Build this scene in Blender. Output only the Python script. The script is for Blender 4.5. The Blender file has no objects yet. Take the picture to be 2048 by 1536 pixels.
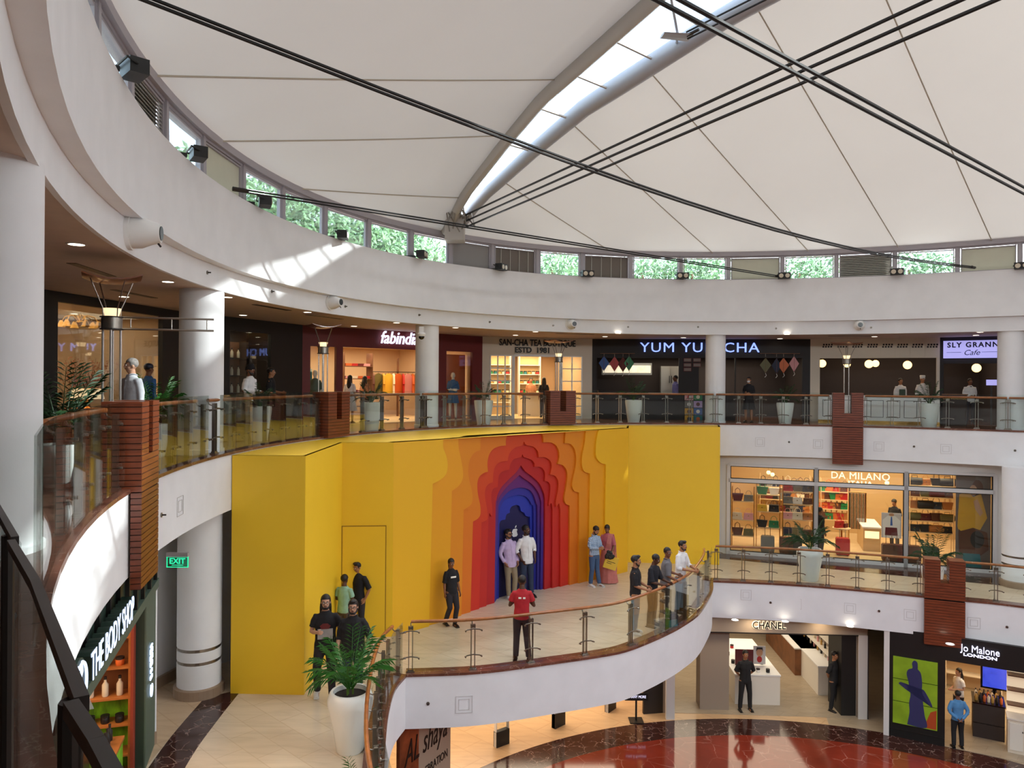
import bpy, math, random
from math import sin, cos, pi, radians as R, hypot, sqrt, atan2
from mathutils import Vector as V, Matrix
from mathutils.noise import noise as mnoise
random.seed(7)
scene = bpy.context.scene
col = scene.collection
# ------------------------------------------------------------ camera, sky, sun, exposure
HC = 1.4; FPX = 1500.0; HOR = 763.6; ROLL = 0.0073864
cd = bpy.data.cameras.new('camera'); cam = bpy.data.objects.new('camera', cd); col.objects.link(cam)
cd.sensor_width = 36; cd.lens = 36 * FPX / 2048; cd.clip_start = 0.05; cd.clip_end = 400
cd.shift_y = -(768 - HOR) / 2048
cam.matrix_world = Matrix.Translation((0, 0, HC)) @ Matrix.Rotation(pi / 2, 4, 'X') @ Matrix.Rotation(ROLL, 4, 'Z')
scene.camera = cam
SUN_AZ, SUN_EL = 2.0, 34.0
w = bpy.data.worlds.new('sky'); scene.world = w; w.use_nodes = True
nt = w.node_tree; nt.nodes.clear()
sk = nt.nodes.new('ShaderNodeTexSky'); sk.sky_type = 'NISHITA'; sk.sun_disc = False
sk.sun_elevation = R(45); sk.sun_rotation = R(90); sk.air_density = 1.2; sk.dust_density = 2.0
bg = nt.nodes.new('ShaderNodeBackground'); bg.inputs['Strength'].default_value = 1.0
wo = nt.nodes.new('ShaderNodeOutputWorld')
hs = nt.nodes.new('ShaderNodeHueSaturation'); hs.inputs['Saturation'].default_value = 0.45; nt.links.new(sk.outputs[0], hs.inputs['Color']); nt.links.new(hs.outputs[0], bg.inputs['Color']); nt.links.new(bg.outputs[0], wo.inputs[0])
sd = bpy.data.lights.new('sun', 'SUN'); sd.energy = 11.0; sd.angle = R(0.9); sd.color = (1, 0.97, 0.92)
so = bpy.data.objects.new('sun', sd); col.objects.link(so)
sv = V((cos(R(SUN_EL)) * cos(R(SUN_AZ)), cos(R(SUN_EL)) * sin(R(SUN_AZ)), sin(R(SUN_EL))))
so.rotation_euler = sv.to_track_quat('Z', 'Y').to_euler()
scene.view_settings.view_transform = 'Standard'; scene.view_settings.look = 'None'
scene.view_settings.gamma = 1.0; scene.view_settings.exposure = 0.0; scene.view_settings.use_curve_mapping = False
def area(name, loc, sx, sy, power, colr=(1, 0.8, 0.55), rotz=0, down=True, tilt=None):
    l = bpy.data.lights.new(name, 'AREA'); l.shape = 'RECTANGLE'; l.size = sx; l.size_y = sy; l.energy = power; l.color = colr
    o = bpy.data.objects.new(name, l); col.objects.link(o); o.location = loc; o.rotation_euler = (0, 0, rotz)
    return o
# ------------------------------------------------------------ pixel / plan geometry of the place
E0 = (9.66, 9.763); RB = 13.31; EK = 1.28468; PH = 0.683148
def ell(tdeg, off=0.0):
    t = R(tdeg); c, s = cos(PH), sin(PH); x, y = RB * cos(t), EK * RB * sin(t)
    nx, ny = cos(t) / RB, sin(t) / (EK * RB); n = hypot(nx, ny); x += off * nx / n; y += off * ny / n
    return (E0[0] + c * x - s * y, E0[1] + s * x + c * y)
def nrm(tdeg):
    a, b = ell(tdeg, 0), ell(tdeg, 1); return V((b[0] - a[0], b[1] - a[1], 0))
def uvr(x, y):
    c, s = cos(ROLL), sin(ROLL); u = x - 1024; v = y - HOR
    return (c * u + s * v) / FPX, (-s * u + c * v) / FPX
def gz(x, y, z):
    u, v = uvr(x, y); d = (HC - z) / v; return V((u * d, d, z))
def at(x, y, d):
    u, v = uvr(x, y); return V((u * d, d, HC - v * d))
def xof(p):
    u = FPX * p[0] / p[1]; v = FPX * (HC - p[2]) / p[1]; return 1024 + cos(ROLL) * u - sin(ROLL) * v
def tx(px, off=0.0, z=0.0):            # ring angle seen at picture column px
    lo, hi = 5.0, 168.0
    for _ in range(40):
        m = (lo + hi) / 2
        if xof(ell(m, off) + (z,)) > px: lo = m
        else: hi = m
    return (lo + hi) / 2
def ep(t, off, z): a = ell(t, off); return V((a[0], a[1], z))
# added fill lights round the ledge to brighten the hall; the spotlights are unlit
def ledge_fill(t, power):
    q = ep(t, -.3, 5.15); l = bpy.data.lights.new('ledge_fill_light', 'AREA'); l.shape = 'DISK'; l.size = .5; l.spread = R(110); l.energy = power; l.color = (.94, .96, 1)
    o = bpy.data.objects.new('ledge_fill_light', l); col.objects.link(o); o.location = q
    o.rotation_euler = (V((E0[0], E0[1], -5.0)) - q).to_track_quat('-Z', 'Y').to_euler()
for k in range(20): ledge_fill(k * 18 + 4, 95)
# ------------------------------------------------------------ materials
def lin(c):
    if isinstance(c, str):
        c = c.lstrip('#'); c = [int(c[i:i + 2], 16) / 255 for i in (0, 2, 4)]
        return tuple(x / 12.92 if x <= .04045 else ((x + .055) / 1.055) ** 2.4 for x in c)
    return tuple(c)
MATS = {}
def mat(name, c, rough=0.6, metal=0.0, emit=0.0, var=0.0, scale=4.0, bump=0.0, bscale=60.0, spec=0.5, coat=0.0, kind=None, c2=None, alpha=None, ec=None, stretch=None):
    if name in MATS: return MATS[name]
    m = bpy.data.materials.new(name); m.use_nodes = True; n = m.node_tree; b = n.nodes['Principled BSDF']
    cl = lin(c) + (1,); b.inputs['Base Color'].default_value = cl; b.inputs['Roughness'].default_value = rough
    b.inputs['Metallic'].default_value = metal; b.inputs['Specular IOR Level'].default_value = spec
    if coat: b.inputs['Coat Weight'].default_value = coat; b.inputs['Coat Roughness'].default_value = 0.08
    if emit:
        b.inputs['Emission Color'].default_value = (lin(ec) if ec else cl[:3]) + (1,); b.inputs['Emission Strength'].default_value = emit
    tc = n.nodes.new('ShaderNodeTexCoord'); mp = n.nodes.new('ShaderNodeMapping'); n.links.new(tc.outputs['Object'], mp.inputs[0])
    if stretch: mp.inputs['Scale'].default_value = stretch
    L = n.links.new
    def noise(sc, det=4, dist=0.0, src=None):
        t = n.nodes.new('ShaderNodeTexNoise'); t.inputs['Scale'].default_value = sc; t.inputs['Detail'].default_value = det
        t.inputs['Distortion'].default_value = dist; L((src or mp).outputs[0], t.inputs['Vector']); return t
    def ramp(src, stops):
        r = n.nodes.new('ShaderNodeValToRGB'); L(src, r.inputs[0]); e = r.color_ramp.elements
        while len(e) < len(stops): e.new(0.5)
        for i, (p, cc) in enumerate(stops): e[i].position = p; e[i].color = tuple(cc) + (1,) if len(cc) == 3 else cc
        return r
    def shade(f): return tuple(max(0, min(1, x * f)) for x in cl[:3])
    cin = b.inputs['Base Color']
    if kind is None and var:
        t = noise(scale); r = ramp(t.outputs['Fac'], [(0.3, shade(1 - var)), (0.7, shade(1 + var))]); L(r.outputs[0], cin)
    if kind == 'marble':          # veined stone: base c, veins c2
        t = noise(scale, 6, 1.5); v2 = lin(c2)
        vo = n.nodes.new('ShaderNodeTexVoronoi'); vo.feature = 'DISTANCE_TO_EDGE'; vo.inputs['Scale'].default_value = scale * 1.1
        mx = n.nodes.new('ShaderNodeMixRGB'); mx.inputs[0].default_value = 0.18; L(mp.outputs[0], mx.inputs[1]); L(t.outputs['Color'], mx.inputs[2]); L(mx.outputs[0], vo.inputs['Vector'])
        r = ramp(vo.outputs['Distance'], [(0.0, (1, 1, 1)), (0.022, (0, 0, 0))])
        t2 = noise(scale * 0.7, 3); r2 = ramp(t2.outputs['Fac'], [(0.42, (0, 0, 0)), (0.62, (1, 1, 1))])
        ml = n.nodes.new('ShaderNodeMath'); ml.operation = 'MULTIPLY'; L(r.outputs[0], ml.inputs[0]); L(r2.outputs[0], ml.inputs[1])
        t3 = noise(scale * 0.5); r3 = ramp(t3.outputs['Fac'], [(0.3, shade(0.75)), (0.7, shade(1.3))])
        m2 = n.nodes.new('ShaderNodeMixRGB'); L(ml.outputs[0], m2.inputs[0]); L(r3.outputs[0], m2.inputs[1]); m2.inputs[2].default_value = v2 + (1,); L(m2.outputs[0], cin)
    if kind == 'travertine':      # pale slabs with streaks and fine joints
        mp2 = n.nodes.new('ShaderNodeMapping'); L(tc.outputs['Object'], mp2.inputs[0]); mp2.inputs['Rotation'].default_value = (0, 0, 0.75); mp2.inputs['Scale'].default_value = (1.0, 6.0, 1)
        t = noise(1.1, 8, 0.6, mp2); r = ramp(t.outputs['Fac'], [(0.3, shade(0.9)), (0.5, shade(1.0)), (0.75, shade(1.06))])
        br = n.nodes.new('ShaderNodeTexBrick'); mp3 = n.nodes.new('ShaderNodeMapping'); L(tc.outputs['Object'], mp3.inputs[0]); mp3.inputs['Rotation'].default_value = (0, 0, 0.75)
        L(mp3.outputs[0], br.inputs['Vector']); br.inputs['Scale'].default_value = scale; br.inputs['Mortar Size'].default_value = 0.006
        br.inputs['Color1'].default_value = (1, 1, 1, 1); br.inputs['Color2'].default_value = (0.95, 0.94, 0.93, 1); br.inputs['Mortar'].default_value = (0.88, 0.85, 0.82, 1)
        mu = n.nodes.new('ShaderNodeMixRGB'); mu.blend_type = 'MULTIPLY'; mu.inputs[0].default_value = 1; L(r.outputs[0], mu.inputs[1]); L(br.outputs['Color'], mu.inputs[2]); L(mu.outputs[0], cin)
    if kind == 'wood':            # grain along the local long axis
        t = noise(scale, 6, 0.4); r = ramp(t.outputs['Fac'], [(0.3, shade(0.7)), (0.7, shade(1.25))]); L(r.outputs[0], cin)
    if kind == 'grad':            # printed colour change along world height of the panel
        sp = n.nodes.new('ShaderNodeSeparateXYZ'); L(tc.outputs['Object'], sp.inputs[0])
        mr = n.nodes.new('ShaderNodeMapRange'); mr.inputs[1].default_value = scale * .42; mr.inputs[2].default_value = scale; L(sp.outputs['Z'], mr.inputs[0])
        r = ramp(mr.outputs[0], [(0, lin(c2)), (1, cl[:3])]); L(r.outputs[0], cin)
    if kind == 'check':
        ck = n.nodes.new('ShaderNodeTexBrick'); ck.inputs['Scale'].default_value = 22; ck.inputs['Color1'].default_value = cl; ck.inputs['Color2'].default_value = shade(0.45) + (1,)
        ck.inputs['Mortar'].default_value = lin(c2) + (1,); ck.inputs['Mortar Size'].default_value = 0.09; ck.inputs['Brick Width'].default_value = 0.6; ck.inputs['Row Height'].default_value = 0.6; ck.offset = 0
        mpz = n.nodes.new('ShaderNodeMapping'); mpz.inputs['Rotation'].default_value = (pi / 2, 0, 0); L(tc.outputs['Object'], mpz.inputs[0]); L(mpz.outputs[0], ck.inputs['Vector']); L(ck.outputs[0], cin)
    if bump:
        t = noise(bscale, 3); bu = n.nodes.new('ShaderNodeBump'); bu.inputs['Strength'].default_value = bump; bu.inputs['Distance'].default_value = 0.01
        L(t.outputs['Fac'], bu.inputs['Height']); L(bu.outputs[0], b.inputs['Normal'])
    MATS[name] = m; return m
def glass_mat(name, tint=(0.93, 0.98, 0.95), refl=0.06):
    m = bpy.data.materials.new(name); m.use_nodes = True; n = m.node_tree; n.nodes.clear()
    tr = n.nodes.new('ShaderNodeBsdfTransparent'); tr.inputs[0].default_value = tint + (1,)
    gl = n.nodes.new('ShaderNodeBsdfGlossy'); gl.inputs['Roughness'].default_value = 0.02
    fr = n.nodes.new('ShaderNodeLayerWeight'); fr.inputs[0].default_value = 0.22
    pw = n.nodes.new('ShaderNodeMath'); pw.operation = 'MULTIPLY_ADD'; pw.inputs[1].default_value = 0.55; pw.inputs[2].default_value = refl
    n.links.new(fr.outputs['Fresnel'], pw.inputs[0])
    mx = n.nodes.new('ShaderNodeMixShader'); ou = n.nodes.new('ShaderNodeOutputMaterial')
    n.links.new(pw.outputs[0], mx.inputs[0]); n.links.new(tr.outputs[0], mx.inputs[1]); n.links.new(gl.outputs[0], mx.inputs[2]); n.links.new(mx.outputs[0], ou.inputs[0])
    return m
GLASS = glass_mat('rail_glass', (0.95, 0.985, 0.97), 0.02); SHOPGLASS = glass_mat('shop_glass', (0.95, 0.97, 0.96), 0.03); SKYGLASS = glass_mat('skylight_glass', (0.88, 0.97, 0.99), 0.02)
def fabric_mat():
    m = bpy.data.materials.new('roof_membrane'); m.use_nodes = True; n = m.node_tree; n.nodes.clear()
    tc = n.nodes.new('ShaderNodeTexCoord'); nz = n.nodes.new('ShaderNodeTexNoise'); nz.inputs['Scale'].default_value = 0.35; nz.inputs['Detail'].default_value = 4
    rp = n.nodes.new('ShaderNodeValToRGB'); rp.color_ramp.elements[0].color = (0.60, 0.575, 0.53, 1); rp.color_ramp.elements[1].color = (0.655, 0.635, 0.59, 1)
    n.links.new(tc.outputs['Object'], nz.inputs['Vector']); n.links.new(nz.outputs['Fac'], rp.inputs[0])
    d = n.nodes.new('ShaderNodeBsdfDiffuse'); t = n.nodes.new('ShaderNodeBsdfTranslucent'); mx = n.nodes.new('ShaderNodeMixShader'); mx.inputs[0].default_value = 0.10
    n.links.new(rp.outputs[0], d.inputs[0]); n.links.new(rp.outputs[0], t.inputs[0]); ou = n.nodes.new('ShaderNodeOutputMaterial')
    n.links.new(d.outputs[0], mx.inputs[1]); n.links.new(t.outputs[0], mx.inputs[2]); n.links.new(mx.outputs[0], ou.inputs[0]); return m
def M(n): return MATS[n]
mat('plaster', '#e8e9ec', 0.75, var=0.03, scale=2, bump=0.05)
mat('trim_paint', '#dedbd8', 0.6)
mat('soffit', '#cfbcae', 0.7, var=0.04)
mat('granite', '#6a4336', 0.18, kind='marble', c2='#a98a78', scale=5)
mat('granite_dark', '#3a1f1a', 0.12, kind='marble', c2='#bfa9a0', scale=4.0)
mat('travertine', '#d8c6ae', 0.22, kind='travertine', scale=0.55)
mat('tan_floor', '#c3a98c', 0.25, kind='travertine', scale=0.5)
mat('floor_upper', '#7b5a49', 0.2, kind='travertine', scale=0.6)
mat('red_marble', '#7d2f20', 0.08, kind='marble', c2='#b07a6a', scale=1.6)
mat('ground_cream', '#cfae86', 0.25, kind='travertine', scale=0.35)
mat('ground_grey', '#a89880', 0.3, kind='travertine', scale=0.4)
mat('pylon_wood', '#74361c', 0.38, kind='wood', scale=3.0, stretch=(1, 1, 9), coat=0.25)
mat('joint_dark', '#2a1710', 0.8)
mat('handrail_wood', '#a5602f', 0.28, kind='wood', scale=6, coat=0.5)
mat('steel', '#8d857c', 0.28, metal=0.9)
mat('steel_bright', '#c9c5bf', 0.25, metal=0.95)
mat('dark_metal', '#3b3634', 0.4, metal=0.6)
mat('black_paint', '#141211', 0.5)
mat('black_gloss', '#0c0b0b', 0.2)
mat('white_paint', '#efeeec', 0.4)
mat('frame_grey', '#a49ea3', 0.5)
mat('yellow_panel', '#f2c62a', 0.5, var=0.02, scale=1)
mat('lamp_glow', '#fff1d8', 0.5, emit=6)
mat('cable_black', '#0a0a0a', 0.6)
# ------------------------------------------------------------ mesh builder
class MB:
    def __init__(s, F=None): s.v = []; s.f = []; s.F = F
    def add(s, vs, fs, Mx=None):
        Mx = Mx or s.F; b = len(s.v)
        for p in vs:
            p = V(p); s.v.append(tuple(Mx @ p) if Mx else tuple(p))
        s.f += [tuple(i + b for i in f) for f in fs]; return s
    def box(s, x0, x1, y0, y1, z0, z1, Mx=None):
        return s.add([(x, y, z) for z in (z0, z1) for y in (y0, y1) for x in (x0, x1)],
                     [(0, 2, 3, 1), (4, 5, 7, 6), (0, 1, 5, 4), (2, 6, 7, 3), (0, 4, 6, 2), (1, 3, 7, 5)], Mx)
    def tube(s, pts, r, seg=8, cap=True, Mx=None, up=None):
        pts = [V(p) for p in pts]; n = len(pts); rs = r if isinstance(r, list) else [r] * n; vs = []; prev = None
        for i, p in enumerate(pts):
            t = (pts[min(i + 1, n - 1)] - pts[max(i - 1, 0)])
            t = t.normalized() if t.length > 1e-9 else V((0, 0, 1))
            if prev is None:
                a = V(up) if up else (V((0, 0, 1)) if abs(t.z) < .9 else V((1, 0, 0))); u = (a - t * a.dot(t)).normalized()
            else:
                u = prev - t * prev.dot(t); u = u.normalized() if u.length > 1e-6 else t.orthogonal().normalized()
            prev = u; wv = t.cross(u); rr = rs[i]; ra, rb = rr if isinstance(rr, tuple) else (rr, rr)
            for k in range(seg):
                a = 2 * pi * k / seg; vs.append(p + u * (cos(a) * ra) + wv * (sin(a) * rb))
        fs = [(i * seg + k, i * seg + (k + 1) % seg, (i + 1) * seg + (k + 1) % seg, (i + 1) * seg + k) for i in range(n - 1) for k in range(seg)]
        if cap: fs += [tuple(range(seg - 1, -1, -1)), tuple((n - 1) * seg + k for k in range(seg))]
        return s.add(vs, fs, Mx)
    def lathe(s, prof, c=(0, 0, 0), seg=20, Mx=None, cap=True):
        vs = [(c[0] + r * cos(2 * pi * k / seg), c[1] + r * sin(2 * pi * k / seg), c[2] + z) for r, z in prof for k in range(seg)]
        n = len(prof); fs = [(i * seg + k, i * seg + (k + 1) % seg, (i + 1) * seg + (k + 1) % seg, (i + 1) * seg + k) for i in range(n - 1) for k in range(seg)]
        if cap: fs += [tuple(range(seg - 1, -1, -1)), tuple((n - 1) * seg + k for k in range(seg))]
        return s.add(vs, fs, Mx)
    def ball(s, c, rx, ry=None, rz=None, seg=12, Mx=None):
        ry = ry or rx; rz = rz or rx; n = max(5, seg // 2 + 1); vs = []
        for i in range(n + 1):
            a = pi * i / n
            for k in range(seg): b = 2 * pi * k / seg; vs.append((c[0] + rx * sin(a) * cos(b), c[1] + ry * sin(a) * sin(b), c[2] - rz * cos(a)))
        return s.add(vs, [(i * seg + k, i * seg + (k + 1) % seg, (i + 1) * seg + (k + 1) % seg, (i + 1) * seg + k) for i in range(n) for k in range(seg)], Mx)
    def prism(s, poly, z0, z1, Mx=None, axis='z'):
        n = len(poly)
        def m(p, z): return (p[0], p[1], z) if axis == 'z' else (p[0], z, p[1])
        vs = [m(p, z0) for p in poly] + [m(p, z1) for p in poly]
        fs = [tuple(range(n - 1, -1, -1)), tuple(range(n, 2 * n))] + [(i, (i + 1) % n, n + (i + 1) % n, n + i) for i in range(n)]
        return s.add(vs, fs, Mx)
    def strip(s, A, B, closed=False):          # ruled strip between two polylines
        n = len(A); s.add(list(A) + list(B), [(i, (i + 1) % n, n + (i + 1) % n, n + i) for i in range(n if closed else n - 1)]); return s
    def sweep(s, prof, t0, t1, step=1.5):      # closed (off, z) profile swept along the ring
        k = max(1, int(abs(t1 - t0) / step + .5)); m = len(prof); vs = []
        for i in range(k + 1):
            t = t0 + (t1 - t0) * i / k
            for o, z in prof: a = ell(t, o); vs.append((a[0], a[1], z))
        fs = [(i * m + j, i * m + (j + 1) % m, (i + 1) * m + (j + 1) % m, (i + 1) * m + j) for i in range(k) for j in range(m)]
        if abs(t1 - t0) < 359.9: fs += [tuple(range(m - 1, -1, -1)), tuple(k * m + j for j in range(m))]
        return s.add(vs, fs)
    def build(s, name, m, parent=None, smooth=False, local=False, origin=None):
        me = bpy.data.meshes.new(name); vs = s.v
        if local: o = V((0, 0, 0))
        elif parent is not None: o = WLOC.get(parent.name, V((0, 0, 0)))
        else:
            xs = [p[0] for p in vs]; ys = [p[1] for p in vs]; zs = [p[2] for p in vs]
            o = V(origin) if origin else V(((min(xs) + max(xs)) / 2, (min(ys) + max(ys)) / 2, min(zs)))
        me.from_pydata([tuple(V(p) - o) for p in vs], [], s.f); me.validate(); me.update()
        if isinstance(m, str): m = M(m)
        me.materials.append(m)
        if smooth: me.polygons.foreach_set('use_smooth', [True] * len(me.polygons)); me.set_sharp_from_angle(angle=R(38)) if hasattr(me, 'set_sharp_from_angle') else None
        ob = bpy.data.objects.new(name, me); col.objects.link(ob)
        if parent is not None: ob.parent = parent; WLOC[ob.name] = o
        elif not local: ob.location = o; WLOC[ob.name] = o
        else: WLOC[ob.name] = V((0, 0, 0))
        return ob
WLOC = {}
def tag(o, label, cat, group=None, kind=None):
    o['label'] = label; o['category'] = cat
    if group: o['group'] = group
    if kind: o['kind'] = kind
    return o
def thing(name, label, cat, loc=(0, 0, 0), group=None, rz=0):
    o = bpy.data.objects.new(name, None); col.objects.link(o); o.location = loc; o.rotation_euler = (0, 0, rz); o.empty_display_size = .1
    WLOC[o.name] = V(loc); return tag(o, label, cat, group)
def struct(name, B, m, smooth=False):
    o = B.build(name, m, smooth=smooth); o['kind'] = 'structure'; return o
def dup(o, parent=None):
    c = o.copy(); col.objects.link(c)
    if parent is not None: c.parent = parent
    for ch in [x for x in col.objects if x.parent == o]: dup(ch, c)
    return c
def frame(P0, P1, z=0.0):                     # x along, y away from camera, z up
    d = V((P1[0] - P0[0], P1[1] - P0[1], 0)); L = d.length; a = atan2(d.y, d.x)
    return Matrix.Translation((P0[0], P0[1], z)) @ Matrix.Rotation(a, 4, 'Z'), L
def fpx(Fm, x, y, dep=0.0):                   # picture point -> (u, z) on the facade plane moved back by dep
    u, v = uvr(x, y); Q = Fm.inverted(); o = Q @ V((0, 0, HC)); d = Q.to_3x3() @ V((u, 1, -v)); k = (dep - o.y) / d.y
    return (o.x + d.x * k, o.z + d.z * k)
def text(name, body, size, Fm, loc, m, parent=None, ext=0.02, align='CENTER', bold=0.0, sx=1.0, spacing=1.0, shear=0.0):
    cu = bpy.data.curves.new('lettering', 'FONT'); cu.body = body; cu.size = size; cu.extrude = ext; cu.align_x = align; cu.align_y = 'CENTER'; cu.offset = 0 if 'M' in body.upper() else bold
    cu.space_character = spacing; cu.shear = shear; cu.resolution_u = 3
    t = bpy.data.objects.new('tmp', cu); me = bpy.data.meshes.new_from_object(t); bpy.data.objects.remove(t)
    T = Fm @ Matrix.Translation(loc) @ Matrix.Rotation(pi / 2, 4, 'X') @ Matrix.Diagonal((sx, 1, 1, 1)); me.transform(T)
    c = T @ V((0, 0, 0)); po = WLOC.get(parent.name) if parent else c
    me.transform(Matrix.Translation(-po)); me.materials.append(M(m) if isinstance(m, str) else m); me.name = name
    o = bpy.data.objects.new(name, me); col.objects.link(o)
    if parent: o.parent = parent
    else: o.location = po
    WLOC[o.name] = po; return o
# ------------------------------------------------------------ setting: ring slabs, fascias, floors
Z2, Z1 = -4.5, -8.5
def ring(prof, t0=0, t1=360, step=2.0): return MB().sweep(prof, t0, t1, step)
struct('floor', ring([(0.02, 0.0), (10, 0.0), (10, -0.05), (0.02, -0.05)]), 'floor_upper')
struct('trim_1', ring([(-0.03, 0.0), (-0.03, 0.05), (0.3, 0.05), (0.3, 0.0)]), 'granite')
struct('wall_upper_fascia', ring([(0, -0.0), (0.12, -0.0), (0.12, -1.045), (0, -1.045)]), 'plaster', True)
struct('ceiling', ring([(0.1, -0.98), (10, -0.98), (10, -0.9), (0.1, -0.9)]), 'soffit')
struct('ceiling.001', ring([(0.24, 3.08), (10, 3.08), (10, 3.2), (0.24, 3.2)]), 'soffit')
struct('trim_2', ring([(0.2, 3.06), (0.26, 3.06), (0.26, 3.5), (0.2, 3.5)]), 'plaster', True)
struct('wall_top_fascia', ring([(0, 3.5), (0, 4.91), (0.35, 4.91), (0.35, 3.5)]), 'plaster', True)
struct('ceiling.002', ring([(0.3, 3.9), (10.2, 3.9), (10.2, 4.0), (0.3, 4.0)]), 'soffit')
struct('wall_outer', ring([(10, -8.6), (10, 4.0), (10.2, 4.0), (10.2, -8.6)]), 'plaster')
# level two slab: void edge measured on the plan, the platform in front of the yellow hoarding bulges into the void
EDGE2 = [(4.5, 1.6), (2.0, 3.4), (0.2, 5.6), (-0.95, 8.0), (-1.5, 9.45), (-1.85, 10.95), (-2.08, 12.5), (-2.18, 13.5), (-2.2, 14.3), (-2.08, 14.97)]
BULGE = [(-2.08, 14.97)] + [tuple(gz(x, y, -4.5)[:2]) for x, y in ((852, 1352), (930, 1349), (1005, 1342), (1116, 1326.5), (1195, 1315), (1250, 1304), (1300, 1285), (1335, 1269), (1361, 1255), (1394, 1232), (1413, 1205.5), (1424, 1182))] + [(5.98, 22.27)]
RIGHT2 = [(5.98, 22.27), (8.72, 21.8), (12.27, 20.5), (13.63, 19.9), (17.5, 17.6), (20.5, 14.5), (22.5, 10.0), (22.5, 5.0), (20, 0.5), (16, -2.5), (10, -2.5), (6.5, 0.0), (4.5, 1.6)]
def smooth2(P, n=4):
    out = []
    for i in range(len(P) - 1):
        p0 = P[max(i - 1, 0)]; p1 = P[i]; p2 = P[i + 1]; p3 = P[min(i + 2, len(P) - 1)]
        for k in range(n):
            t = k / n; out.append(tuple(0.5 * (2 * p1[j] + (p2[j] - p0[j]) * t + (2 * p0[j] - 5 * p1[j] + 4 * p2[j] - p3[j]) * t * t + (3 * p1[j] - p0[j] - 3 * p2[j] + p3[j]) * t ** 3) for j in range(2)))
    out.append(tuple(P[-1])); return out
E2, B2, R2 = smooth2(EDGE2), smooth2(BULGE, 3), smooth2(RIGHT2)
LOOP = E2[:-1] + B2[:-1] + R2[:-1]
def inset(P, d, closed=False):            # move polyline to its left side (away from the void when listed this way)
    out = []; n = len(P)
    for i in range(n):
        a = P[(i - 1) % n] if closed or i > 0 else P[i]; b = P[(i + 1) % n] if closed or i < n - 1 else P[i]
        t = V((b[0] - a[0], b[1] - a[1])).normalized(); out.append((P[i][0] - t.y * d, P[i][1] + t.x * d))
    return out
def outer(P, c=(6, 13), r=34): return [(c[0] + (p[0] - c[0]) / hypot(p[0] - c[0], p[1] - c[1]) * r, c[1] + (p[1] - c[1]) / hypot(p[0] - c[0], p[1] - c[1]) * r) for p in P]
def z3(P, z): return [(p[0], p[1], z) for p in P]
def wallstrip(P, z0, z1, closed=False):
    b = MB(); b.strip(z3(P, z0), z3(P, z1), closed); return b
OUT = outer(LOOP, r=27)
struct('floor.001', MB().strip(z3(LOOP, Z2), z3(OUT, Z2), True), 'travertine')
struct('ceiling.003', MB().strip(z3(LOOP, Z2 - 1.0), z3(OUT, Z2 - 1.0), True), 'soffit')
for nm, P in (('wall_near_fascia', E2), ('wall_platform_fascia', B2), ('wall_right_fascia', R2)):
    b = MB(); Q = inset(P, 0.1)
    b.strip(z3(P, Z2), z3(P, Z2 - 1.05)); b.strip(z3(P, Z2 - 1.05), z3(Q, Z2 - 1.05)); b.strip(z3(Q, Z2), z3(P, Z2)); b.strip(z3(Q, Z2 - 1.05), z3(Q, Z2))
    struct(nm, b, 'plaster', True)
for k, P in enumerate((E2, B2, R2)):
    b = MB(); A = inset(P, -0.03); Q = inset(P, 0.3)
    b.strip(z3(A, Z2), z3(A, Z2 + .05)); b.strip(z3(A, Z2 + .05), z3(Q, Z2 + .05)); b.strip(z3(Q, Z2 + .05), z3(Q, Z2)); b.strip(z3(Q, Z2), z3(A, Z2))
    struct('trim_%d' % (3 + k), b, 'granite')
# ground floor: red marble disc, dark marble band, cream and grey shop aprons
GC = (6.55, 11.6)
def disc(r0, r1, z, n=96, a0=0, a1=360):
    b = MB(); A = [(GC[0] + r0 * cos(R(a0 + (a1 - a0) * k / n)), GC[1] + r0 * sin(R(a0 + (a1 - a0) * k / n)), z) for k in range(n + 1)]
    B = [(GC[0] + r1 * cos(R(a0 + (a1 - a0) * k / n)), GC[1] + r1 * sin(R(a0 + (a1 - a0) * k / n)), z) for k in range(n + 1)]
    return b.strip(A, B)
struct('floor.002', disc(0.01, 9.52, Z1), 'red_marble')
struct('floor.003', disc(9.52, 10.55, Z1), 'granite_dark')
struct('floor.004', disc(10.55, 32, Z1, a0=75, a1=300), 'ground_cream')
struct('floor.005', disc(10.55, 32, Z1, a0=-60, a1=75), 'ground_grey')
# dark marble band inlaid in the level two floor, left and right
bl = [(-5.65, 13.9), (-5.6, 12.65), (-5.5, 11.6), (-5.2, 9.5), (-4.6, 7.0), (-3.6, 4.5)]; br = [(-5.1, 14.3), (-5.05, 12.92), (-4.95, 11.6), (-4.6, 9.5), (-4.0, 7.0), (-3.0, 4.5)]
struct('floor.006', MB().strip(z3(smooth2(bl), Z2 + .004), z3(smooth2(br), Z2 + .004)), 'granite_dark')
struct('floor.007', MB().strip(z3(smooth2([(-14, 14.0), (-9, 13.0), (-9, 9), (-8.5, 4.5)], 1), Z2 + .002), z3([(-5.65, 14.6), (-5.6, 12.65), (-5.5, 11), (-3.6, 4.5)], Z2 + .002)), 'tan_floor')
struct('floor.008', MB().strip(z3([(7.0, 26.1), (15.3, 23.4), (17.5, 22.2)], Z2 + .004), z3([(6.95, 25.3), (14.4, 22.15), (16.4, 21.0)], Z2 + .004)), 'granite_dark')
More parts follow.
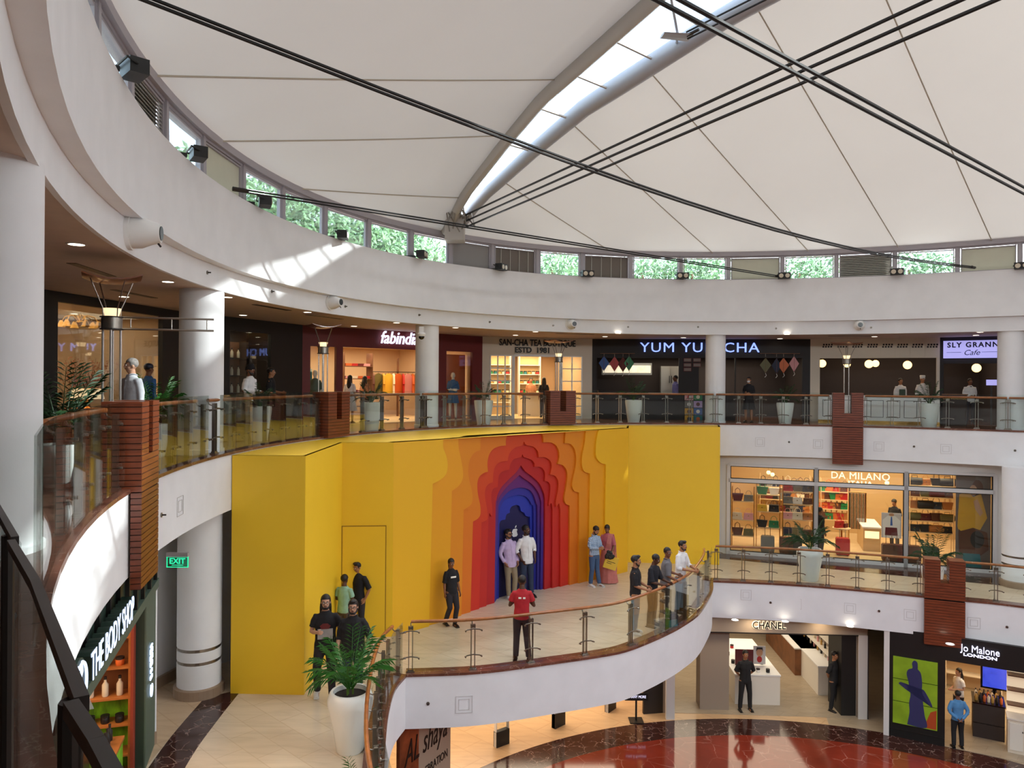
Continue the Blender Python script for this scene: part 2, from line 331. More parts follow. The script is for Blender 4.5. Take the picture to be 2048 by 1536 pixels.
# ------------------------------------------------------------ roof: arch, membrane, skylight
AS = [0, .062, .176, .273, .506, .75, 1, 1.25, 1.494, 1.727, 1.824, 1.938, 2]; AZ = [5.83, 6.75, 7.75, 8.5, 9.6, 10.3, 10.5, 10.3, 9.6, 8.5, 7.75, 6.75, 5.83]
TA = 94.0
def interp(x, X, Y):
    for i in range(len(X) - 1):
        if x <= X[i + 1]: return Y[i] + (Y[i + 1] - Y[i]) * (x - X[i]) / (X[i + 1] - X[i])
    return Y[-1]
A0 = ell(TA, 0.1); PD = V((E0[1] - A0[1], -(E0[0] - A0[0]), 0)).normalized() * -1   # points to the picture's right side
def hw(s): s = min(s, 2 - s); return interp(s, [0, .03, .1, .25, .5, .75, 1], [0.16, 0.24, 0.40, 0.68, 1.05, 1.35, 1.5])
def arch(s, side=0): return V((A0[0] + (E0[0] - A0[0]) * s, A0[1] + (E0[1] - A0[1]) * s, interp(s, AS, AZ))) + PD * (hw(s) * side)
RF = [0, .14, .22, .283, .33, .383, .5, .617, .67, .717, .78, .86, 1]; AF = [0, .05, .123, .19, .26, .33, .5, .67, .74, .81, .877, .95, 1]
RFL = [0, .15, .233, .33, .5, .67, .767, .85, 1]; AFL = [0, .03, .115, .205, .42, .7, .82, .93, 1]
mem = MB(); NM = 60; NJ = 14
ARC = {}
for side in (1, -1):
    g = []
    for i in range(NM + 1):
        f = i / NM; t = TA - 180 * f * side; rp = ep(t, 0.22, 5.86)
        s = 2 * interp(f, RF if side == 1 else RFL, AF if side == 1 else AFL); apt = arch(s, side * 1.12) + V((0, 0, .05)); row = []
        for j in range(NJ + 1):
            q = j / NJ; p = rp.lerp(apt, q); p.z -= 0.10 * sin(pi * q) * (apt - rp).length * 0.04; row.append(p)
        g.append(row)
    ARC[side] = g; b = len(mem.v)
    for row in g: mem.v += [tuple(p) for p in row]
    W = NJ + 1
    mem.f += [(b + i * W + j, b + (i + 1) * W + j, b + (i + 1) * W + j + 1, b + i * W + j + 1) for i in range(NM) for j in range(NJ)]
roof = thing('tensile_roof', 'beige tensile fabric roof stretched from the window ring up to the arch', 'roof', (E0[0], E0[1], 5.86))
mo = mem.build('membrane', fabric_mat(), roof, smooth=True)
mat('seam_grey', '#b8ae9e', 0.8)
for side, px in ((1, (1222, 1427, 1618, 1797, 1984)), (-1, (304, 437, 595))):
    fr = []
    for x in px:
        y = {1222: 503, 1427: 507, 1618: 502, 1797: 495, 1984: 484, 304: 154, 437: 285, 595: 377}[x]
        lo, hi = (5, 94) if side == 1 else (94, 172)
        for _ in range(30):
            m_ = (lo + hi) / 2
            if xof(ell(m_, .22) + (5.86,)) > x: lo = m_
            else: hi = m_
        fr.append(abs(TA - lo) / 180)
    fr += [fr[-1] + 0.07, fr[-1] + 0.15, 0.62, 0.7, 0.8, 0.88] if side == 1 else [.55, .65, .75, .85]
    for f in fr:
        i = min(NM - 1, int(f * NM)); q = f * NM - i; g = ARC[side]
        MB().tube([g[i][j].lerp(g[i + 1][j], q) - V((0, 0, .03)) for j in range(NJ + 1)], 0.017, 5).build('seam', 'seam_grey', roof)
ring_beam = struct('trim_6', ring([(0.16, 5.74), (0.16, 5.96), (0.5, 5.96), (0.5, 5.74)]), 'frame_grey')
arch_t = thing('roof_arch', 'grey twin-chord steel arch carrying the long skylight', 'roof arch', tuple(arch(0)))
mat('arch_grey', '#bab5af', 0.45, metal=0.2); mat('arch_light', '#a9adb6', 0.4, metal=0.2)
SS = [i / 40 for i in range(0, 81)]
MB().tube([arch(s, -1.0) for s in SS], [(0.17 + .12 * min(1, min(s, 2 - s) * 3), 0.14) for s in SS], 10).build('chord', 'arch_grey', arch_t, smooth=True)
MB().tube([arch(s, 1.0) for s in SS], [0.14 + 0.10 * min(1, min(s, 2 - s) * 3) for s in SS], 12).build('chord', 'arch_light', arch_t, smooth=True)
ds = 0.062
bars = [0.175 + ds * 1.22 * k for k in range(21)]
for s in bars: MB().tube([arch(s, -1), arch(s, 1)], 0.035, 6).build('cross_bar', 'arch_grey', arch_t)
MB().box(-.28, .28, -.3, .3, -.5, .25, Matrix.Translation(arch(0.015))).build('base_block', 'arch_grey', arch_t)
b = MB()
for k in range(9):
    a = arch(0.03) + V((-.25 + .06 * k, -.1, -.1)); b.tube([a, a + V((random.uniform(-.3, .3), -.2, random.uniform(.1, .5))), a + V((random.uniform(-.2, .5), -.35, random.uniform(-.5, .1)))], 0.022, 5)
b.build('clamp', 'steel', arch_t)
MB().strip([arch(s, -1) + V((0, 0, .12)) for s in SS[3:-3]], [arch(s, 1) + V((0, 0, .12)) for s in SS[3:-3]]).build('glazing', SKYGLASS, arch_t)
# cast fitting hanging in the skylight where four cables meet
fit = arch(0.47, 0.1) - V((0, 0, .35))
b = MB(); b.tube([fit + V((-.35, 0, 0)), fit + V((.3, .1, 0))], [(.03, .16), (.03, .2)], 8); b.tube([fit, arch(.44, .8)], .03, 6); b.tube([fit, arch(.5, -.9)], .03, 6)
b.build('cable_fitting', 'arch_light', arch_t)
# cables across the void
def cable(label, P, Q, n, r, gap, sag=0.0, grp=None):
    t = thing('roof_cable', label, 'cable', tuple(P), grp); P = V(P); Q = V(Q)
    side = (Q - P).cross(V((0, 0, 1))).normalized(); upv = V((0, 0, 1))
    for k in range(n):
        o = (side * .35 + upv).normalized() * gap * (k - (n - 1) / 2)
        MB().tube([P.lerp(Q, i / 16) + o - upv * (sag * sin(pi * i / 16)) for i in range(17)], r, 6).build('strand', 'cable_black', t, smooth=True)
    for e, d in ((P, Q - P), (Q, P - Q)): d = d.normalized(); MB().tube([e, e + d * .3], .035, 8).build('end_socket', 'dark_metal', t, smooth=True)
    return t
tb = tx(1950, 0, 4.95)
cable('long thin black cable from upper left to the right-hand window ledge', ep(159, 0.0, 5.0), ep(tb, -0.02, 5.02), 2, .02, .042, 0.55)
cable('lowest black cable skimming the left and central windows', ep(tx(465, 0, 4.95), 0.0, 4.98), ep(tx(1562, 0, 4.95), -0.02, 4.98), 2, .018, .05)
cable('triple strand black cable running from the arch foot to the upper right', arch(0.02) + V((.25, -.3, -.05)), ep(236, 0, 5.8), 3, .028, .16)
cable('double black cable falling from the skylight top to the right edge', ep(170, 0.0, 5.0), ep(12, 0, 5.0), 2, .026, .1)
cable('pair of black cables leaving the cast skylight fitting', fit + V((.2, 0, 0)), V((10.5, 9.6, 10.1)), 2, .022, .14)
# ------------------------------------------------------------ clerestory windows
MX = [2160, 2040, 1915, 1790, 1673, 1565, 1457, 1362, 1262, 1164, 1075, 985, 900, 822, 737, 650, 566, 487, 407, 332, 262, 195, 150, 108]
KIND = ['b', 'b', 'g', 'l', 'g', 'b', 'g', 'g', 's', 'g', 's', 'p', 'g', 'g', 'g', 'g', 'g', 'b', 'g', 'l', 'g', 'g', 'g']
mat('blind', '#c8c8b4', 0.8, var=.02); mat('louvre', '#b4b1a6', 0.6); mat('grey_panel', '#8b8784', 0.7); mat('striped_panel', '#6e655c', 0.7)
TT = [tx(x, .25, 5.2) for x in MX]
step = (TT[-1] - TT[2]) / (len(TT) - 3)
for i in range(len(MX) - 1):
    a, c = TT[i], TT[i + 1]; P = ep(a, .27, 4.91); Q = ep(c, .27, 4.91); Fm, L = frame(Q, P, 4.91); H = .85
    k = KIND[i]; b = MB(Fm)
    b.box(0, .07, -.03, .08, 0, H); b.box(L - .07, L, -.03, .08, 0, H); b.box(.05, L - .05, -.02, .06, H - .07, H); b.box(.05, L - .05, -.02, .06, 0, .05)
    b.box(.09, .12, -.01, .04, 0.03, H - .05); b.box(L - .12, L - .09, -.01, .04, 0.03, H - .05); b.box(.1, L - .1, -.01, .04, H - .12, H - .09)
    # tapered mullion fin
    b.prism([(-.06, 0), (.07, 0), (.03, H), (-.05, H)], -.05, .1, axis='y')
    o = struct('window_%d' % (i + 1), b, 'frame_grey')
    if k == 'g': MB(Fm).box(.1, L - .1, .02, .03, .04, H - .08).build('pane', SKYGLASS, o)
    elif k == 'b': MB(Fm).box(.1, L - .1, .03, .05, .04, H - .08).build('blind', 'blind', o)
    elif k == 'p': MB(Fm).box(.1, L - .1, .03, .05, .04, H - .08).build('panel', 'grey_panel', o)
    elif k == 's':
        MB(Fm).box(.1, L - .1, .04, .06, .04, H - .08).build('panel', 'striped_panel', o)
        q = MB(Fm)
        for j in range(1, 5): q.box(L * j / 5 - .01, L * j / 5 + .01, .02, .045, .04, H - .08)
        q.build('batten', 'louvre', o)
    else:
        q = MB(Fm)
        for j in range(12): z = .06 + j * (H - .16) / 12; q.add([(.1, .0, z), (L - .1, .0, z), (L - .1, .07, z + .045), (.1, .07, z + .045), (.1, .0, z + .008), (L - .1, .0, z + .008), (L - .1, .07, z + .053), (.1, .07, z + .053)], [(0, 1, 2, 3), (7, 6, 5, 4), (0, 4, 5, 1), (2, 6, 7, 3)])
        q.build('slats', 'louvre', o); MB(Fm).box(.1, L - .1, .1, .11, .04, H - .08).build('backing', 'black_paint', o)
# remaining ring of windows out of frame, one plain glazed band so daylight enters
struct('window_40', MB().sweep([(.27, 4.91), (.27, 5.8), (.3, 5.8), (.3, 4.91)], TT[-1], 285, 3), SKYGLASS)
struct('window_41', MB().sweep([(.27, 4.91), (.27, 5.8), (.3, 5.8), (.3, 4.91)], 285, 360 + TT[0], 3), 'blind')  # opaque band added out of view to keep a sun streak off the platform
# ------------------------------------------------------------ columns
def column(px, width, z0, z1, label, grooves=False, off=0.62, c=None, r=None, grp=None):
    if c is None:
        t = tx(px, off, 0.0); p = ep(t, off, z0); r = r or width / 2 * (p.y / FPX) * 0.93
    else: p = V((c[0], c[1], z0))
    o = thing('round_column', label, 'column', tuple(p)); b = MB(); H = z1 - z0
    if grooves:
        prof = [(r, 0), (r, .62), (r * .96, .625), (r * .96, .68), (r, .685), (r, .86), (r * .96, .865), (r * .96, .92), (r, .925), (r, H)]
        b.lathe(prof, p, 40).build('shaft', 'plaster', o, smooth=True)
        MB().lathe([(r * 1.0, 0), (r * 1.14, .0), (r * 1.14, .17), (r, .19)], p, 32).build('skirting', 'granite_skirt', o)
        MB().lathe([(r * .97, .62), (r * .975, .68)], p, 32).build('groove_ring', 'steel', o); MB().lathe([(r * .97, .865), (r * .975, .92)], p, 32).build('groove_ring', 'steel', o)
    else:
        b.lathe([(r, 0), (r, H)], p, 40).build('shaft', 'plaster', o, smooth=True); MB().lathe([(r * 1.06, 0), (r * 1.06, .1), (r, .11)], p, 32).build('base_ring', 'plaster', o)
    return o
mat('granite_skirt', '#9c8570', 0.3, kind='travertine', scale=4.5)
column(400, 84, 0, 3.1, 'thick white column on the upper gallery, half lit by sunlight', c=(-5.86, 14.15), r=.395)
column(853, 50, 0, 3.1, 'white column with a dome camera, in front of the red shop')
column(1430, 42, 0, 3.1, 'white column standing before the dark food shop sign')
column(2022, 52, 0, 3.1, 'white column at the right edge of the upper gallery')
best = min((abs(1024 + FPX * math.tan(atan2(*ell(t / 4, .6)) + math.asin(.42 / hypot(*ell(t / 4, .6)))) - 87), t / 4) for t in range(600, 690))
column(0, 0, 0, 3.1, 'broad white column at the left edge, nearest the viewpoint', c=ell(best[1], .6), r=.42)
column(0, 0, Z2, -1, 'grooved white column beside the left end of the yellow hoarding', True, c=(-5.86, 14.15), r=.395)
p = ep(tx(1430, .62, 0), .62, 0); column(0, 0, Z2, -1, 'grooved white column half hidden behind the hoarding right end', True, c=(p.x + .1, p.y + .9), r=.36)
p = ep(tx(2022, .62, 0), .62, 0); column(0, 0, Z2, -1, 'grooved white column right of the handbag shop window', True, c=(14.95, 22.1), r=.42)
# ------------------------------------------------------------ timber pylons and lamps
def pylon(t, z0, ztop, zb, label, P=None, N=None, w=.92, dep=.46, dfas=.125):
    if P is None: P = ep(t, -.16, z0); N = nrm(t)
    X = V((-N.y, N.x, 0)) * -1   # along
    Fm = Matrix(((X.x, N.x, 0, P.x), (X.y, N.y, 0, P.y), (0, 0, 1, z0), (0, 0, 0, 1)))
    o = thing('timber_pylon', label, 'pylon', tuple(P)); b = MB(Fm); hp = .075; h = zb; s = .105
    while h < ztop - .01:
        if h < -.001 < h + hp: h = 0.0 if h > -.03 else h
        a, c = h + .011, min(h + hp, ztop)
        if h < -.001: b.box(-w / 2, w / 2, 0, dfas, a, min(c, -.004))
        elif h > ztop - .68:
            b.box(-w / 2, -s, 0, dep, a, c); b.box(s, w / 2, 0, dep, a, c)
        else: b.box(-w / 2, w / 2, 0, dep, a, c)
        h += hp
    b.build('cladding', 'pylon_wood', o)
    k = MB(Fm)
    if zb < -.1: k.box(-w / 2 + .01, w / 2 - .01, .01, dfas - .01, zb + .004, 0)
    k.box(-w / 2 + .01, w / 2 - .01, .01, dep - .01, 0.055, ztop - .7); k.box(-w / 2 + .01, -s - .008, .01, dep - .01, ztop - .7, ztop - .006); k.box(s + .008, w / 2 - .01, .01, dep - .01, ztop - .7, ztop - .006)
    k.build('core', 'joint_dark', o)
    return o
pylon(tx(300, -.15, .5), 0, 1.12, -1.2, 'nearest timber slatted pylon on the upper gallery, beside the older man')
pylon(tx(678, -.15, .5), 0, 1.12, 0.0, 'timber slatted pylon in front of the red shop left window')
pylon(tx(1126, -.15, .5), 0, 1.12, 0.0, 'timber slatted pylon in front of the tea boutique doors')
pylon(tx(1696, -.15, .5), 0, 1.12, -1.22, 'timber slatted pylon below the white cafe lattice')
R2f = smooth2(RIGHT2, 24)
hit_ = min((q for q in R2f if q[1] > 3), key=lambda q: abs(xof((q[0], q[1], Z2)) - 1883)); k_ = R2f.index(hit_); d_ = (V(R2f[k_ + 1]) - V(R2f[k_ - 1])).normalized(); n_ = V((-d_.y, d_.x, 0))
pylon(0, Z2, 1.1, -1.25, 'timber slatted pylon on the level below, right of the handbag shop', P=V((hit_[0], hit_[1], Z2)) - n_ * .16, N=n_, w=.98)
mat('canopy_wood', '#7a4527', 0.3, kind='wood', scale=4, coat=.3); mat('lamp_shade', '#ffe0b0', .5, emit=1.2); mat('lit_panel', '#ffe7c4', .5, emit=.45)
def lamp(px, label, arm=False, off=.52):
    t = tx(px, off, 1.5); P = ep(t, off, 0); o = thing('gallery_lamp', label, 'lamp', tuple(P))
    for dx, dy in ((-.1, -.04), (.1, .04), (-.035, .09), (.035, -.09)):
        MB().tube([P + V((dx, dy, .06)), P + V((dx, dy, 2.1))], .016, 8).build('pipe', 'steel_bright', o, smooth=True)
    MB().lathe([(.13, 2.08), (.13, 2.24), (.115, 2.24), (.115, 2.08)], P, 24).build('collar', 'steel', o, smooth=True)
    for z in (2.235, 2.07): MB().lathe([(.15, z), (.15, z + .015)], P, 24).build('collar_rim', 'dark_metal', o)
    MB().lathe([(.085, 2.25), (.115, 2.36), (.095, 2.36), (.06, 2.27)], P, 24).build('light_cup', 'lamp_shade', o, smooth=True)
    for k in range(4):
        a = pi / 4 + k * pi / 2 + .25; d = V((cos(a), sin(a), 0))
        MB().tube([P + d * .12 + V((0, 0, 2.2)), P + d * .13 + V((0, 0, 2.36)), P + d * .30 + V((0, 0, 2.74))], .009, 6).build('rod', 'steel', o)
    n = 10; g = []; Mx = Matrix.Translation(P + V((0, 0, 2.72))) @ Matrix.Rotation(.5, 4, 'Z')
    for i in range(n + 1):
        for j in range(n + 1):
            x, y = (i / n - .5) * .72, (j / n - .5) * .72; g.append((x, y, .55 * (x * x) + .12 * y * y - .015))
    k = (n + 1) ** 2; vs = g + [(x, y, z + .018) for x, y, z in g]; fs = []
    for i in range(n):
        for j in range(n): q = i * (n + 1) + j; fs += [(q, q + 1, q + n + 2, q + n + 1), (k + q, k + q + n + 1, k + q + n + 2, k + q + 1)]
    edge = [i for i in range(n + 1)] + [i * (n + 1) + n for i in range(1, n + 1)] + [n * (n + 1) + j for j in range(n - 1, -1, -1)] + [i * (n + 1) for i in range(n - 1, 0, -1)]
    fs += [(edge[i], edge[(i + 1) % len(edge)], k + edge[(i + 1) % len(edge)], k + edge[i]) for i in range(len(edge))]
    MB().add(vs, fs, Mx).build('canopy', 'canopy_wood', o, smooth=True)
    if arm:
        Q = V((-4.2, 10.55, 0))
        for z in (2.245, 2.085): MB().tube([P + V((0, 0, z)), Q + V((0, 0, z))], .014, 8).build('arm_bar', 'steel', o)
        for q in (.18, .58, .93): a = P.lerp(Q, q); MB().tube([a + V((0, 0, 2.09)), a + V((0, 0, 2.24))], .007, 6).build('rung', 'steel_bright', o)
    return o
lamp(223, 'four-pipe lamp with ladder arm behind the nearest pylon', True)
lamp(646, 'four-pipe lamp with wooden canopy in front of the red shop window')
lamp(1117, 'four-pipe lamp whose canopy crosses the tea boutique lettering')
lamp(1693, 'four-pipe lamp before the white cafe lattice panels')
# ------------------------------------------------------------ balustrades
def resample(P, step):
    out = [V((P[0][0], P[0][1], 0))]; acc = 0
    tot = sum(hypot(P[i + 1][0] - P[i][0], P[i + 1][1] - P[i][1]) for i in range(len(P) - 1)); n = max(1, round(tot / step)); st = tot / n; nxt = st; d = 0
    for i in range(len(P) - 1):
        a, b = V((P[i][0], P[i][1], 0)), V((P[i + 1][0], P[i + 1][1], 0)); L = (b - a).length
        while d + L >= nxt - 1e-6 and len(out) <= n:
            out.append(a.lerp(b, (nxt - d) / L)); nxt += st
        d += L
    return out
POSTME = {}
def make_post_mesh(kind):
    b = MB()
    b.box(-.045, -.03, -.03, .03, .05, .97); b.box(.03, .045, -.03, .03, .05, .97); b.box(-.05, .05, -.025, .025, .9, .96)
    b.box(-.08, .08, -.05, .05, .05, .075); b.box(-.06, .06, -.035, .035, .075, .1)
    for z in (.86, .34):
        b.tube([(-.17, -.06, z - .015), (-.13, -.05, z + .01), (0, -.03, z + .02), (.13, -.05, z + .01), (.17, -.06, z - .015)], .014, 6)
        b.tube([(-.165, -.06, z), (-.165, -.11, z)], .016, 6); b.tube([(.165, -.06, z), (.165, -.11, z)], .016, 6)
    b.tube([(0, 0, .95), (0, .05, .93), (0, .1, .95), (0, .12, 1.0)], .012, 6)
    return b
def railing(label, P, z, step=.8, glass=(.09, 1.12), rail=True, posts=True, skip=None, ends=(0, 0), grp=None, gap=True):
    c = P[len(P) // 2]; o = thing('glass_railing', label, 'railing', (c[0], c[1], z + .0))
    Pi = resample(inset(P, .12), step); Pg = resample(inset(P, .02), step)
    for i, p in enumerate(Pi if posts else []):
        a = Pi[max(i - 1, 0)]; b = Pi[min(i + 1, len(Pi) - 1)]; d = (b - a).normalized(); ang = atan2(d.y, d.x)
        if 'post' not in POSTME:
            q = make_post_mesh(0).build('post', 'steel', o, local=True); POSTME['post'] = q.data
        else:
            q = bpy.data.objects.new('post', POSTME['post']); col.objects.link(q); q.parent = o
        q.location = V((p.x, p.y, z)) - WLOC[o.name]; q.rotation_euler = (0, 0, ang)
    for i in range(len(Pg) - 1):
        a, b = Pg[i], Pg[i + 1]
        if i == 0 or i == len(Pg) - 2: pass
        Fm, L = frame(a, b, z)
        MB(Fm).box(.012, L - .012, -.006, .006, glass[0], glass[1]).build('glass_panel', GLASS, o)
    if rail:
        Q = inset(P, .24); MB().tube([V((x, y, z + 1.02)) for x, y in Q], .034, 10).build('handrail', 'handrail_wood', o, smooth=True)
    return o
def arc(t0, t1, off=0, st=1.0): k = max(2, int(abs(t1 - t0) / st)); return [ell(t0 + (t1 - t0) * i / k, off) for i in range(k + 1)]
def spd(t): a, b = ell(t - .5), ell(t + .5); return hypot(a[0] - b[0], a[1] - b[1])
PT = [tx(x, -.15, .5) for x in (300, 678, 1126, 1696)]
def segp(i, j, label, x0=None, x1=None, **k):
    t0 = PT[i] - .54 / spd(PT[i]) if i is not None else (170 if x0 is None else tx(x0, 0, .5)); t1 = PT[j] + .54 / spd(PT[j]) if j is not None else tx(x1, 0, .5)
    return railing(label, arc(t0, t1), 0, **k)
def seg3(x0, x1, label, **k): return railing(label, arc(tx(x0, 0, .5), tx(x1, 0, .5)), 0, **k)
t_ = PT[0] + .54 / spd(PT[0]); railing('glass railing just left of the nearest pylon, seen obliquely', arc(159.5, t_), 0, step=.95)
railing('frameless glass panels at the left edge before the nearest pylon railing', arc(170.5, 160), 0, step=1.1, rail=False, posts=False)
segp(0, None, 'short glass railing between nearest pylon and sunlit column', x1=420)
segp(None, 1, 'glass railing between the sunlit column and the second pylon', x0=442)
segp(1, None, 'glass railing between the second pylon and the dome camera column', x1=850)
segp(None, 2, 'glass railing left of the tea boutique pylon', x0=856)
segp(2, None, 'glass railing in front of the dark food shop', x1=1430)
segp(None, 3, 'glass railing between the food shop column and the cafe pylon', x0=1435)
segp(3, None, 'glass railing in front of the white cafe counter', x1=2014)
seg3(2018, 2200, 'last piece of glass railing at the right edge of the gallery', step=.9)
railing('curved platform railing along which four young men lean', B2[1:-1], Z2, step=1.22, glass=(.09, 1.1))
railing('platform railing turning toward the near left planter', E2[13:-1], Z2, step=.62)
pr = gz(1848, 1194, Z2); 
def cutx(P, x0, x1): return [p for p in P if p[1] > 3 and x0 <= xof((p[0], p[1], Z2)) <= x1]
R2f = smooth2(RIGHT2, 24)
railing('glass railing on the level below, under the handbag shop windows', cutx(R2f, 1430, 1844), Z2, step=.77)
railing('glass railing on the level below, right of the timber pylon', cutx(R2f, 1922, 2300), Z2, step=.8)
# camera-side balustrade with dark flat cap
t = thing('capped_glass_balustrade', 'blurred dark capped glass balustrade at lower left, closest to the viewpoint', 'railing', (-1.0, 1.4, 0))
c0 = [(-40, 960), (22, 1074)]; c1 = [(14, 1080), (60, 1160), (148, 1396)]; c2 = [(126, 1404), (175, 1480), (300, 1720)]
for cc in (c0, c1, c2):
    P = [gz(x, y, .98) for x, y in cc]; b = MB()
    for i in range(len(P) - 1):
        d = (P[i + 1] - P[i]).normalized(); n = V((-d.y, d.x, 0)) * -1; CW = .018
        b.add([P[i] + n * .0, P[i + 1] + n * .0, P[i + 1] - n * CW, P[i] - n * CW] + [q - V((0, 0, .022)) for q in (P[i] + n * .0, P[i + 1] + n * .0, P[i + 1] - n * CW, P[i] - n * CW)], [(0, 1, 2, 3), (7, 6, 5, 4), (0, 4, 5, 1), (1, 5, 6, 2), (2, 6, 7, 3), (3, 7, 4, 0)])
    b.build('cap', 'dark_metal', t)
    for i in range(len(P) - 1):
        a, b_ = P[i], P[i + 1]; d = (b_ - a).normalized(); n = V((-d.y, d.x, 0)) * .018
        MB().add([a + n - V((0, 0, .02)), b_ + n - V((0, 0, .02)), b_ + n - V((0, 0, .9)), a + n - V((0, 0, .9))] + [a + n * 1.3 - V((0, 0, .02)), b_ + n * 1.3 - V((0, 0, .02)), b_ + n * 1.3 - V((0, 0, .9)), a + n * 1.3 - V((0, 0, .9))], [(0, 1, 2, 3), (7, 6, 5, 4), (0, 4, 5, 1), (3, 2, 6, 7)]).build('glass_panel', GLASS, t)
for q in (gz(16, 1070, .96), gz(142, 1400, .96)):
    MB().tube([q, q - V((0, 0, .96))], [(.014, .02)] * 2, 8).build('stanchion', 'dark_metal', t)
    for z in (.25, .5): MB().tube([q - V((0, 0, z)) + V((-.06, .05, 0)), q - V((0, 0, z)) + V((.0, 0, 0))], .014, 8).build('clamp', 'steel', t)
# ------------------------------------------------------------ yellow hoarding with layered arch
HP = [(-5.25, 14.1), (-3.86, 14.06), (-3.88, 17.2), (-2.72, 17.3), (3.65, 23.43), (3.85, 24.62), (6.78, 24.38)]
hoard = thing('launch_hoarding', 'tall yellow hoarding with a rainbow layered arch around a navy doorway', 'hoarding', (0, 20, Z2))
HB = -.02 - Z2
def panelw(a, b, name='panel', m='yellow_panel', th=.06):
    Fm, L = frame(a, b, Z2); return MB(Fm).box(0, L, 0, th, 0, HB).build(name, m, hoard)
panelw(HP[0], HP[1]); panelw(HP[1], HP[2]); panelw(HP[2], HP[3]); panelw(HP[4], HP[5]); panelw(HP[5], HP[6]); panelw(HP[6], ell(tx(1439, .4, 0), .5))
MB().add([(x, y, -.02) for x, y in HP] + [(x, y, -.02) for x, y in [ell(tx(1439, 0, 0) + (tx(457, 0, 0) - tx(1439, 0, 0)) * i / 30, -.001) for i in range(31)]], [tuple(range(37, -1, -1))]).build('top_deck', 'yellow_panel', hoard)
mat('joint_line', '#9a7210', .6)
Fd, Ld = frame(HP[2], HP[3], Z2)
dr = MB(Fd).box(.02, Ld - .17, -.018, 0, 0, 2.55).build('door', 'yellow_panel', hoard)
MB(Fd).box(.0, .018, -.02, .0, 0, 2.57).box(Ld - .168, Ld - .15, -.02, 0, 0, 2.57).box(0, Ld - .15, -.02, 0, 2.552, 2.57).build('door_joint', 'joint_line', dr)
for x in (.0, Ld): pass
WF, WL = frame(HP[3], HP[4], Z2)
K4 = 400 / 1536
def ar(pts, dep): return [fpx(WF, 840 + x * K4, 840 + y * K4, dep) for x, y in pts]
LAY = [  # (left outline from bottom to top, right outline from top to bottom), traced on the wall plane
 ([(70, 1520), (98, 488), (130, 475), (170, 450), (203, 410), (213, 340), (200, 270), (178, 210), (180, 140)], [(1376, 60), (1355, 160), (1350, 262), (1362, 300), (1390, 330), (1428, 341), (1414, 1195)]),
 ([(222, 1500), (245, 545), (292, 512), (325, 462), (331, 400), (315, 300), (297, 210), (296, 130)], [(1276, 66), (1264, 180), (1245, 280), (1245, 350), (1262, 395), (1306, 411), (1292, 1240)]),
 ([(318, 1480), (335, 690), (385, 657), (402, 620), (400, 550), (376, 450), (370, 370), (385, 300), (420, 250), (463, 232), (468, 115)], [(1118, 80), (1112, 178), (1160, 187), (1190, 230), (1200, 290), (1195, 360), (1180, 430), (1168, 500), (1185, 545), (1222, 557), (1220, 1250)]),
 ([(388, 1470), (407, 780), (445, 757), (465, 720), (462, 650), (445, 570), (440, 490), (455, 437), (490, 407), (522, 398), (518, 330), (530, 270), (560, 225), (610, 202), (660, 196), (660, 150), (678, 98)], [(930, 88), (946, 130), (948, 172), (1000, 172), (1040, 190), (1065, 232), (1070, 290), (1058, 338), (1095, 346), (1125, 382), (1132, 440), (1122, 520), (1108, 600), (1120, 642), (1150, 658), (1148, 1265)]),
 ([(455, 1440), (472, 787), (510, 770), (520, 740), (515, 680), (500, 600), (500, 540), (520, 497), (560, 478), (565, 400), (582, 350), (620, 322), (675, 312), (678, 285), (692, 248), (730, 212), (785, 196), (798, 166)], [(800, 166), (815, 191), (870, 205), (905, 240), (912, 286), (960, 286), (1000, 312), (1012, 360), (1000, 420), (1040, 431), (1062, 470), (1060, 540), (1044, 622), (1047, 667), (1078, 687), (1078, 1275)]),
 ([(510, 1425), (525, 765), (550, 742), (555, 680), (547, 590), (560, 532), (597, 515), (605, 432), (632, 396), (688, 380), (692, 345), (720, 302), (775, 286), (786, 264)], [(789, 264), (800, 286), (850, 302), (878, 330), (880, 360), (930, 362), (960, 402), (958, 466), (988, 478), (1002, 512), (995, 600), (990, 660), (1018, 686), (1015, 1290)]),
 ([(572, 1400), (580, 700), (585, 620), (602, 560), (632, 508), (690, 448), (740, 400), (774, 350)], [(777, 350), (810, 395), (860, 432), (910, 478), (940, 532), (958, 592), (960, 700), (955, 1300)]),
 ([(578, 1398), (590, 690), (596, 620), (630, 560), (680, 500), (722, 460), (763, 424)], [(767, 424), (800, 450), (860, 492), (905, 550), (928, 612), (932, 700), (926, 1303)]),
 ([(583, 1390), (600, 750), (606, 650), (640, 590), (700, 536), (768, 518)], [(772, 518), (830, 530), (870, 570), (893, 640), (903, 720), (900, 1305)]),
 ([(588, 1380), (606, 780), (616, 680), (650, 615), (700, 585), (754, 575)], [(758, 575), (818, 592), (858, 650), (873, 720), (875, 1306)]),
 ([(605, 1360), (609, 860), (612, 792), (628, 770), (655, 765), (665, 726), (690, 712), (690, 690), (704, 664), (737, 652)], [(740, 652), (766, 664), (776, 700), (800, 711), (812, 736), (838, 746), (846, 792), (845, 1310)]),
]
LC = ['#efb61c', '#ea9f18', '#e28b16', '#dd7c17', '#d3471a', '#c8301b', '#b61f1e', '#8c1c4c', '#662070', '#33309a', '#2a3cb4', '#1a1858']
LC2 = [None, '#e8a416', '#e28c16', '#dd7418', '#cc2e1c', '#c02620', '#b41c22', '#3b2a86', '#35307f', '#24278a', '#1d2790', '#141244']
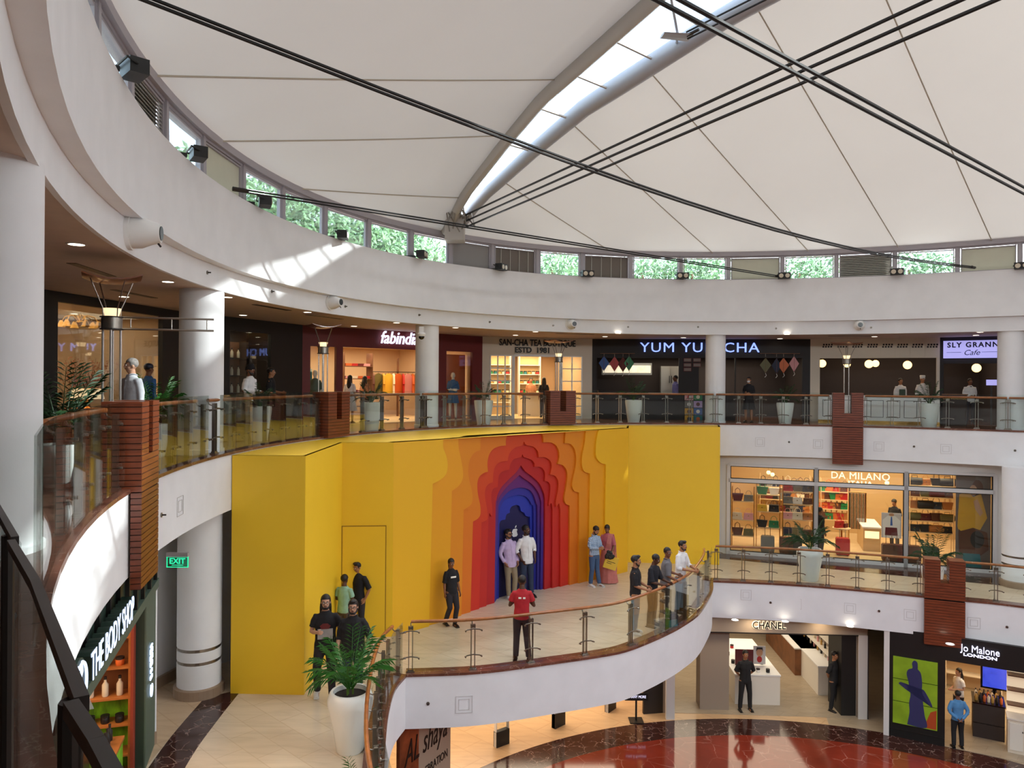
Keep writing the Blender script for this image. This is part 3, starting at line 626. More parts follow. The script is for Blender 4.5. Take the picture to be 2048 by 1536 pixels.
def spl(P, n=3):   # smooth lobes while keeping sharp cusps
    out = []
    for i in range(len(P) - 1):
        p0 = P[max(i - 1, 0)]; p1 = P[i]; p2 = P[i + 1]; p3 = P[min(i + 2, len(P) - 1)]
        def sharp(a, b, c):
            u = V((b[0] - a[0], b[1] - a[1])); v = V((c[0] - b[0], c[1] - b[1]))
            return u.length < 1e-6 or v.length < 1e-6 or u.normalized().dot(v.normalized()) < .45
        if sharp(p0, p1, p2): p0 = (2 * p1[0] - p2[0], 2 * p1[1] - p2[1])
        if sharp(p1, p2, p3): p3 = (2 * p2[0] - p1[0], 2 * p2[1] - p1[1])
        if hypot(p2[0] - p1[0], p2[1] - p1[1]) > .9: out.append(p1); continue
        for k in range(n):
            t = k / n; out.append(tuple(0.5 * (2 * p1[j] + (p2[j] - p0[j]) * t + (2 * p0[j] - 5 * p1[j] + 4 * p2[j] - p3[j]) * t * t + (3 * p1[j] - p0[j] - 3 * p2[j] + p3[j]) * t ** 3) for j in range(2)))
    out.append(P[-1]); return out
DP = .058
for k in range(12):
    m = mat('arch_colour_%d' % k, LC[k], .5) if k == 0 else mat('arch_colour_%d' % k, LC[k], .5, kind='grad', c2=LC2[k], scale=3.2)
    d0, d1 = k * DP, (k + 1) * DP - .002; b = MB(WF)
    if k < 11:
        l, r = LAY[k]; l = spl(ar(l, d0)); r = spl(ar(r, d0)); l[0] = (l[0][0], 0); r[-1] = (r[-1][0], 0)
        if k <= 3:
            l[-1] = (l[-1][0], HB); r[0] = (r[0][0], HB)
            MB(WF).prism([(0, 0)] + l + [(0, HB)], d0, d1, axis='y').build('front_panel' if k == 0 else 'arch_layer', m, hoard); b.prism([(WL, 0), (WL, HB)] + r, d0, d1, axis='y')
        else: b.prism([(0 if k < 2 else l[0][0] - 1.2, 0)] + l + r + [(r[-1][0] + 1.2, 0), (r[-1][0] + 1.2, HB), (l[0][0] - 1.2, HB)], d0, d1, axis='y')
    else: b.prism([(2.2, 0), (6.0, 0), (6.0, HB), (2.2, HB)], d0, d1, axis='y')
    o = b.build('front_panel' if k == 0 else 'door_panel' if k == 11 else 'arch_layer', m, hoard)
    if k == 11: navy = o
# white fruit-shaped emblem on the navy door
u0, v0 = fpx(WF, 840 + 728 * K4, 840 + 866 * K4, 11 * DP)
ap = []
for i in range(40):
    a = 2 * pi * i / 40; x = cos(a) * .115; y = sin(a) * .125
    if abs(x) < .06: y -= .02 * (1 - abs(x) / .06) * (1 if y > 0 else -1)
    dx = x - .125; 
    if hypot(dx, y - .015) < .065: an = atan2(y - .015, dx); x = .125 + cos(an) * .065; y = .015 + sin(an) * .065
    ap.append((u0 + x, v0 + y))
leaf = [(u0 + .0, v0 + .135), (u0 + .012, v0 + .175), (u0 + .05, v0 + .205), (u0 + .05, v0 + .165), (u0 + .03, v0 + .14)]
mat('emblem_white', '#f4f4f4', .5)
MB(WF).prism(ap, 11 * DP - .012, 11 * DP, axis='y').prism(leaf, 11 * DP - .012, 11 * DP, axis='y').build('emblem', 'emblem_white', navy)
# ------------------------------------------------------------ goods and small repeated things
ORD = ['first', 'second', 'third', 'fourth', 'fifth', 'sixth', 'seventh', 'eighth', 'ninth', 'tenth', 'eleventh', 'twelfth', 'thirteenth', 'fourteenth']
COL = {'tan': '#b0713a', 'black': '#1b1a1c', 'brown': '#5b3320', 'red': '#b3201f', 'cream': '#e0d4bd', 'green': '#1f7a45', 'pink': '#d99a9c', 'grey': '#77746f', 'navy': '#1f2740', 'mustard': '#cf9a2a', 'maroon': '#5f1a1e',
       'white': '#ece9e2', 'teal': '#1e6f78', 'orange': '#c9622a', 'olive': '#666036', 'gold': '#b98f45', 'blue': '#3d63a8', 'lilac': '#b79ccc', 'yellow': '#dcb33a'}
for k, v in COL.items(): mat('dye_' + k, v, 0.45)
mat('brass', '#b98d4c', 0.25, metal=0.9); mat('warm_shelf', '#d8b98c', 0.5); mat('shop_wall', '#cbb193', 0.7); mat('wood_mid', '#7c4d2c', 0.45, kind='wood', scale=3); mat('globe_glow', '#ffcf85', .5, emit=3.2); mat('downlight_glow', '#fff0d6', .5, emit=9); mat('clear_glassware', '#cfc7b4', 0.08, spec=.8)
mat('soil', '#241a14', .9); mat('pot_white', '#e9ece9', 0.22); mat('leaf', '#2f6b22', .5, var=.35, scale=6); mat('leaf_dark', '#1d3f1c', .55, var=.35, scale=6); mat('stem_green', '#55752b', .6)
ORD += ['fifteenth', 'sixteenth', 'seventeenth', 'eighteenth', 'nineteenth', 'twentieth', 'twenty-first', 'twenty-second']
def number(group, fmt):
    L_ = sorted([o for o in col.objects if o.get('group') == group and o.parent is None], key=lambda o: o.location.x / max(.3, o.location.y))
    for i, o in enumerate(L_): o['label'] = fmt % ORD[i]
PROTO = {}
def recolor(root, names, m):
    for ch in col_children(root):
        if ch.name.split('.')[0] in names: ch.material_slots[0].link = 'OBJECT'; ch.material_slots[0].material = M(m)
def col_children(o): return CH.get(o.name, [])
CH = {}
def proto(kind):
    """builds a thing of one kind at the origin the first time; later calls copy it with its parts"""
    if kind in PROTO:
        src, chs = PROTO[kind]; r = src.copy(); col.objects.link(r)
        if 'group' in r: del r['group']
        l = []
        for c in chs: d = c.copy(); col.objects.link(d); d.parent = r; l.append(d)
        CH[r.name] = l; return r
    r = bpy.data.objects.new(kind, None); col.objects.link(r); r.empty_display_size = .05; WLOC[r.name] = V((0, 0, 0)); P = []
    def part(b, n, m, sm=False): P.append(b.build(n, m, r, smooth=sm, local=True)); return P[-1]
    if kind == 'handbag':
        b = MB(); b.add([(-.17, -.06, 0), (.17, -.06, 0), (.17, .06, 0), (-.17, .06, 0), (-.15, -.035, .22), (.15, -.035, .22), (.15, .035, .22), (-.15, .035, .22)], [(3, 2, 1, 0), (4, 5, 6, 7), (0, 1, 5, 4), (1, 2, 6, 5), (2, 3, 7, 6), (3, 0, 4, 7)]); part(b, 'body', 'dye_tan')
        part(MB().box(-.155, .155, -.066, .04, .12, .235), 'flap', 'dye_tan'); part(MB().box(-.02, .02, -.072, -.06, .12, .15), 'clasp', 'brass')
        part(MB().tube([(-.1, 0, .22), (-.09, 0, .32), (-.04, 0, .38), (.04, 0, .38), (.09, 0, .32), (.1, 0, .22)], .009, 6), 'handle', 'dye_tan', True)
    elif kind == 'tote_bag':
        b = MB(); b.add([(-.14, -.07, 0), (.14, -.07, 0), (.14, .07, 0), (-.14, .07, 0), (-.2, -.05, .27), (.2, -.05, .27), (.2, .05, .27), (-.2, .05, .27)], [(3, 2, 1, 0), (4, 5, 6, 7), (0, 1, 5, 4), (1, 2, 6, 5), (2, 3, 7, 6), (3, 0, 4, 7)]); part(b, 'body', 'dye_brown')
        for y in (-.045, .045): part(MB().tube([(-.09, y, .26), (-.08, y, .4), (0, y, .46), (.08, y, .4), (.09, y, .26)], .008, 6), 'handle', 'dye_brown', True)
    elif kind == 'duffel_bag':
        b = MB(); b.tube([(-.27, 0, .14), (-.25, 0, .14), (.25, 0, .14), (.27, 0, .14)], [.11, .14, .14, .11], 14); part(b, 'body', 'dye_black', True)
        part(MB().tube([(-.1, 0, .27), (-.09, 0, .36), (.09, 0, .36), (.1, 0, .27)], .012, 6), 'handle', 'dye_black', True); part(MB().tube([(-.25, 0, .285), (.25, 0, .285)], .006, 4), 'zip', 'brass')
    elif kind == 'suitcase':
        b = MB(); pr = [(-.19, .05), (-.17, .03), (.17, .03), (.19, .05), (.2, .1), (.2, .5), (.17, .54), (-.17, .54), (-.2, .5), (-.2, .1)]; b.prism(pr, -.12, .12, axis='y'); part(b, 'shell', 'dye_black')
        rb = MB(); rb.box(-.205, .205, -.008, .008, .08, .52); part(rb, 'zip_band', 'dark_metal')
        part(MB().tube([(-.08, .05, .54), (-.08, .05, .8), (.08, .05, .8), (.08, .05, .54)], .01, 6), 'pull_handle', 'steel')
        for x, y in ((-.15, -.08), (.15, -.08), (-.15, .08), (.15, .08)): part(MB().tube([(x - .012, y, .025), (x + .012, y, .025)], .025, 10), 'wheel', 'black_paint')
    elif kind == 'jar':
        part(MB().lathe([(.04, 0), (.045, .01), (.045, .06), (.038, .07)], seg=14), 'pot', 'dye_orange', True); part(MB().lathe([(.046, .065), (.046, .088)], seg=14), 'lid', 'dye_black')
    elif kind == 'bottle':
        part(MB().lathe([(.03, 0), (.034, .01), (.034, .13), (.014, .16), (.013, .19)], seg=12), 'body', 'clear_glassware', True); part(MB().lathe([(.016, .185), (.016, .215)], seg=10), 'cap', 'dye_black')
    elif kind == 'figurine_vase':
        part(MB().lathe([(.05, 0), (.09, .06), (.07, .15), (.025, .26), (.02, .33), (.045, .4)], seg=14), 'body', 'dye_cream', True); part(MB().lathe([(.055, 0), (.055, .012)], seg=14), 'foot', 'brass')
    elif kind == 'garment':
        b = MB(); part(MB().tube([(0, 0, 0), (0, 0, -.04), (-.02, 0, -.06)], .004, 5), 'hook', 'steel'); part(MB().tube([(-.2, 0, -.12), (0, 0, -.05), (.2, 0, -.12)], .008, 5), 'hanger', 'wood_mid')
        pts = [(-.21, -.14), (-.05, -.06), (.05, -.06), (.21, -.14), (.27, -.45), (.21, -.47), (.18, -.3), (.2, -.82), (.1, -.80), (0, -.84), (-.1, -.80), (-.2, -.82), (-.18, -.3), (-.21, -.47), (-.27, -.45)]
        part(b.prism(pts, -.035, .035, axis='y'), 'cloth', 'dye_mustard')
    elif kind == 'folded_clothes':
        part(MB().box(-.14, .14, -.15, .15, 0, .045), 'lower_layer', 'dye_red'); part(MB().box(-.13, .14, -.15, .14, .047, .09), 'upper_layer', 'dye_red')
    elif kind == 'globe_lamp':
        part(MB().ball((0, 0, 0), .16, seg=18), 'globe', 'globe_glow', True); part(MB().tube([(0, 0, .15), (0, 0, .75)], .006, 6), 'cord', 'black_paint'); part(MB().lathe([(.04, .14), (.04, .19)], seg=12), 'cap', 'brass')
    elif kind == 'downlight':
        part(MB().lathe([(.075, -.006), (.075, .0)], seg=20), 'lens', 'downlight_glow'); part(MB().lathe([(.075, -.008), (.095, -.008), (.095, 0), (.075, 0)], seg=20, cap=False), 'bezel', 'trim_paint')
    elif kind == 'paper_kite':
        part(MB().prism([(0, .34), (.24, .02), (0, -.34), (-.24, .02)], -.008, .008, axis='y'), 'sail', 'dye_blue'); part(MB().tube([(0, -.012, .34), (0, -.012, -.34)], .006, 5), 'spar', 'wood_mid')
        part(MB().tube([(0, 0, -.34), (.04, 0, -.44), (-.03, 0, -.52)], .012, 5), 'tail', 'dye_white')
    elif kind == 'spotlight':     # twin-lamp fixture clamped on the ledge
        part(MB().box(-.05, .05, -.02, .2, .0, .05), 'bracket', 'black_paint')
        part(MB().box(-.15, .15, -.26, -.08, .0, .15), 'housing', 'black_paint')
        for x in (-.075, .075): part(MB().tube([(x, -.27, .07), (x, -.25, .07)], .055, 14), 'lens', 'spot_lens')
        part(MB().tube([(-.17, -.15, .08), (-.17, -.05, .12), (.17, -.05, .12), (.17, -.15, .08)], .012, 6), 'yoke', 'black_paint')
    elif kind == 'wall_projector':
        part(MB().tube([(0, 0, 0), (0, -.05, 0)], .21, 28), 'mounting_plate', 'white_paint', True); part(MB().tube([(0, -.05, 0), (0, -.15, 0), (0, -.26, 0), (0, -.36, 0)], [.19, .185, .14, .11], 28), 'shell', 'white_paint', True)
        part(MB().tube([(0, -.355, 0), (0, -.37, 0)], .085, 20), 'lens', 'black_gloss', True); part(MB().tube([(0, -.33, -.12), (0, -.36, -.16)], .012, 6), 'knob', 'dark_metal')
    elif kind == 'sprinkler': part(MB().tube([(0, 0, 0), (0, -.015, 0)], .035, 12), 'rose', 'steel'); part(MB().tube([(0, -.015, 0), (0, -.07, 0)], .012, 8), 'nozzle', 'dark_metal')
    elif kind == 'laser_gate':
        part(MB().box(-.04, .04, -.2, .2, 0, 1.45), 'clear_panel', SHOPGLASS); part(MB().box(-.07, .07, -.22, .22, 0, .42), 'base', 'black_paint'); part(MB().box(-.05, .05, -.22, -.2, 0, 1.5).box(-.05, .05, .2, .22, 0, 1.5).box(-.05, .05, -.22, .22, 1.45, 1.5), 'frame', 'white_paint')
    PROTO[kind] = (r, P); CH[r.name] = P; return r
mat('spot_lens', '#d8cdb8', 0.2)
def put(kind, loc, label, cat, rz=0, s=1.0, dye=None, dn=('body', 'flap', 'handle'), group=None, name=None):
    r = proto(kind); r.location = loc; r.rotation_euler = (0, 0, rz); r.scale = (s, s, s) if not isinstance(s, tuple) else s
    r['label'] = label; r['category'] = cat
    if group: r['group'] = group
    if dye: recolor(r, dn, 'dye_' + dye)
    return r
# leafy planter
def frond(b, base, d, L, rise, droop, nl=11, wdt=.012, ll=.22):
    pts = []
    for i in range(7):
        t = i / 6; pts.append(base + d * (L * t) + V((0, 0, rise * t - droop * t * t)))
    b.tube(pts, [.007 * (1 - .8 * i / 6) + .002 for i in range(7)], 4, cap=False)
    for i in range(2, nl + 1):
        t = i / nl; k = min(5, int(t * 6)); p = pts[k].lerp(pts[k + 1], t * 6 - k); tg = (pts[k + 1] - pts[k]).normalized(); sd = tg.cross(V((0, 0, 1)))
        if sd.length < .05: sd = V((1, 0, 0))
        sd.normalize(); l = ll * (1 - .55 * abs(t - .45)) * random.uniform(.85, 1.1)
        for s in (-1, 1):
            e = p + (tg * .75 + sd * s * .75).normalized() * l + V((0, 0, -l * .28 + random.uniform(-.02, .02))); m = p.lerp(e, .45) + V((0, 0, l * .08)); w = tg.cross(V((0, 0, 1))).cross((e - p).normalized()).normalized() * wdt
            if w.length < 1e-4: w = tg * wdt
            b.add([p, m + w, e, m - w], [(0, 1, 2, 3)])
def planter(loc, label, hpot=.8, rtop=.27, rbot=.19, fol=.8, n=16, dark=False, name='potted_palm', rim=True, cat='potted plant', grp=None, bulge=False):
    o = thing(name, label, cat, tuple(loc), grp); loc = V(loc)
    prof = [(rbot * .95, 0), (rbot, .015), ((rtop + rbot) / 2 + .01, hpot * .5), (rtop, hpot * .93), (rtop * .98, hpot), (rtop * .86, hpot), (rtop * .84, hpot * .93)] if not bulge else \
        [(rbot * .95, 0), (rbot, .015), (rbot + (rtop - rbot) * .45, hpot * .4), (rtop * 1.04, hpot * .78), (rtop * 1.05, hpot * .88), (rtop * .96, hpot * .97), (rtop * .9, hpot), (rtop * .78, hpot), (rtop * .76, hpot * .9)]
    MB().lathe(prof, loc, 28).build('pot', 'pot_white', o, smooth=True)
    MB().lathe([(rtop * .84, hpot * .9), (rtop * .84, hpot * .925)], loc, 20).build('soil', 'soil', o)
    b = MB(); st = MB(); c = loc + V((0, 0, hpot * .92))
    for k in range(max(4, n // 4)): a = random.uniform(0, 6.28); st.tube([c + V((cos(a) * .05, sin(a) * .05, 0)), c + V((cos(a) * .06, sin(a) * .06, fol * .45))], .012, 5)
    st.build('stems', 'stem_green', o)
    for k in range(n):
        a = 2 * pi * k / n + random.uniform(-.25, .25); el = random.uniform(.25, 1.0); d = V((cos(a), sin(a), 0)); L = fol * (.35 + .5 * (1 - el)) * random.uniform(.85, 1.1)
        frond(b, c + V((cos(a) * .04, sin(a) * .04, fol * .12)), d, L, fol * (.55 + .75 * el), fol * (.25 + .55 * (1 - el)), 12, .013 * (fol / .8), .26 * fol)
    b.build('foliage', 'leaf_dark' if dark else 'leaf', o); return o
def lit_room(nm, Fm, u0, u1, dep, z0, z1, wallm, floorm, ceilm, power, colr=(1, .78, .5), y0=.12, lampz=None):
    """back wall, side walls, ceiling of one shop interior and its ceiling light"""
    b = MB(Fm); b.box(u0, u1, dep, dep + .08, z0, z1).box(u0 - .08, u0, y0, dep, z0, z1).box(u1, u1 + .08, y0, dep, z0, z1); struct('wall_' + nm, b, wallm)
    struct('ceiling', MB(Fm).box(u0, u1, y0, dep, z1, z1 + .05), ceilm)
    if floorm: struct('floor', MB(Fm).box(u0, u1, y0 - .1, dep, z0 - .03, z0 + .012), floorm)
    l = area('ceiling_light', Fm @ V(((u0 + u1) / 2, (y0 + dep) / 2, z1 - .06)), (u1 - u0) * .8, (dep - y0) * .6, power, colr, rotz=atan2(Fm[1][0], Fm[0][0])); return l
def facewall(Fm, L, H, ops, m, nm, y0=0.0, y1=.12, z0=0.0):
    b = MB(Fm); x = 0
    for (a, c, lo, hi) in sorted(ops):
        if a > x + .001: b.box(x, a, y0, y1, z0, H)
        if hi < H - .001: b.box(a, c, y0, y1, hi, H)
        if lo > z0 + .001: b.box(a, c, y0, y1, z0, lo)
        x = c
    if x < L - .001: b.box(x, L, y0, y1, z0, H)
    return struct('wall_' + nm, b, m)
def opx(Fm, x0, x1, ytop, ybot=None, dep=0):
    u0, za = fpx(Fm, x0, ytop, dep); u1, zb = fpx(Fm, x1, ytop, dep); zt = fpx(Fm, (x0 + x1) / 2, ytop, dep)[1]
    lo = fpx(Fm, (x0 + x1) / 2, ybot, dep)[1] if ybot else 0.0
    return (u0, u1, lo, zt)
def loc(Fm, u, y, z): return Fm @ V((u, y, z))
def rzf(Fm): return atan2(Fm[1][0], Fm[0][0])
# ------------------------------------------------------------ upper gallery shops
H3 = 3.08
FP = [(-9.0, 9.5), (-8.84, 14.15), (-8.2, 18.44), (-6.38, 22.81), (-1.11, 27.95), (3.1, 29.04), (11.19, 28.15), (15.14, 26.55), (16.9, 25.3), (20.5, 21.0)]
FR = [frame(FP[i], FP[i + 1]) for i in range(len(FP) - 1)]
mat('maroon_wall', '#6a1a1a', .5); mat('cream_front', '#ddd1bf', .6); mat('charcoal_front', '#211a1a', .6); mat('kitchen_steel', '#a09a90', .3, metal=.6); mat('cafe_dark', '#3a2f2c', .7)
mat('sign_white', '#e9e6ff', .5, emit=1.5, ec='#dfe0ff'); mat('sign_blue', '#9db4ff', .5, emit=1.5, ec='#8aa4ff'); mat('sign_panel', '#a9a8e0', .5, emit=.75, ec='#b7b4ff'); mat('sign_dark', '#161a3a', .5); mat('gold_letters', '#caa75a', .3, metal=.6); mat('letter_black', '#17120f', .5); mat('letter_halo', '#fff2c4', .5, emit=.5)
mat('wood_shelf', '#6b4630', .5, kind='wood', scale=3)
# left blank front next to the edge column, then the black lamp shop
Fm, L = FR[0]; facewall(Fm, L, H3, [], 'charcoal_front', 'left')
Fm, L = FR[1]; o1 = opx(Fm, 116, 326, 618); facewall(Fm, L, H3, [(o1[0], min(o1[1], L - .2), 0, o1[3])], 'black_paint', 'lamp_shop')
lit_room('lamp_shop_interior', Fm, .1, L - .1, 3.2, 0, 2.9, 'shop_wall', 'wood_mid', 'cream_front', 55)
b = MB(Fm)
struct('window_50', MB(Fm).box(o1[0], min(o1[1], L - .2), .05, .06, 0, o1[3]), SHOPGLASS)
# chandelier seen at the left window
pc = loc(Fm, fpx(Fm, 160, 645, 1.2)[0], 1.2, fpx(Fm, 160, 645, 1.2)[1]); t = thing('brass_chandelier', 'lit brass chandelier with bell shades inside the black shop', 'chandelier', tuple(pc))
MB().tube([pc + V((0, 0, 0)), V((pc.x, pc.y, 2.88))], .012, 8).ball(pc, .07, seg=12).build('stem', 'brass', t, smooth=True)
for k in range(6):
    a = k * pi / 3 + .3; d = V((cos(a), sin(a), 0)); MB().tube([pc, pc + d * .15 + V((0, 0, .16)), pc + d * .3 + V((0, 0, .12)), pc + d * .37 + V((0, 0, -.02))], .012, 6).build('arm', 'brass', t, smooth=True)
    s = MB().lathe([(.025, .04), (.045, 0), (.09, -.11), (.085, -.11), (.04, .0)], pc + d * .37, 14, cap=False).build('bell_shade', 'brass', t, smooth=True)
    q = MB().ball(pc + d * .37 + V((0, 0, -.07)), .032, seg=10).build('bulb', 'lamp_glow', t, smooth=True)
# display furniture of the black shop
def shelves(Fm, u0, u1, y, dep, zs, m, label, name='display_shelf', back=None, z0=0.0, side=True):
    c = loc(Fm, (u0 + u1) / 2, y, z0); o = thing(name, label, 'shelf', tuple(c))
    for z in zs: MB(Fm).box(u0, u1, y, y + dep, z, z + .03).build('board', m, o)
    if side:
        for u in (u0 - .03, u1): MB(Fm).box(u, u + .03, y, y + dep, z0, max(zs) + .5).build('side_panel', m, o)
    if back: MB(Fm).box(u0, u1, y + dep, y + dep + .02, z0, max(zs) + .5).build('back_panel', back, o)
    return o
uA = fpx(Fm, 285, 700, 1.2)[0]; uB = fpx(Fm, 322, 700, 1.2)[0]
shelves(Fm, uA, uB, 1.2, .35, (.5, 1.15, 1.85), 'dark_metal', 'dark shelf of gilded ornaments behind the sunlit column', back='warm_shelf')
for j, z in enumerate((1.18, 1.88)):
    for i in range(4): put('figurine_vase', loc(Fm, uA + .12 + i * (uB - uA - .2) / 3, 1.35, z), '%s gilded cream vase from the left on the %s ornament shelf' % (ORD[i], 'upper' if j else 'middle'), 'vase', s=.8, group='ornaments in the black shop')
u0 = fpx(Fm, 200, 700, 2.6)[0]; u1 = fpx(Fm, 262, 700, 2.6)[0]
shelves(Fm, u0, u1, 2.6, .35, (.5, 1.05, 1.6, 2.1), 'dark_metal', 'dark shelf of small lit boxes deeper in the black shop', back='cafe_dark')
for j, z in enumerate((1.08, 1.63)):
    for i in range(5): put('figurine_vase', loc(Fm, u0 + .12 + i * (u1 - u0 - .24) / 4, 2.75, z), '%s small vase from the left on the %s back shelf' % (ORD[i], 'upper' if j else 'lower'), 'vase', s=.55, group='ornaments in the black shop', dye='gold')
# twiggy blossom arrangement and a lit display table
pc = loc(Fm, fpx(Fm, 168, 700, 1.5)[0], 1.5, 0); t = thing('blossom_arrangement', 'large russet twig arrangement behind the older man', 'flower arrangement', tuple(pc)); b = MB(); lf = MB()
for k in range(46):
    a = random.uniform(0, 6.28); sp = random.uniform(.15, .75); top = pc + V((cos(a) * sp, sin(a) * sp, random.uniform(1.35, 1.95))); b.tube([pc + V((0, 0, .85)), pc.lerp(top, .6) + V((0, 0, .1)), top], [.008, .005, .003], 4, cap=False)
    for q in range(9): p = (pc + V((0, 0, .9))).lerp(top, random.uniform(.45, 1.05)) + V([random.uniform(-.09, .09) for _ in range(3)]); lf.add([p, p + V((.035, .01, .02)), p + V((.01, .02, .04))], [(0, 1, 2)])
mat('twig', '#5a3a24', .8); mat('blossom', '#9c4f2e', .7); b.build('branches', 'twig', t); lf.build('blossom', 'blossom', t); MB().lathe([(.12, 0), (.2, .1), (.22, .55), (.1, .9)], pc, 18).build('vase', 'wood_mid', t, smooth=True)
pc = loc(Fm, fpx(Fm, 175, 700, .75)[0], .75, 0); t = thing('display_table', 'low table with lit shade near the blossom arrangement', 'table', tuple(pc))
MB().box(pc.x - .55, pc.x + .55, pc.y - .3, pc.y + .3, .72, .76).build('table_top', 'wood_mid', t)
for dx in (-.5, .5):
    for dy in (-.26, .26): MB().box(pc.x + dx - .02, pc.x + dx + .02, pc.y + dy - .02, pc.y + dy + .02, 0, .72).build('leg', 'dark_metal', t)
pz = pc + V((0, 0, .76)); t = thing('box_lamp', 'wide cream lampshade glowing on the low table', 'lamp', tuple(pz)); MB().lathe([(.03, 0), (.1, .0), (.03, .03), (.02, .2)], pz, 14).build('base', 'brass', t); MB().lathe([(.34, .2), (.28, .42), (.27, .42), (.33, .2)], pz, 24).build('shade', 'lamp_shade', t, smooth=True)
Fm, L = FR[2]; o2 = opx(Fm, 460, 542, 664); facewall(Fm, L, H3, [(o2[0], o2[1], 0, o2[3])], 'black_paint', 'glassware_shop')
lit_room('glassware_interior', Fm, .3, L - .1, 2.0, 0, 2.9, 'cafe_dark', 'wood_mid', 'cafe_dark', 22)
struct('window_51', MB(Fm).box(o2[0], o2[1], .05, .06, 0, o2[3]), SHOPGLASS)
shelves(Fm, o2[0] - .2, o2[1] + .1, .9, .35, (.5, 1.0, 1.5, 2.0), 'dark_metal', 'dark shelf of glassware behind the turbaned waiter', back='wood_shelf')
for j, z in enumerate((1.03, 1.53, 2.03)):
    for i in range(7): put('bottle', loc(Fm, o2[0] - .1 + i * (o2[1] - o2[0]) / 6.2, 1.05, z), '%s glass carafe from the left on the %s glassware shelf' % (ORD[i], ('lower', 'middle', 'top')[j]), 'carafe', s=1.3, group='glassware behind the waiter')
# red clothing shop
Fm, L = FR[3]
a = opx(Fm, 621, 673, 693); c = opx(Fm, 686, 846, 697); d = opx(Fm, 893, 945, 703); MT = max(c[3], a[3])
facewall(Fm, L, H3, [(a[0], a[1], 0, a[3]), (c[0], c[1], 0, c[3]), (d[0], d[1], 0, d[3])], 'maroon_wall', 'red_shop')
lit_room('red_shop_interior', Fm, .1, L - .15, 5.0, 0, 2.7, 'shop_wall', 'warm_shelf', 'cream_front', 230)
struct('window_52', MB(Fm).box(a[0], a[1], .05, .06, 0, a[3]), SHOPGLASS); struct('window_53', MB(Fm).box(d[0], d[1], .05, .06, 0, d[3]), SHOPGLASS)
MB(Fm).box(d[0] - .1, d[1] + .25, .7, .74, 0, 2.4).build('display_screen', 'dye_orange'); bpy.data.objects['display_screen']['label'] = 'orange backdrop behind the blue-dressed mannequin'; bpy.data.objects['display_screen']['category'] = 'backdrop'
u0, z0 = fpx(Fm, 757, 678); u1 = fpx(Fm, 848, 678)[0]
s = thing('shop_sign', 'glowing white handwritten fabindia sign on the red shop', 'sign', tuple(loc(Fm, (u0 + u1) / 2, -.08, z0)))
text('lettering', 'fabindia', .58, Fm, (u0, -.1, z0 + .04), 'sign_white', s, .02, 'LEFT', .006, (u1 - u0) / 2.12, shear=.25)
uu = [fpx(Fm, x, 730, 3.2) for x in (690, 712, 740, 765, 800, 835)]
rack = thing('clothes_rail', 'hanging rail of striped and yellow kurtas at the back of the red shop', 'clothes rail', tuple(loc(Fm, 3.4, 3.6, 0)))
ra, rb = fpx(Fm, 740, 710, 3.5)[0], fpx(Fm, 850, 710, 3.5)[0]
MB(Fm).tube([(ra, 3.5, 1.75), (rb, 3.5, 1.75)], .015, 8).build('rail', 'dark_metal', rack)
for u in (ra, (ra + rb) / 2, rb): MB(Fm).box(u - .03, u + .03, 3.5, 3.56, 0, 2.3).build('upright', 'wood_shelf', rack)
kc = ['brown', 'olive', 'mustard', 'yellow', 'cream', 'orange', 'red', 'pink', 'orange', 'tan', 'red']
for i, k in enumerate(kc): put('garment', loc(Fm, ra + .15 + i * (rb - ra - .3) / 10, 3.5, 1.75), '%s kurta, %s from the left on the back clothes rail' % (k, ORD[i]), 'kurta', rz=rzf(Fm) + (.1 if i % 2 else 1.1), dye=k, dn=('cloth',), s=(1, 1, 1.05), group='kurtas on the clothes rail')
shelves(Fm, fpx(Fm, 690, 700, 2.4)[0], fpx(Fm, 745, 700, 2.4)[0], 2.4, .4, (.45, .95, 1.45, 1.9), 'wood_shelf', 'wooden shelf of folded red clothes in the red shop')
us = fpx(Fm, 690, 700, 2.4)[0]; ue = fpx(Fm, 745, 700, 2.4)[0]
for j, z in enumerate((.98, 1.48, 1.93)):
    for i in range(4): k = ('red', 'maroon', 'pink', 'cream', 'orange')[(i + j * 2) % 5]; put('folded_clothes', loc(Fm, us + .2 + i * (ue - us - .4) / 3, 2.6, z), '%s folded clothes, %s from the left on the %s shelf of the red shop' % (k, ORD[i], ('lower', 'middle', 'top')[j]), 'folded clothes', rz=rzf(Fm), dye=k, dn=('lower_layer', 'upper_layer'))
for i, k in enumerate(('green', 'grey', 'cream', 'teal')): put('garment', loc(Fm, a[0] + .25 + i * .22, 1.6, 1.85), '%s kurta, %s from the left in the red shop left window' % (k, ORD[i]), 'kurta', rz=rzf(Fm) + 1.1, dye=k, dn=('cloth',), s=(1, 1, 1.25))
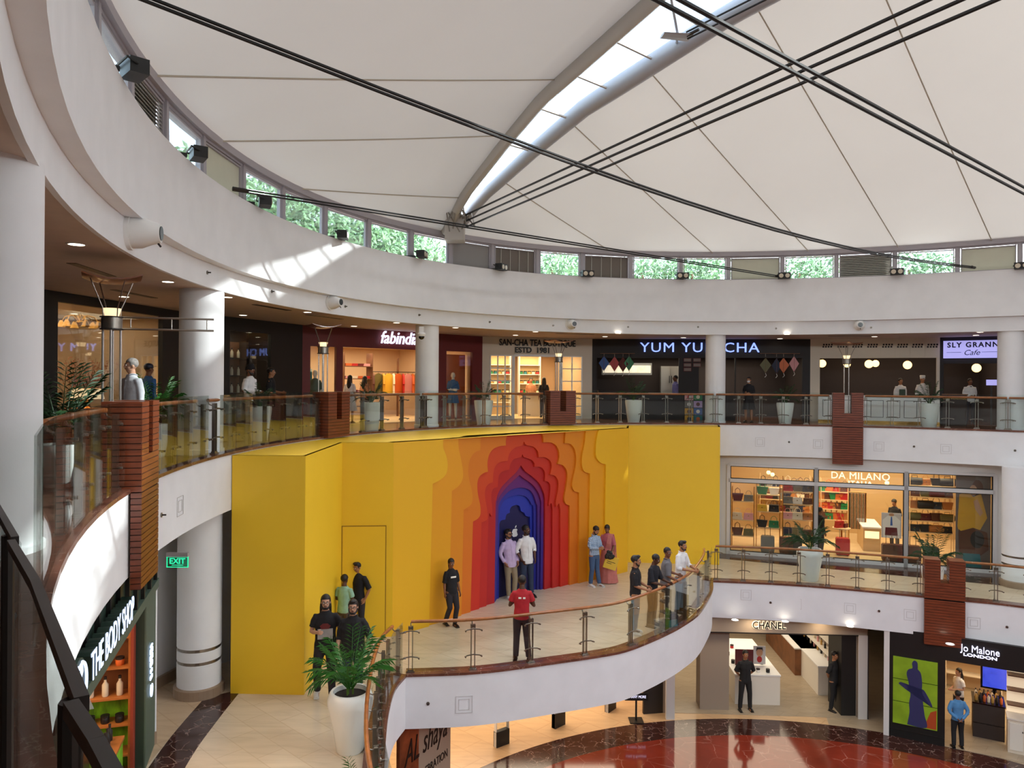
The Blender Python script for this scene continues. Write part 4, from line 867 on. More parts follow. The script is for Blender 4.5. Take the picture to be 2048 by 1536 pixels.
# tea boutique
Fm, L = FR[4]
a = opx(Fm, 981, 1025, 711); c = opx(Fm, 1028, 1120, 711); d = opx(Fm, 1124, 1164, 713)
facewall(Fm, L, H3, [(a[0], a[1], .12, a[3]), (c[0], c[1], 0, c[3]), (d[0], d[1], .12, d[3])], 'cream_front', 'tea_shop')
lit_room('tea_shop_interior', Fm, .1, L - .1, 4.5, 0, 2.6, 'shop_wall', 'warm_shelf', 'cream_front', 190, (1, .75, .42))
for k, (x0, x1, lo, hi) in enumerate((a, d)):
    b = MB(Fm); n = 3 if k == 0 else 2
    for i in range(n + 1): u = x0 + (x1 - x0) * i / n; b.box(u - .02, u + .02, -.02, .04, lo, hi)
    for i in range(6): z = lo + (hi - lo) * i / 5; b.box(x0, x1, -.015, .035, z - .018, z + .018)
    o = struct('window_%d' % (54 + k), b, 'white_paint'); MB(Fm).box(x0, x1, .04, .05, lo, hi).build('pane', SHOPGLASS, o)
b = MB(Fm); b.box(c[0] - .03, c[0] + .03, -.03, .05, 0, c[3]).box(c[1] - .03, c[1] + .03, -.03, .05, 0, c[3]).box(c[0], c[1], -.03, .05, c[3] - .05, c[3] + .04); struct('door_2', b, 'white_paint')
u0, z0 = fpx(Fm, 991, 686); u1, _ = fpx(Fm, 1157, 686); zl = fpx(Fm, 1074, 701)[1]; zt = fpx(Fm, 1074, 686.5)[1]
s = thing('shop_sign', 'black raised San-Cha Tea Boutique lettering on cream', 'sign', tuple(loc(Fm, (u0 + u1) / 2, -.06, zl)))
for dy, m, bo in ((-.04, 'letter_black', .007),):
    text('lettering' if bo < .0085 else 'halo', 'SAN-CHA TEA BOUTIQUE', .34, Fm, ((u0 + u1) / 2, dy, zt), m, s, .012, 'CENTER', bo, (u1 - u0) / 4.3)
    text('lettering' if bo < .0085 else 'halo', 'ESTD  1981', .29, Fm, ((u0 + u1) / 2 - .2, dy, zl), m, s, .012, 'CENTER', bo, 1.0)
for i in range(3):
    u = fpx(Fm, (1000, 1060, 1150)[i], 760, 3.6)[0]; shelves(Fm, u - .45, u + .45, 3.6, .3, (.5, .9, 1.3, 1.7, 2.1), 'white_paint', '%s white tea shelf inside the tea boutique' % ('left', 'central', 'right')[i], back='warm_shelf')
    for j, z in enumerate((.93, 1.33, 1.73)):
        for q in range(5): k = ('red', 'gold', 'green', 'cream', 'teal')[(q * 2 + j) % 5]; put('jar', loc(Fm, u - .36 + q * .18, 3.72, z), '%s tea tin, %s from the left on the %s board of the %s tea shelf' % (k, ORD[q], ('lower', 'middle', 'upper')[j], ('left', 'central', 'right')[i]), 'tin', dye=k, dn=('pot',), s=1.6)
pc = loc(Fm, fpx(Fm, 1078, 800, 1.6)[0], 1.9, 0); t = thing('tea_counter', 'counter heaped with tea boxes inside the boutique door', 'counter', tuple(pc)); X = Matrix.Translation(pc) @ Matrix.Rotation(rzf(Fm), 4, 'Z')
MB(X).box(-.7, .7, -.3, .3, 0, .85).build('body', 'cream_front', t); MB(X).box(-.74, .74, -.33, .33, .85, .89).build('worktop', 'wood_mid', t)
for i in range(6): k = ('orange', 'cream', 'red', 'gold', 'pink', 'green')[i]; put('folded_clothes', X @ V((-.55 + .22 * i, -.05, .89)), '%s tea box, %s from the left on the tea counter' % (k, ORD[i]), 'box', rz=rzf(Fm), dye=k, dn=('lower_layer', 'upper_layer'), s=.6)
# dark food shop
Fm, L = FR[5]
yt = 716; a = opx(Fm, 1194, 1358, yt); c = opx(Fm, 1398, 1470, yt); d = opx(Fm, 1472, 1605, yt)
facewall(Fm, L, H3, [(a[0], a[1], .95, a[3]), (c[0], c[1], .95, c[3]), (d[0], d[1] , 0, d[3])], 'charcoal_front', 'food_shop')
lit_room('food_shop_kitchen', Fm, .1, L - .1, 3.4, 0, 2.5, 'cafe_dark', 'granite', 'cafe_dark', 90, (1, .85, .65))
u0 = fpx(Fm, 1285, 696)[0]; u1 = fpx(Fm, 1513, 696)[0]; zt = fpx(Fm, 1400, 696)[1]
s = thing('shop_sign', 'glowing pale blue block lettering Yum Yum Cha', 'sign', tuple(loc(Fm, (u0 + u1) / 2, -.06, zt)))
text('lettering', 'YUM YUM CHA', .52, Fm, ((u0 + u1) / 2, -.05, zt), 'sign_blue', s, .02, 'CENTER', .003, (u1 - u0) / 3.7, spacing=1.12)
pb = MB(Fm); ua, ub = fpx(Fm, 1320, 750, 3.0)[0], fpx(Fm, 1358, 750, 3.0)[0]
t = thing('steel_fridge', 'tall stainless double-door fridge in the dark kitchen', 'fridge', tuple(loc(Fm, (ua + ub) / 2, 2.9, 0)))
MB(Fm).box(ua, ub, 2.6, 3.2, 0, 2.1).build('body', 'kitchen_steel', t)
for q in range(2):
    for z in (.1, 1.1): k = MB(Fm).box(ua + .02 + q * (ub - ua) / 2, ua - .02 + (q + 1) * (ub - ua) / 2, 2.575, 2.6, z, z + .95).build('door', 'kitchen_steel', t); MB(Fm).box((ua + ub) / 2 - .06 + q * .09, (ua + ub) / 2 - .03 + q * .09, 2.54, 2.575, z + .3, z + .6).build('handle', 'dark_metal', k)
t = thing('kitchen_counter', 'long dark kitchen counter with steel top under the food shop sign', 'counter', tuple(loc(Fm, 2.2, 1.2, 0)))
MB(Fm).box(a[0] + .05, a[1] - .1, .9, 1.5, 0, .95).build('body', 'cafe_dark', t); MB(Fm).box(a[0] + .05, a[1] - .1, .86, 1.54, .95, 1.0).build('worktop', 'kitchen_steel', t)
t = thing('extractor_hood', 'lit extractor canopy above the dark kitchen', 'extractor hood', tuple(loc(Fm, 2.1, 1.6, 1.9))); MB(Fm).box(a[0] + .2, a[1] - .9, 1.6, 2.4, 1.72, 2.2).build('canopy', 'kitchen_steel', t); mat('backlit_pattern', '#e4d5b8', .5, emit=1.0, var=.6, scale=6)
MB(Fm).box(a[0] + .25, a[1] - .95, 1.57, 1.6, 1.8, 2.1).build('menu_light', 'backlit_pattern', t)
for i, (x, y, k) in enumerate(((1208, 727, 'blue'), (1229, 728, 'red'), (1246, 729, 'maroon'), (1258, 727, 'green'), (1531, 731, 'olive'), (1553, 732, 'navy'), (1567, 731, 'orange'), (1588, 728, 'pink'))):
    u, z = fpx(Fm, x, y, -.3); put('paper_kite', loc(Fm, u, -.3, z), '%s paper kite hanging %s the food shop sign' % (k, 'below the left part of' if i < 4 else 'to the right of'), 'kite', rz=rzf(Fm) + (.3 if i % 2 else -.25), dye=k, dn=('sail',), s=.85)
for i, (x0, x1) in enumerate(((1200, 1270), (1520, 1600))):
    u0, z0 = fpx(Fm, x0, 707, -.3); u1 = fpx(Fm, x1, 707, -.3)[0]; t = thing('kite_rail', 'thin brown rail holding kites on the %s' % ('left' if i == 0 else 'right'), 'rail', tuple(loc(Fm, u0, -.3, z0))); MB(Fm).tube([(u0, -.3, z0), (u1, -.3, z0)], .012, 6).build('bar', 'wood_mid', t)
    for u in (u0 + .1, u1 - .1): MB(Fm).tube([(u, -.3, z0), (u, 0, z0)], .008, 6).build('bracket', 'wood_mid', t)
    for j in range(4): x = ((1208, 1229, 1246, 1258), (1531, 1553, 1567, 1588))[i][j]; u = fpx(Fm, x, 727, -.3)[0]; MB(Fm).tube([(u, -.3, z0), (u, -.3, z0 - .12)], .004, 4).build('string', 'dye_cream', t)
mat('menu_paper', '#8a7a74', .7); mat('menu_frame', '#5d1f1d', .6)
for i in range(5):
    x0 = (1367, 1367, 1367, 1386, 1386)[i]; y0 = (716, 726, 735, 716, 726)[i]; u, z = fpx(Fm, x0 + 8, y0 + 4, -.02); t = thing('menu_board', 'small framed menu, %s on the pier of the food shop' % ('upper left', 'middle left', 'lower left', 'upper right', 'lower right')[i], 'menu', tuple(loc(Fm, u, -.02, z - .08)))
    MB(Fm).box(u - .15, u + .15, -.03, -.005, z - .075, z + .075).build('frame', 'menu_frame', t); MB(Fm).box(u - .13, u + .13, -.034, -.03, z - .055, z + .055).build('sheet', 'menu_paper', t)
tl = ['pink', 'green', 'grey', 'lilac', 'mustard', 'blue', 'mustard', 'teal']
for i in range(8):
    x = 1378 if i % 2 == 0 else 1396; y = 794 + (i // 2) * 14.5; u, z = fpx(Fm, x, y, -.04); t = thing('picture_tile', '%s square picture tile in row %s of the food shop pier' % (tl[i], ('one', 'two', 'three', 'four')[i // 2]), 'tile', tuple(loc(Fm, u, -.04, z)))
    MB(Fm).box(u - .16, u + .16, -.05, -.005, z - .125, z + .125).build('tile', 'dye_' + tl[i], t); MB(Fm).lathe([(.07, -.004), (.07, .004)], (0, 0, 0), 16, Fm @ Matrix.Translation((u, -.055, z)) @ Matrix.Rotation(pi / 2, 4, 'X')).build('motif', ('dye_red', 'dye_cream', 'dye_white', 'dye_maroon', 'dye_brown', 'dye_white', 'dye_navy', 'dye_orange')[i], t)
# white cafe and its luminous sign
Fm, L = FR[6]
yt = 716; a = opx(Fm, 1640, 1876, yt); lat = MB(Fm); facewall(Fm, L, H3, [(a[0], min(a[1], L - .1), 1.0, a[3])], 'cream_front', 'cafe')
for i in range(8):
    u0, z0 = fpx(Fm, 1642 + i * 29.8, 691, -.02); t = thing('lattice_panel', '%s cream lattice panel from the left above the cafe counter' % ORD[i], 'lattice panel', tuple(loc(Fm, u0 + .25, -.03, z0 - .1)), 'lattice panels above the cafe')
    MB(Fm).box(u0, u0 + .45, -.02, -.001, z0 - .44, z0 + .13).build('board', 'cream_front', t); b = MB(Fm)
    for q in range(4): b.box(u0 + .05 + q * .09, u0 + .11 + q * .09, -.03, -.02, z0 - .08, z0 - .02); b.box(u0 + .07 + q * .09, u0 + .13 + q * .09, -.03, -.02, z0 + .0, z0 + .06)
    b.build('fretwork', 'charcoal_front', t)
lit_room('cafe_interior', Fm, -.2, L + 1.9, 4.0, 0, 2.9, 'cafe_dark', 'granite', 'cafe_dark', 50, (1, .8, .6))
ca, cb = a[0] - .05, min(a[1], L - .05)
t = thing('cafe_counter', 'white panelled cafe counter under the globe lamps', 'counter', tuple(loc(Fm, (ca + cb) / 2, -.3, 0)))
MB(Fm).box(ca, cb, -.5, -.01, .1, .95).build('body', 'white_paint', t); MB(Fm).box(ca - .03, cb + .03, -.55, -.005, .95, 1.0).build('worktop', 'trim_paint', t); MB(Fm).box(ca, cb, -.5, -.01, 0.0, .1).build('plinth', 'brass', t)
for i in range(7):
    u = ca + .15 + i * (cb - ca - .2) / 7; w_ = (cb - ca - .2) / 7 - .12; q = MB(Fm)
    for (x0, x1, z0, z1) in ((u, u + w_, .22, .235), (u, u + w_, .82, .835), (u, u + .015, .22, .835), (u + w_ - .015, u + w_, .22, .835)): q.box(x0, x1, -.51, -.5, z0, z1)
    q.build('panel_moulding', 'letter_black', t)
for i, (x, y, dp) in enumerate(((1644, 727, 1.0), (1694, 728, 2.0), (1738, 728, .8), (1751, 727, 2.4), (1815, 730, .8))):
    u, z = fpx(Fm, x, y, dp); put('globe_lamp', loc(Fm, u, dp, z), 'glowing globe lamp, %s from the left over the cafe counter' % ORD[i], 'pendant lamp', s=(.95 if dp < 1.5 else .85))
Fm, L = FR[7]; a = opx(Fm, 1884, 2000, 716); facewall(Fm, L, H3, [(.12, L - .1, 0, 2.15)], 'charcoal_front', 'cafe_entrance')
u0, zt = fpx(Fm, 1887, 681, -.1); u1, zb = fpx(Fm, 2004, 716, -.1); zb = fpx(Fm, 1940, 716, -.1)[1]; zt = fpx(Fm, 1940, 681, -.1)[1]
s = thing('shop_sign', 'luminous lilac Sly Granny Cafe sign panel', 'sign', tuple(loc(Fm, (u0 + u1) / 2, -.1, zb)))
MB(Fm).box(u0, u1 + .25, -.14, -.02, zb, zt).build('light_box', 'sign_panel', s); h = zt - zb
text('lettering', 'SLY GRANNY', .24, Fm, (u0 + .12, -.15, zb + h * .74), 'sign_dark', s, .006, 'LEFT', .008, (u1 - u0) / 1.75, spacing=1.25)
text('lettering', 'Cafe', .26, Fm, ((u0 + u1) / 2 - .02, -.15, zb + h * .3), 'sign_dark', s, .006, 'CENTER', 0, 1.0, shear=.35)
q = MB(Fm); q.box(u0 + .1, (u0 + u1) / 2 - .32, -.155, -.145, zb + h * .32, zb + h * .34); q.build('rule', 'sign_dark', s); MB(Fm).box((u0 + u1) / 2 + .28, u1 - .02, -.155, -.145, zb + h * .32, zb + h * .34).build('rule', 'sign_dark', s)
u, z = fpx(Fm, 1953, 736, .8); put('globe_lamp', loc(Fm, u, .8, z), 'glowing globe lamp under the luminous cafe sign', 'pendant lamp', s=.95)
u, z = fpx(Fm, 1983, 765, 1.2); t = thing('till_screen', 'small bluish till screen at the right of the cafe', 'screen', tuple(loc(Fm, u, 1.2, z))); MB(Fm).box(u - .16, u + .16, 1.2, 1.23, z - .1, z + .1).build('display', 'sign_panel', t); MB(Fm).box(u - .03, u + .03, 1.21, 1.25, 0, z - .1).build('stand', 'dark_metal', t)
pc = loc(Fm, fpx(Fm, 1910, 790, -.3)[0], -.3, 0); t = thing('lectern_stand', 'dark host stand with lit lettering under the cafe sign', 'stand', tuple(pc)); X = Matrix.Translation(pc) @ Matrix.Rotation(rzf(Fm), 4, 'Z'); MB(X).box(-.35, .35, -.15, .15, 0, 1.05).build('body', 'cafe_dark', t); MB(X).box(-.38, .38, -.18, .18, 1.05, 1.09).build('top', 'wood_mid', t); text('lettering', 'CONCIERGE', .13, X, (0, -.16, .95), 'gold_letters', t, .005)
Fm, L = FR[8]; facewall(Fm, L, H3, [], 'cream_front', 'right')
# planters along the gallery: px, ring offset, pot height, label
for x, off, hp, rt, fo, dk, lb in ((519, .95, .8, .27, .55, 1, 'square-shouldered white planter left of the second pylon'), (742, .7, .8, .3, .6, 1, 'white planter behind the railing before the red shop entrance'), (967, .75, .8, .31, .6, 1, 'white planter between the red shop and the tea boutique'),
                             (1267, .75, .8, .3, .75, 1, 'white planter standing before the dark kitchen counter'), (1570, .8, .75, .29, .6, 1, 'white planter below the right-hand kites'), (1858, .75, .8, .31, .65, 1, 'white planter before the right end of the cafe counter')):
    planter(ep(tx(x, off, 0), off, 0), lb, hp, rt, rt * .66, fo, 14, dark=bool(dk))
planter(ep(tx(308, 1.15, 0), 1.15, 0), 'bright green palm between the nearest pylon and the sunlit column', .6, .26, .18, .78, 30)
planter(ep(tx(122, 1.0, .3), 1.0, 0), 'dark palm leaning out beside the edge column', .55, .28, .2, .95, 22, True)
planter(gz(700, 1500, Z2), 'large glossy white planter with palm, in front of the walking pair', .95, .345, .22, .95, 24, bulge=True)
planter(gz(1619, 1160, Z2), 'pale white planter with palm in front of the handbag shop', .95, .36, .25, .95, 18, True, bulge=True)
planter(gz(1880, 1196, Z2) + V((.35, 1.0, 0)), 'palm seen through the slot of the lower right pylon', .6, .3, .22, 1.0, 16, True)
planter(V((-1.9, 9.35, Z2)), 'palm tips poking up at the near end of the platform railing', .45, .2, .15, .6, 14)
# ceiling downlights, fascia fittings, ledge spotlights
dl = [(153, 488), (336, 563), (455, 594), (486, 630), (615, 624), (708, 652), (793, 645), (911, 655), (1031, 670), (1071, 663), (1210, 673), (1236, 666), (1367, 675), (1560, 677), (1574, 668), (1749, 673), (1952, 670), (1960, 664), (248, 593), (20, 430)]
for i, (x, y) in enumerate(dl):
    p = gz(x, y, H3); k = min(range(len(dl)), key=lambda j: abs(j - i)); put('downlight', p, 'recessed warm ceiling downlight of the upper gallery', 'downlight', group='gallery ceiling downlights', s=1.25)
for x, y in ((186, 540), (270, 588), (405, 592), (545, 615), (650, 634), (1150, 668), (1700, 672)):
    p = gz(x, y, H3); t = thing('ceiling_vent', 'linear air slot in the gallery ceiling', 'vent', tuple(p), 'linear slots in the gallery ceiling'); tt = min(range(0, 170), key=lambda q: (ell(q)[0] - p.x) ** 2 + (ell(q)[1] - p.y) ** 2); n = nrm(tt); X = Matrix.Translation(p) @ Matrix.Rotation(atan2(n.y, n.x) + pi / 2, 4, 'Z')
    MB(X).box(-.7, .7, -.07, .07, -.008, -.001).build('slot', 'dark_metal', t); MB(X).box(-.72, .72, -.09, -.07, -.012, 0).box(-.72, .72, .07, .09, -.012, 0).build('edge', 'soffit', t) if False else None
def onfascia(kind, x, y, off, label, cat, group=None, s=1.0, dz=0, turn=0.0):
    u, v = uvr(x, y)
    lo, hi = 5.0, 172.0
    for _ in range(40):
        m_ = (lo + hi) / 2; q = ell(m_, off)
        if q[0] / q[1] > u: lo = m_
        else: hi = m_
    q = ell(lo, off); n = nrm(lo); return put(kind, V((q[0], q[1], HC - v * q[1] + dz)), label, cat, rz=atan2(n.y, n.x) - pi / 2 + turn, s=s, group=group)
onfascia('wall_projector', 256, 464, .2, 'large white round projector housing above the nearest lamp', 'projector', s=1.12)
onfascia('wall_projector', 660, 605, .2, 'white projector housing left of the fabindia sign', 'projector', s=.9)
onfascia('wall_projector', 1141, 649, .2, 'white projector housing over the tea boutique', 'projector', s=.9)
onfascia('wall_projector', 1719, 651, .2, 'white projector housing above the cafe lattice', 'projector', s=.9)
for x, y in ((414, 545), (543, 583), (690, 613), (838, 630), (979, 644), (1106, 651), (1256, 654), (1396, 654), (1552, 657), (1742, 655)): onfascia('sprinkler', x, y, .2, 'small dark sprinkler rose on the band below the white fascia', 'sprinkler', 'sprinklers on the upper band')
for i, (x, y) in enumerate(((232, 132), (370, 306), (507, 404), (667, 472), (829, 511), (990, 537), (1171, 551), (1363, 555), (1568, 555), (1795, 547), (2046, 535))):
    onfascia('spotlight', x, y, .06, 'black twin spotlight clamped on the ledge, %s from the left' % ORD[i], 'spotlight', None, 1.3 if i > 1 else 1.2, dz=-.07, turn=.5 if i < 6 else -.1)
for x, y in ((1578, 884), (1828, 893), (2030, 901), (322, 1030)): onfascia('sprinkler', x, y, 0.0, 'small round sprinkler on the upper gallery fascia', 'sprinkler', 'sprinklers on the gallery fascia')
# dome camera on the second column
p = at(843, 662, 21.2); t = thing('dome_camera', 'white dome camera hanging beside the column before the red shop', 'camera', tuple(p)); MB().box(p.x - .06, p.x + .06, p.y - .05, p.y + .1, p.z - .04, p.z + .12).build('bracket', 'white_paint', t); MB().lathe([(.1, -.1), (.12, -.04), (.1, .0), (.05, .02)], p - V((0, 0, .05)), 16).build('housing', 'white_paint', t, smooth=True); MB().ball(p - V((0, 0, .16)), .085, seg=14).build('dome', 'black_gloss', t, smooth=True)
# ------------------------------------------------------------ handbag shop on the level below
FM, LM = frame((7.2, 26.1), (15.35, 23.42), Z2)
def zat(F, x, y, dep=0): return fpx(F, x, y, dep)[1]
mat('milano_floor', '#e0c7a0', .2, kind='travertine', scale=.8); mat('beige_wall', '#c9a877', .7); mat('frame_white', '#d9d7d8', .4)
uL, uR = fpx(FM, 1457, 1000)[0], fpx(FM, 1990, 1000)[0]; um = [fpx(FM, x, 1000)[0] for x in (1632, 1812)]
HT = zat(FM, 1720, 940); HTR = zat(FM, 1720, 972); HM = 3.5
facewall(FM, LM, HM, [(uL, uR, .1, HT)], 'trim_paint', 'handbag_shop')
lit_room('handbag_shop_interior', FM, uL - .2, uR + .1, 5.2, .03, 3.3, 'beige_wall', 'milano_floor', 'shop_wall', 330, (1, .80, .52))
es = [uL] + um + [uR]
for i in range(3):
    b = MB(FM)
    for u in (es[i], es[i + 1]): b.box(u - .06, u + .06, -.05, .07, .0, HT + .02)
    b.box(es[i], es[i + 1], -.05, .07, HTR - .06, HTR + .06).box(es[i], es[i + 1], -.05, .07, HT - .03, HT + .05).box(es[i], es[i + 1], -.05, .07, 0, .12)
    o = struct('window_%d' % (60 + i), b, 'frame_white')
    MB(FM).box(es[i], es[i + 1], .02, .03, .1, HT).build('pane', SHOPGLASS, o)
    q = MB(FM)
    for z0, z1 in ((.12, HTR - .06), (HTR + .06, HT - .03)):
        for (x0, x1, a, c) in ((es[i] + .06, es[i] + .085, z0, z1), (es[i + 1] - .085, es[i + 1] - .06, z0, z1), (es[i] + .06, es[i + 1] - .06, z0, z0 + .025), (es[i] + .06, es[i + 1] - .06, z1 - .025, z1)): q.box(x0, x1, -.02, .035, a, c)
    q.build('gasket', 'black_paint', o)
u0, zt = fpx(FM, 1660, 950, .15); u1 = fpx(FM, 1782, 955, .15)[0]; zt = zat(FM, 1720, 953, .15); zi = zat(FM, 1720, 966, .15)
mat('warm_letters', '#fff1d6', .4, emit=1.1)
s = thing('shop_sign', 'warm white Da Milano Italia lettering behind the shop glass', 'sign', tuple(loc(FM, (u0 + u1) / 2, .15, zi)))
text('lettering', 'DA MILANO', .32, FM, ((u0 + u1) / 2, .15, zt), 'warm_letters', s, .02, 'CENTER', .002, (u1 - u0) / 1.86, spacing=1.05); text('lettering', 'ITALIA', .15, FM, ((u0 + u1) / 2, .15, zi), 'warm_letters', s, .015, 'CENTER', .004, 1.4, spacing=1.2)
def stand(x0, x1, ys, dep, name, m='brass', dd=.36, top=None):
    u0, u1 = fpx(FM, x0, 1000, dep)[0], fpx(FM, x1, 1000, dep)[0]; zs = [zat(FM, (x0 + x1) / 2, y, dep) for y in ys]
    o = thing('display_stand', name, 'display stand', tuple(loc(FM, (u0 + u1) / 2, dep, .03))); t = (top or max(zs) + .5)
    for z in zs: MB(FM).box(u0, u1, dep, dep + dd, z - .025, z).build('board', 'warm_shelf', o)
    for u in (u0, u1):
        for y in (dep, dep + dd): MB(FM).tube([(u, y, .03), (u, y, t)], .014, 6).build('upright', m, o)
    return u0, u1, zs
def row(u0, u1, z, dep, items, where, F=None, zoff=0.0, s=1.0, turn=0.0):
    F = F or FM; n = len(items)
    for i, (k, c) in enumerate(items):
        u = u0 + (u1 - u0) * (i + .5) / n; ks = {'handbag': 1, 'tote_bag': .95, 'duffel_bag': .9, 'suitcase': .9}[k] * s
        dn = ('shell',) if k == 'suitcase' else ('body', 'flap', 'handle')
        kk = {'handbag': 'handbag', 'tote_bag': 'tote bag', 'duffel_bag': 'holdall', 'suitcase': 'suitcase'}[k]
        put(k, loc(F, u, dep + .17, z), '%s %s, %s from the left %s' % (c, kk, ORD[i], where), kk.split()[-1], rz=rzf(F) + turn + random.uniform(-.25, .25), s=ks * random.uniform(.92, 1.06), dye=c, dn=dn)
a, c, zs = stand(1464, 1508, (1003, 1040, 1072), 1.0, 'gilt display stand, leftmost in the handbag shop window')
row(a, c, zs[0], 1.0, [('tote_bag', 'maroon'), ('handbag', 'grey')], 'on the top board of the left gilt stand')
row(a, c, zs[1], 1.0, [('handbag', 'cream'), ('handbag', 'pink')], 'on the middle board of the left gilt stand'); row(a, c, zs[2], 1.0, [('tote_bag', 'brown'), ('handbag', 'olive')], 'on the low board of the left gilt stand')
a, c, zs = stand(1513, 1560, (990, 1024, 1056), 1.4, 'second gilt stand with green and yellow bags')
row(a, c, zs[0], 1.4, [('tote_bag', 'green'), ('tote_bag', 'white')], 'on the top board of the second gilt stand'); row(a, c, zs[1], 1.4, [('handbag', 'yellow'), ('handbag', 'black')], 'on the middle board of the second gilt stand'); row(a, c, zs[2], 1.4, [('tote_bag', 'black'), ('handbag', 'green')], 'on the low board of the second gilt stand')
a, c, zs = stand(1566, 1626, (984, 1009, 1040, 1072), 1.2, 'third gilt stand beside the first white mullion')
row(a, c, zs[0], 1.2, [('handbag', 'red'), ('tote_bag', 'grey'), ('handbag', 'black')], 'on the top board of the third gilt stand'); row(a, c, zs[1], 1.2, [('handbag', 'grey'), ('handbag', 'white'), ('handbag', 'brown')], 'on the second board, third gilt stand')
row(a, c, zs[2], 1.2, [('handbag', 'pink'), ('handbag', 'cream'), ('handbag', 'tan')], 'on the third board of the third gilt stand'); row(a, c, zs[3], 1.2, [('tote_bag', 'navy'), ('tote_bag', 'olive'), ('handbag', 'brown')], 'on the lowest board of the third gilt stand')
a, c, zs = stand(1642, 1696, (984, 1000, 1019, 1040), 3.6, 'deep wall shelf of orange and green bags behind the middle window', 'warm_shelf')
for j in range(4): row(a, c, zs[j], 3.6, [(('handbag', 'tote_bag')[(i + j) % 2], ('green', 'tan', 'orange', 'brown', 'red')[(i * 2 + j) % 5]) for i in range(5)], 'on the %s deep board, middle window' % ('top', 'second', 'third', 'lowest')[j])
a, c, zs = stand(1520, 1620, (975, 1000, 1024), 4.5, 'long back wall shelf seen between the left gilt stands', 'warm_shelf')
for j in range(3): row(a, c, zs[j], 4.5, [(('tote_bag', 'handbag')[(i + j) % 2], ('black', 'brown', 'tan', 'grey', 'maroon', 'cream', 'navy')[(i * 3 + j) % 7]) for i in range(8)], 'on the %s board, long back wall' % ('top', 'middle', 'lowest')[j])
a, c, zs = stand(1820, 1908, (972, 995, 1019, 1043, 1066), 1.7, 'five tier shelf of dark bags behind the right window', 'warm_shelf')
for j in range(5): row(a, c, zs[j], 1.7, [(('duffel_bag', 'handbag', 'tote_bag')[(i + j) % 3], ('black', 'brown', 'tan', 'olive', 'black', 'maroon')[(i * 2 + j) % 6]) for i in range(4)], 'on tier %s of the dark bag shelf' % ('one', 'two', 'three', 'four', 'five')[j])
# belts, counter, suitcases
a, c = fpx(FM, 1698, 1000, 2.8)[0], fpx(FM, 1732, 1000, 2.8)[0]; zb_, zt_ = zat(FM, 1715, 1058, 2.8), zat(FM, 1715, 985, 2.8)
t = thing('belt_rack', 'rack of hanging dark belts in the middle of the handbag shop', 'rack', tuple(loc(FM, (a + c) / 2, 2.8, .03))); MB(FM).tube([(a, 2.8, zt_), (c, 2.8, zt_)], .02, 6).build('rail', 'brass', t)
for u in (a, c): MB(FM).tube([(u, 2.8, .03), (u, 2.8, zt_)], .02, 6).build('upright', 'brass', t)
for i in range(10): MB(FM).box(a + .04 + i * (c - a - .08) / 9 - .018, a + .04 + i * (c - a - .08) / 9 + .018, 2.78, 2.81, zb_, zt_ - .03).build('belt', ('dye_black', 'dye_brown')[i % 2], t)
a, c = fpx(FM, 1727, 1000, 1.9)[0], fpx(FM, 1762, 1000, 1.9)[0]
t = thing('shop_counter', 'pale glass-topped counter between belts and the man poster', 'counter', tuple(loc(FM, (a + c) / 2, 2.3, .03))); MB(FM).box(a, c, 1.9, 3.6, .03, .85).build('body', 'beige_wall', t); MB(FM).box(a - .03, c + .03, 1.87, 3.63, .85, .9).build('worktop', 'white_paint', t); MB(FM).box(a + .05, c - .05, 1.885, 1.9, .5, .75).build('lit_niche', 'lamp_shade', t)
for x, y, k, col_, w_ in ((1535, 1107, 'suitcase', 'grey', 'near the left mullion'), (1572, 1106, 'suitcase', 'brown', 'standing left of the first mullion'), (1590, 1106, 'suitcase', 'black', 'hard against the first mullion'), (1685, 1112, 'suitcase', 'red', 'alone behind the middle window'),
                          (1778, 1120, 'suitcase', 'brown', 'in front of the man poster'), (1800, 1122, 'suitcase', 'maroon', 'touching the second mullion'), (1826, 1124, 'suitcase', 'brown', 'just right of the second mullion'), (1862, 1127, 'suitcase', 'black', 'behind the timber pylon'), (1948, 1140, 'suitcase', 'green', 'below the woman poster')):
    dp = .45 if x != 1685 else 1.0; u = fpx(FM, x, y, dp)[0]; put(k, loc(FM, u, dp, .03), '%s suitcase %s' % (col_, w_), 'suitcase', rz=rzf(FM), s=1.1, dye=col_, dn=('shell',))
u = fpx(FM, 1685, 1060, 1.2)[0]; t = thing('round_table', 'small round display table above the red suitcase', 'table', tuple(loc(FM, u, 1.5, .03))); X = FM @ Matrix.Translation((u, 1.5, .03)); MB(X).lathe([(.3, .82), (.3, .85)], seg=24).build('table_top', 'warm_shelf', t); MB(X).lathe([(.16, 0), (.03, .03), (.03, .82)], seg=14).build('stem', 'brass', t)
put('handbag', X @ V((-.08, 0, .85)), 'red handbag on the small round display table', 'handbag', rz=.3, dye='red'); put('handbag', X @ V((.14, .1, .85)), 'small maroon handbag behind the red one on the round table', 'handbag', rz=.6, dye='maroon', s=.6)
for i, (x, y) in enumerate(((1537, 945), (1545, 949), (1774, 966))):
    u, z = fpx(FM, x, y, 2.0); put('globe_lamp', loc(FM, u, 2.0, min(z, 2.95)), ('left', 'right', 'single right-hand')[i] + ' glowing globe near the handbag shop ceiling', 'pendant lamp', s=.45)
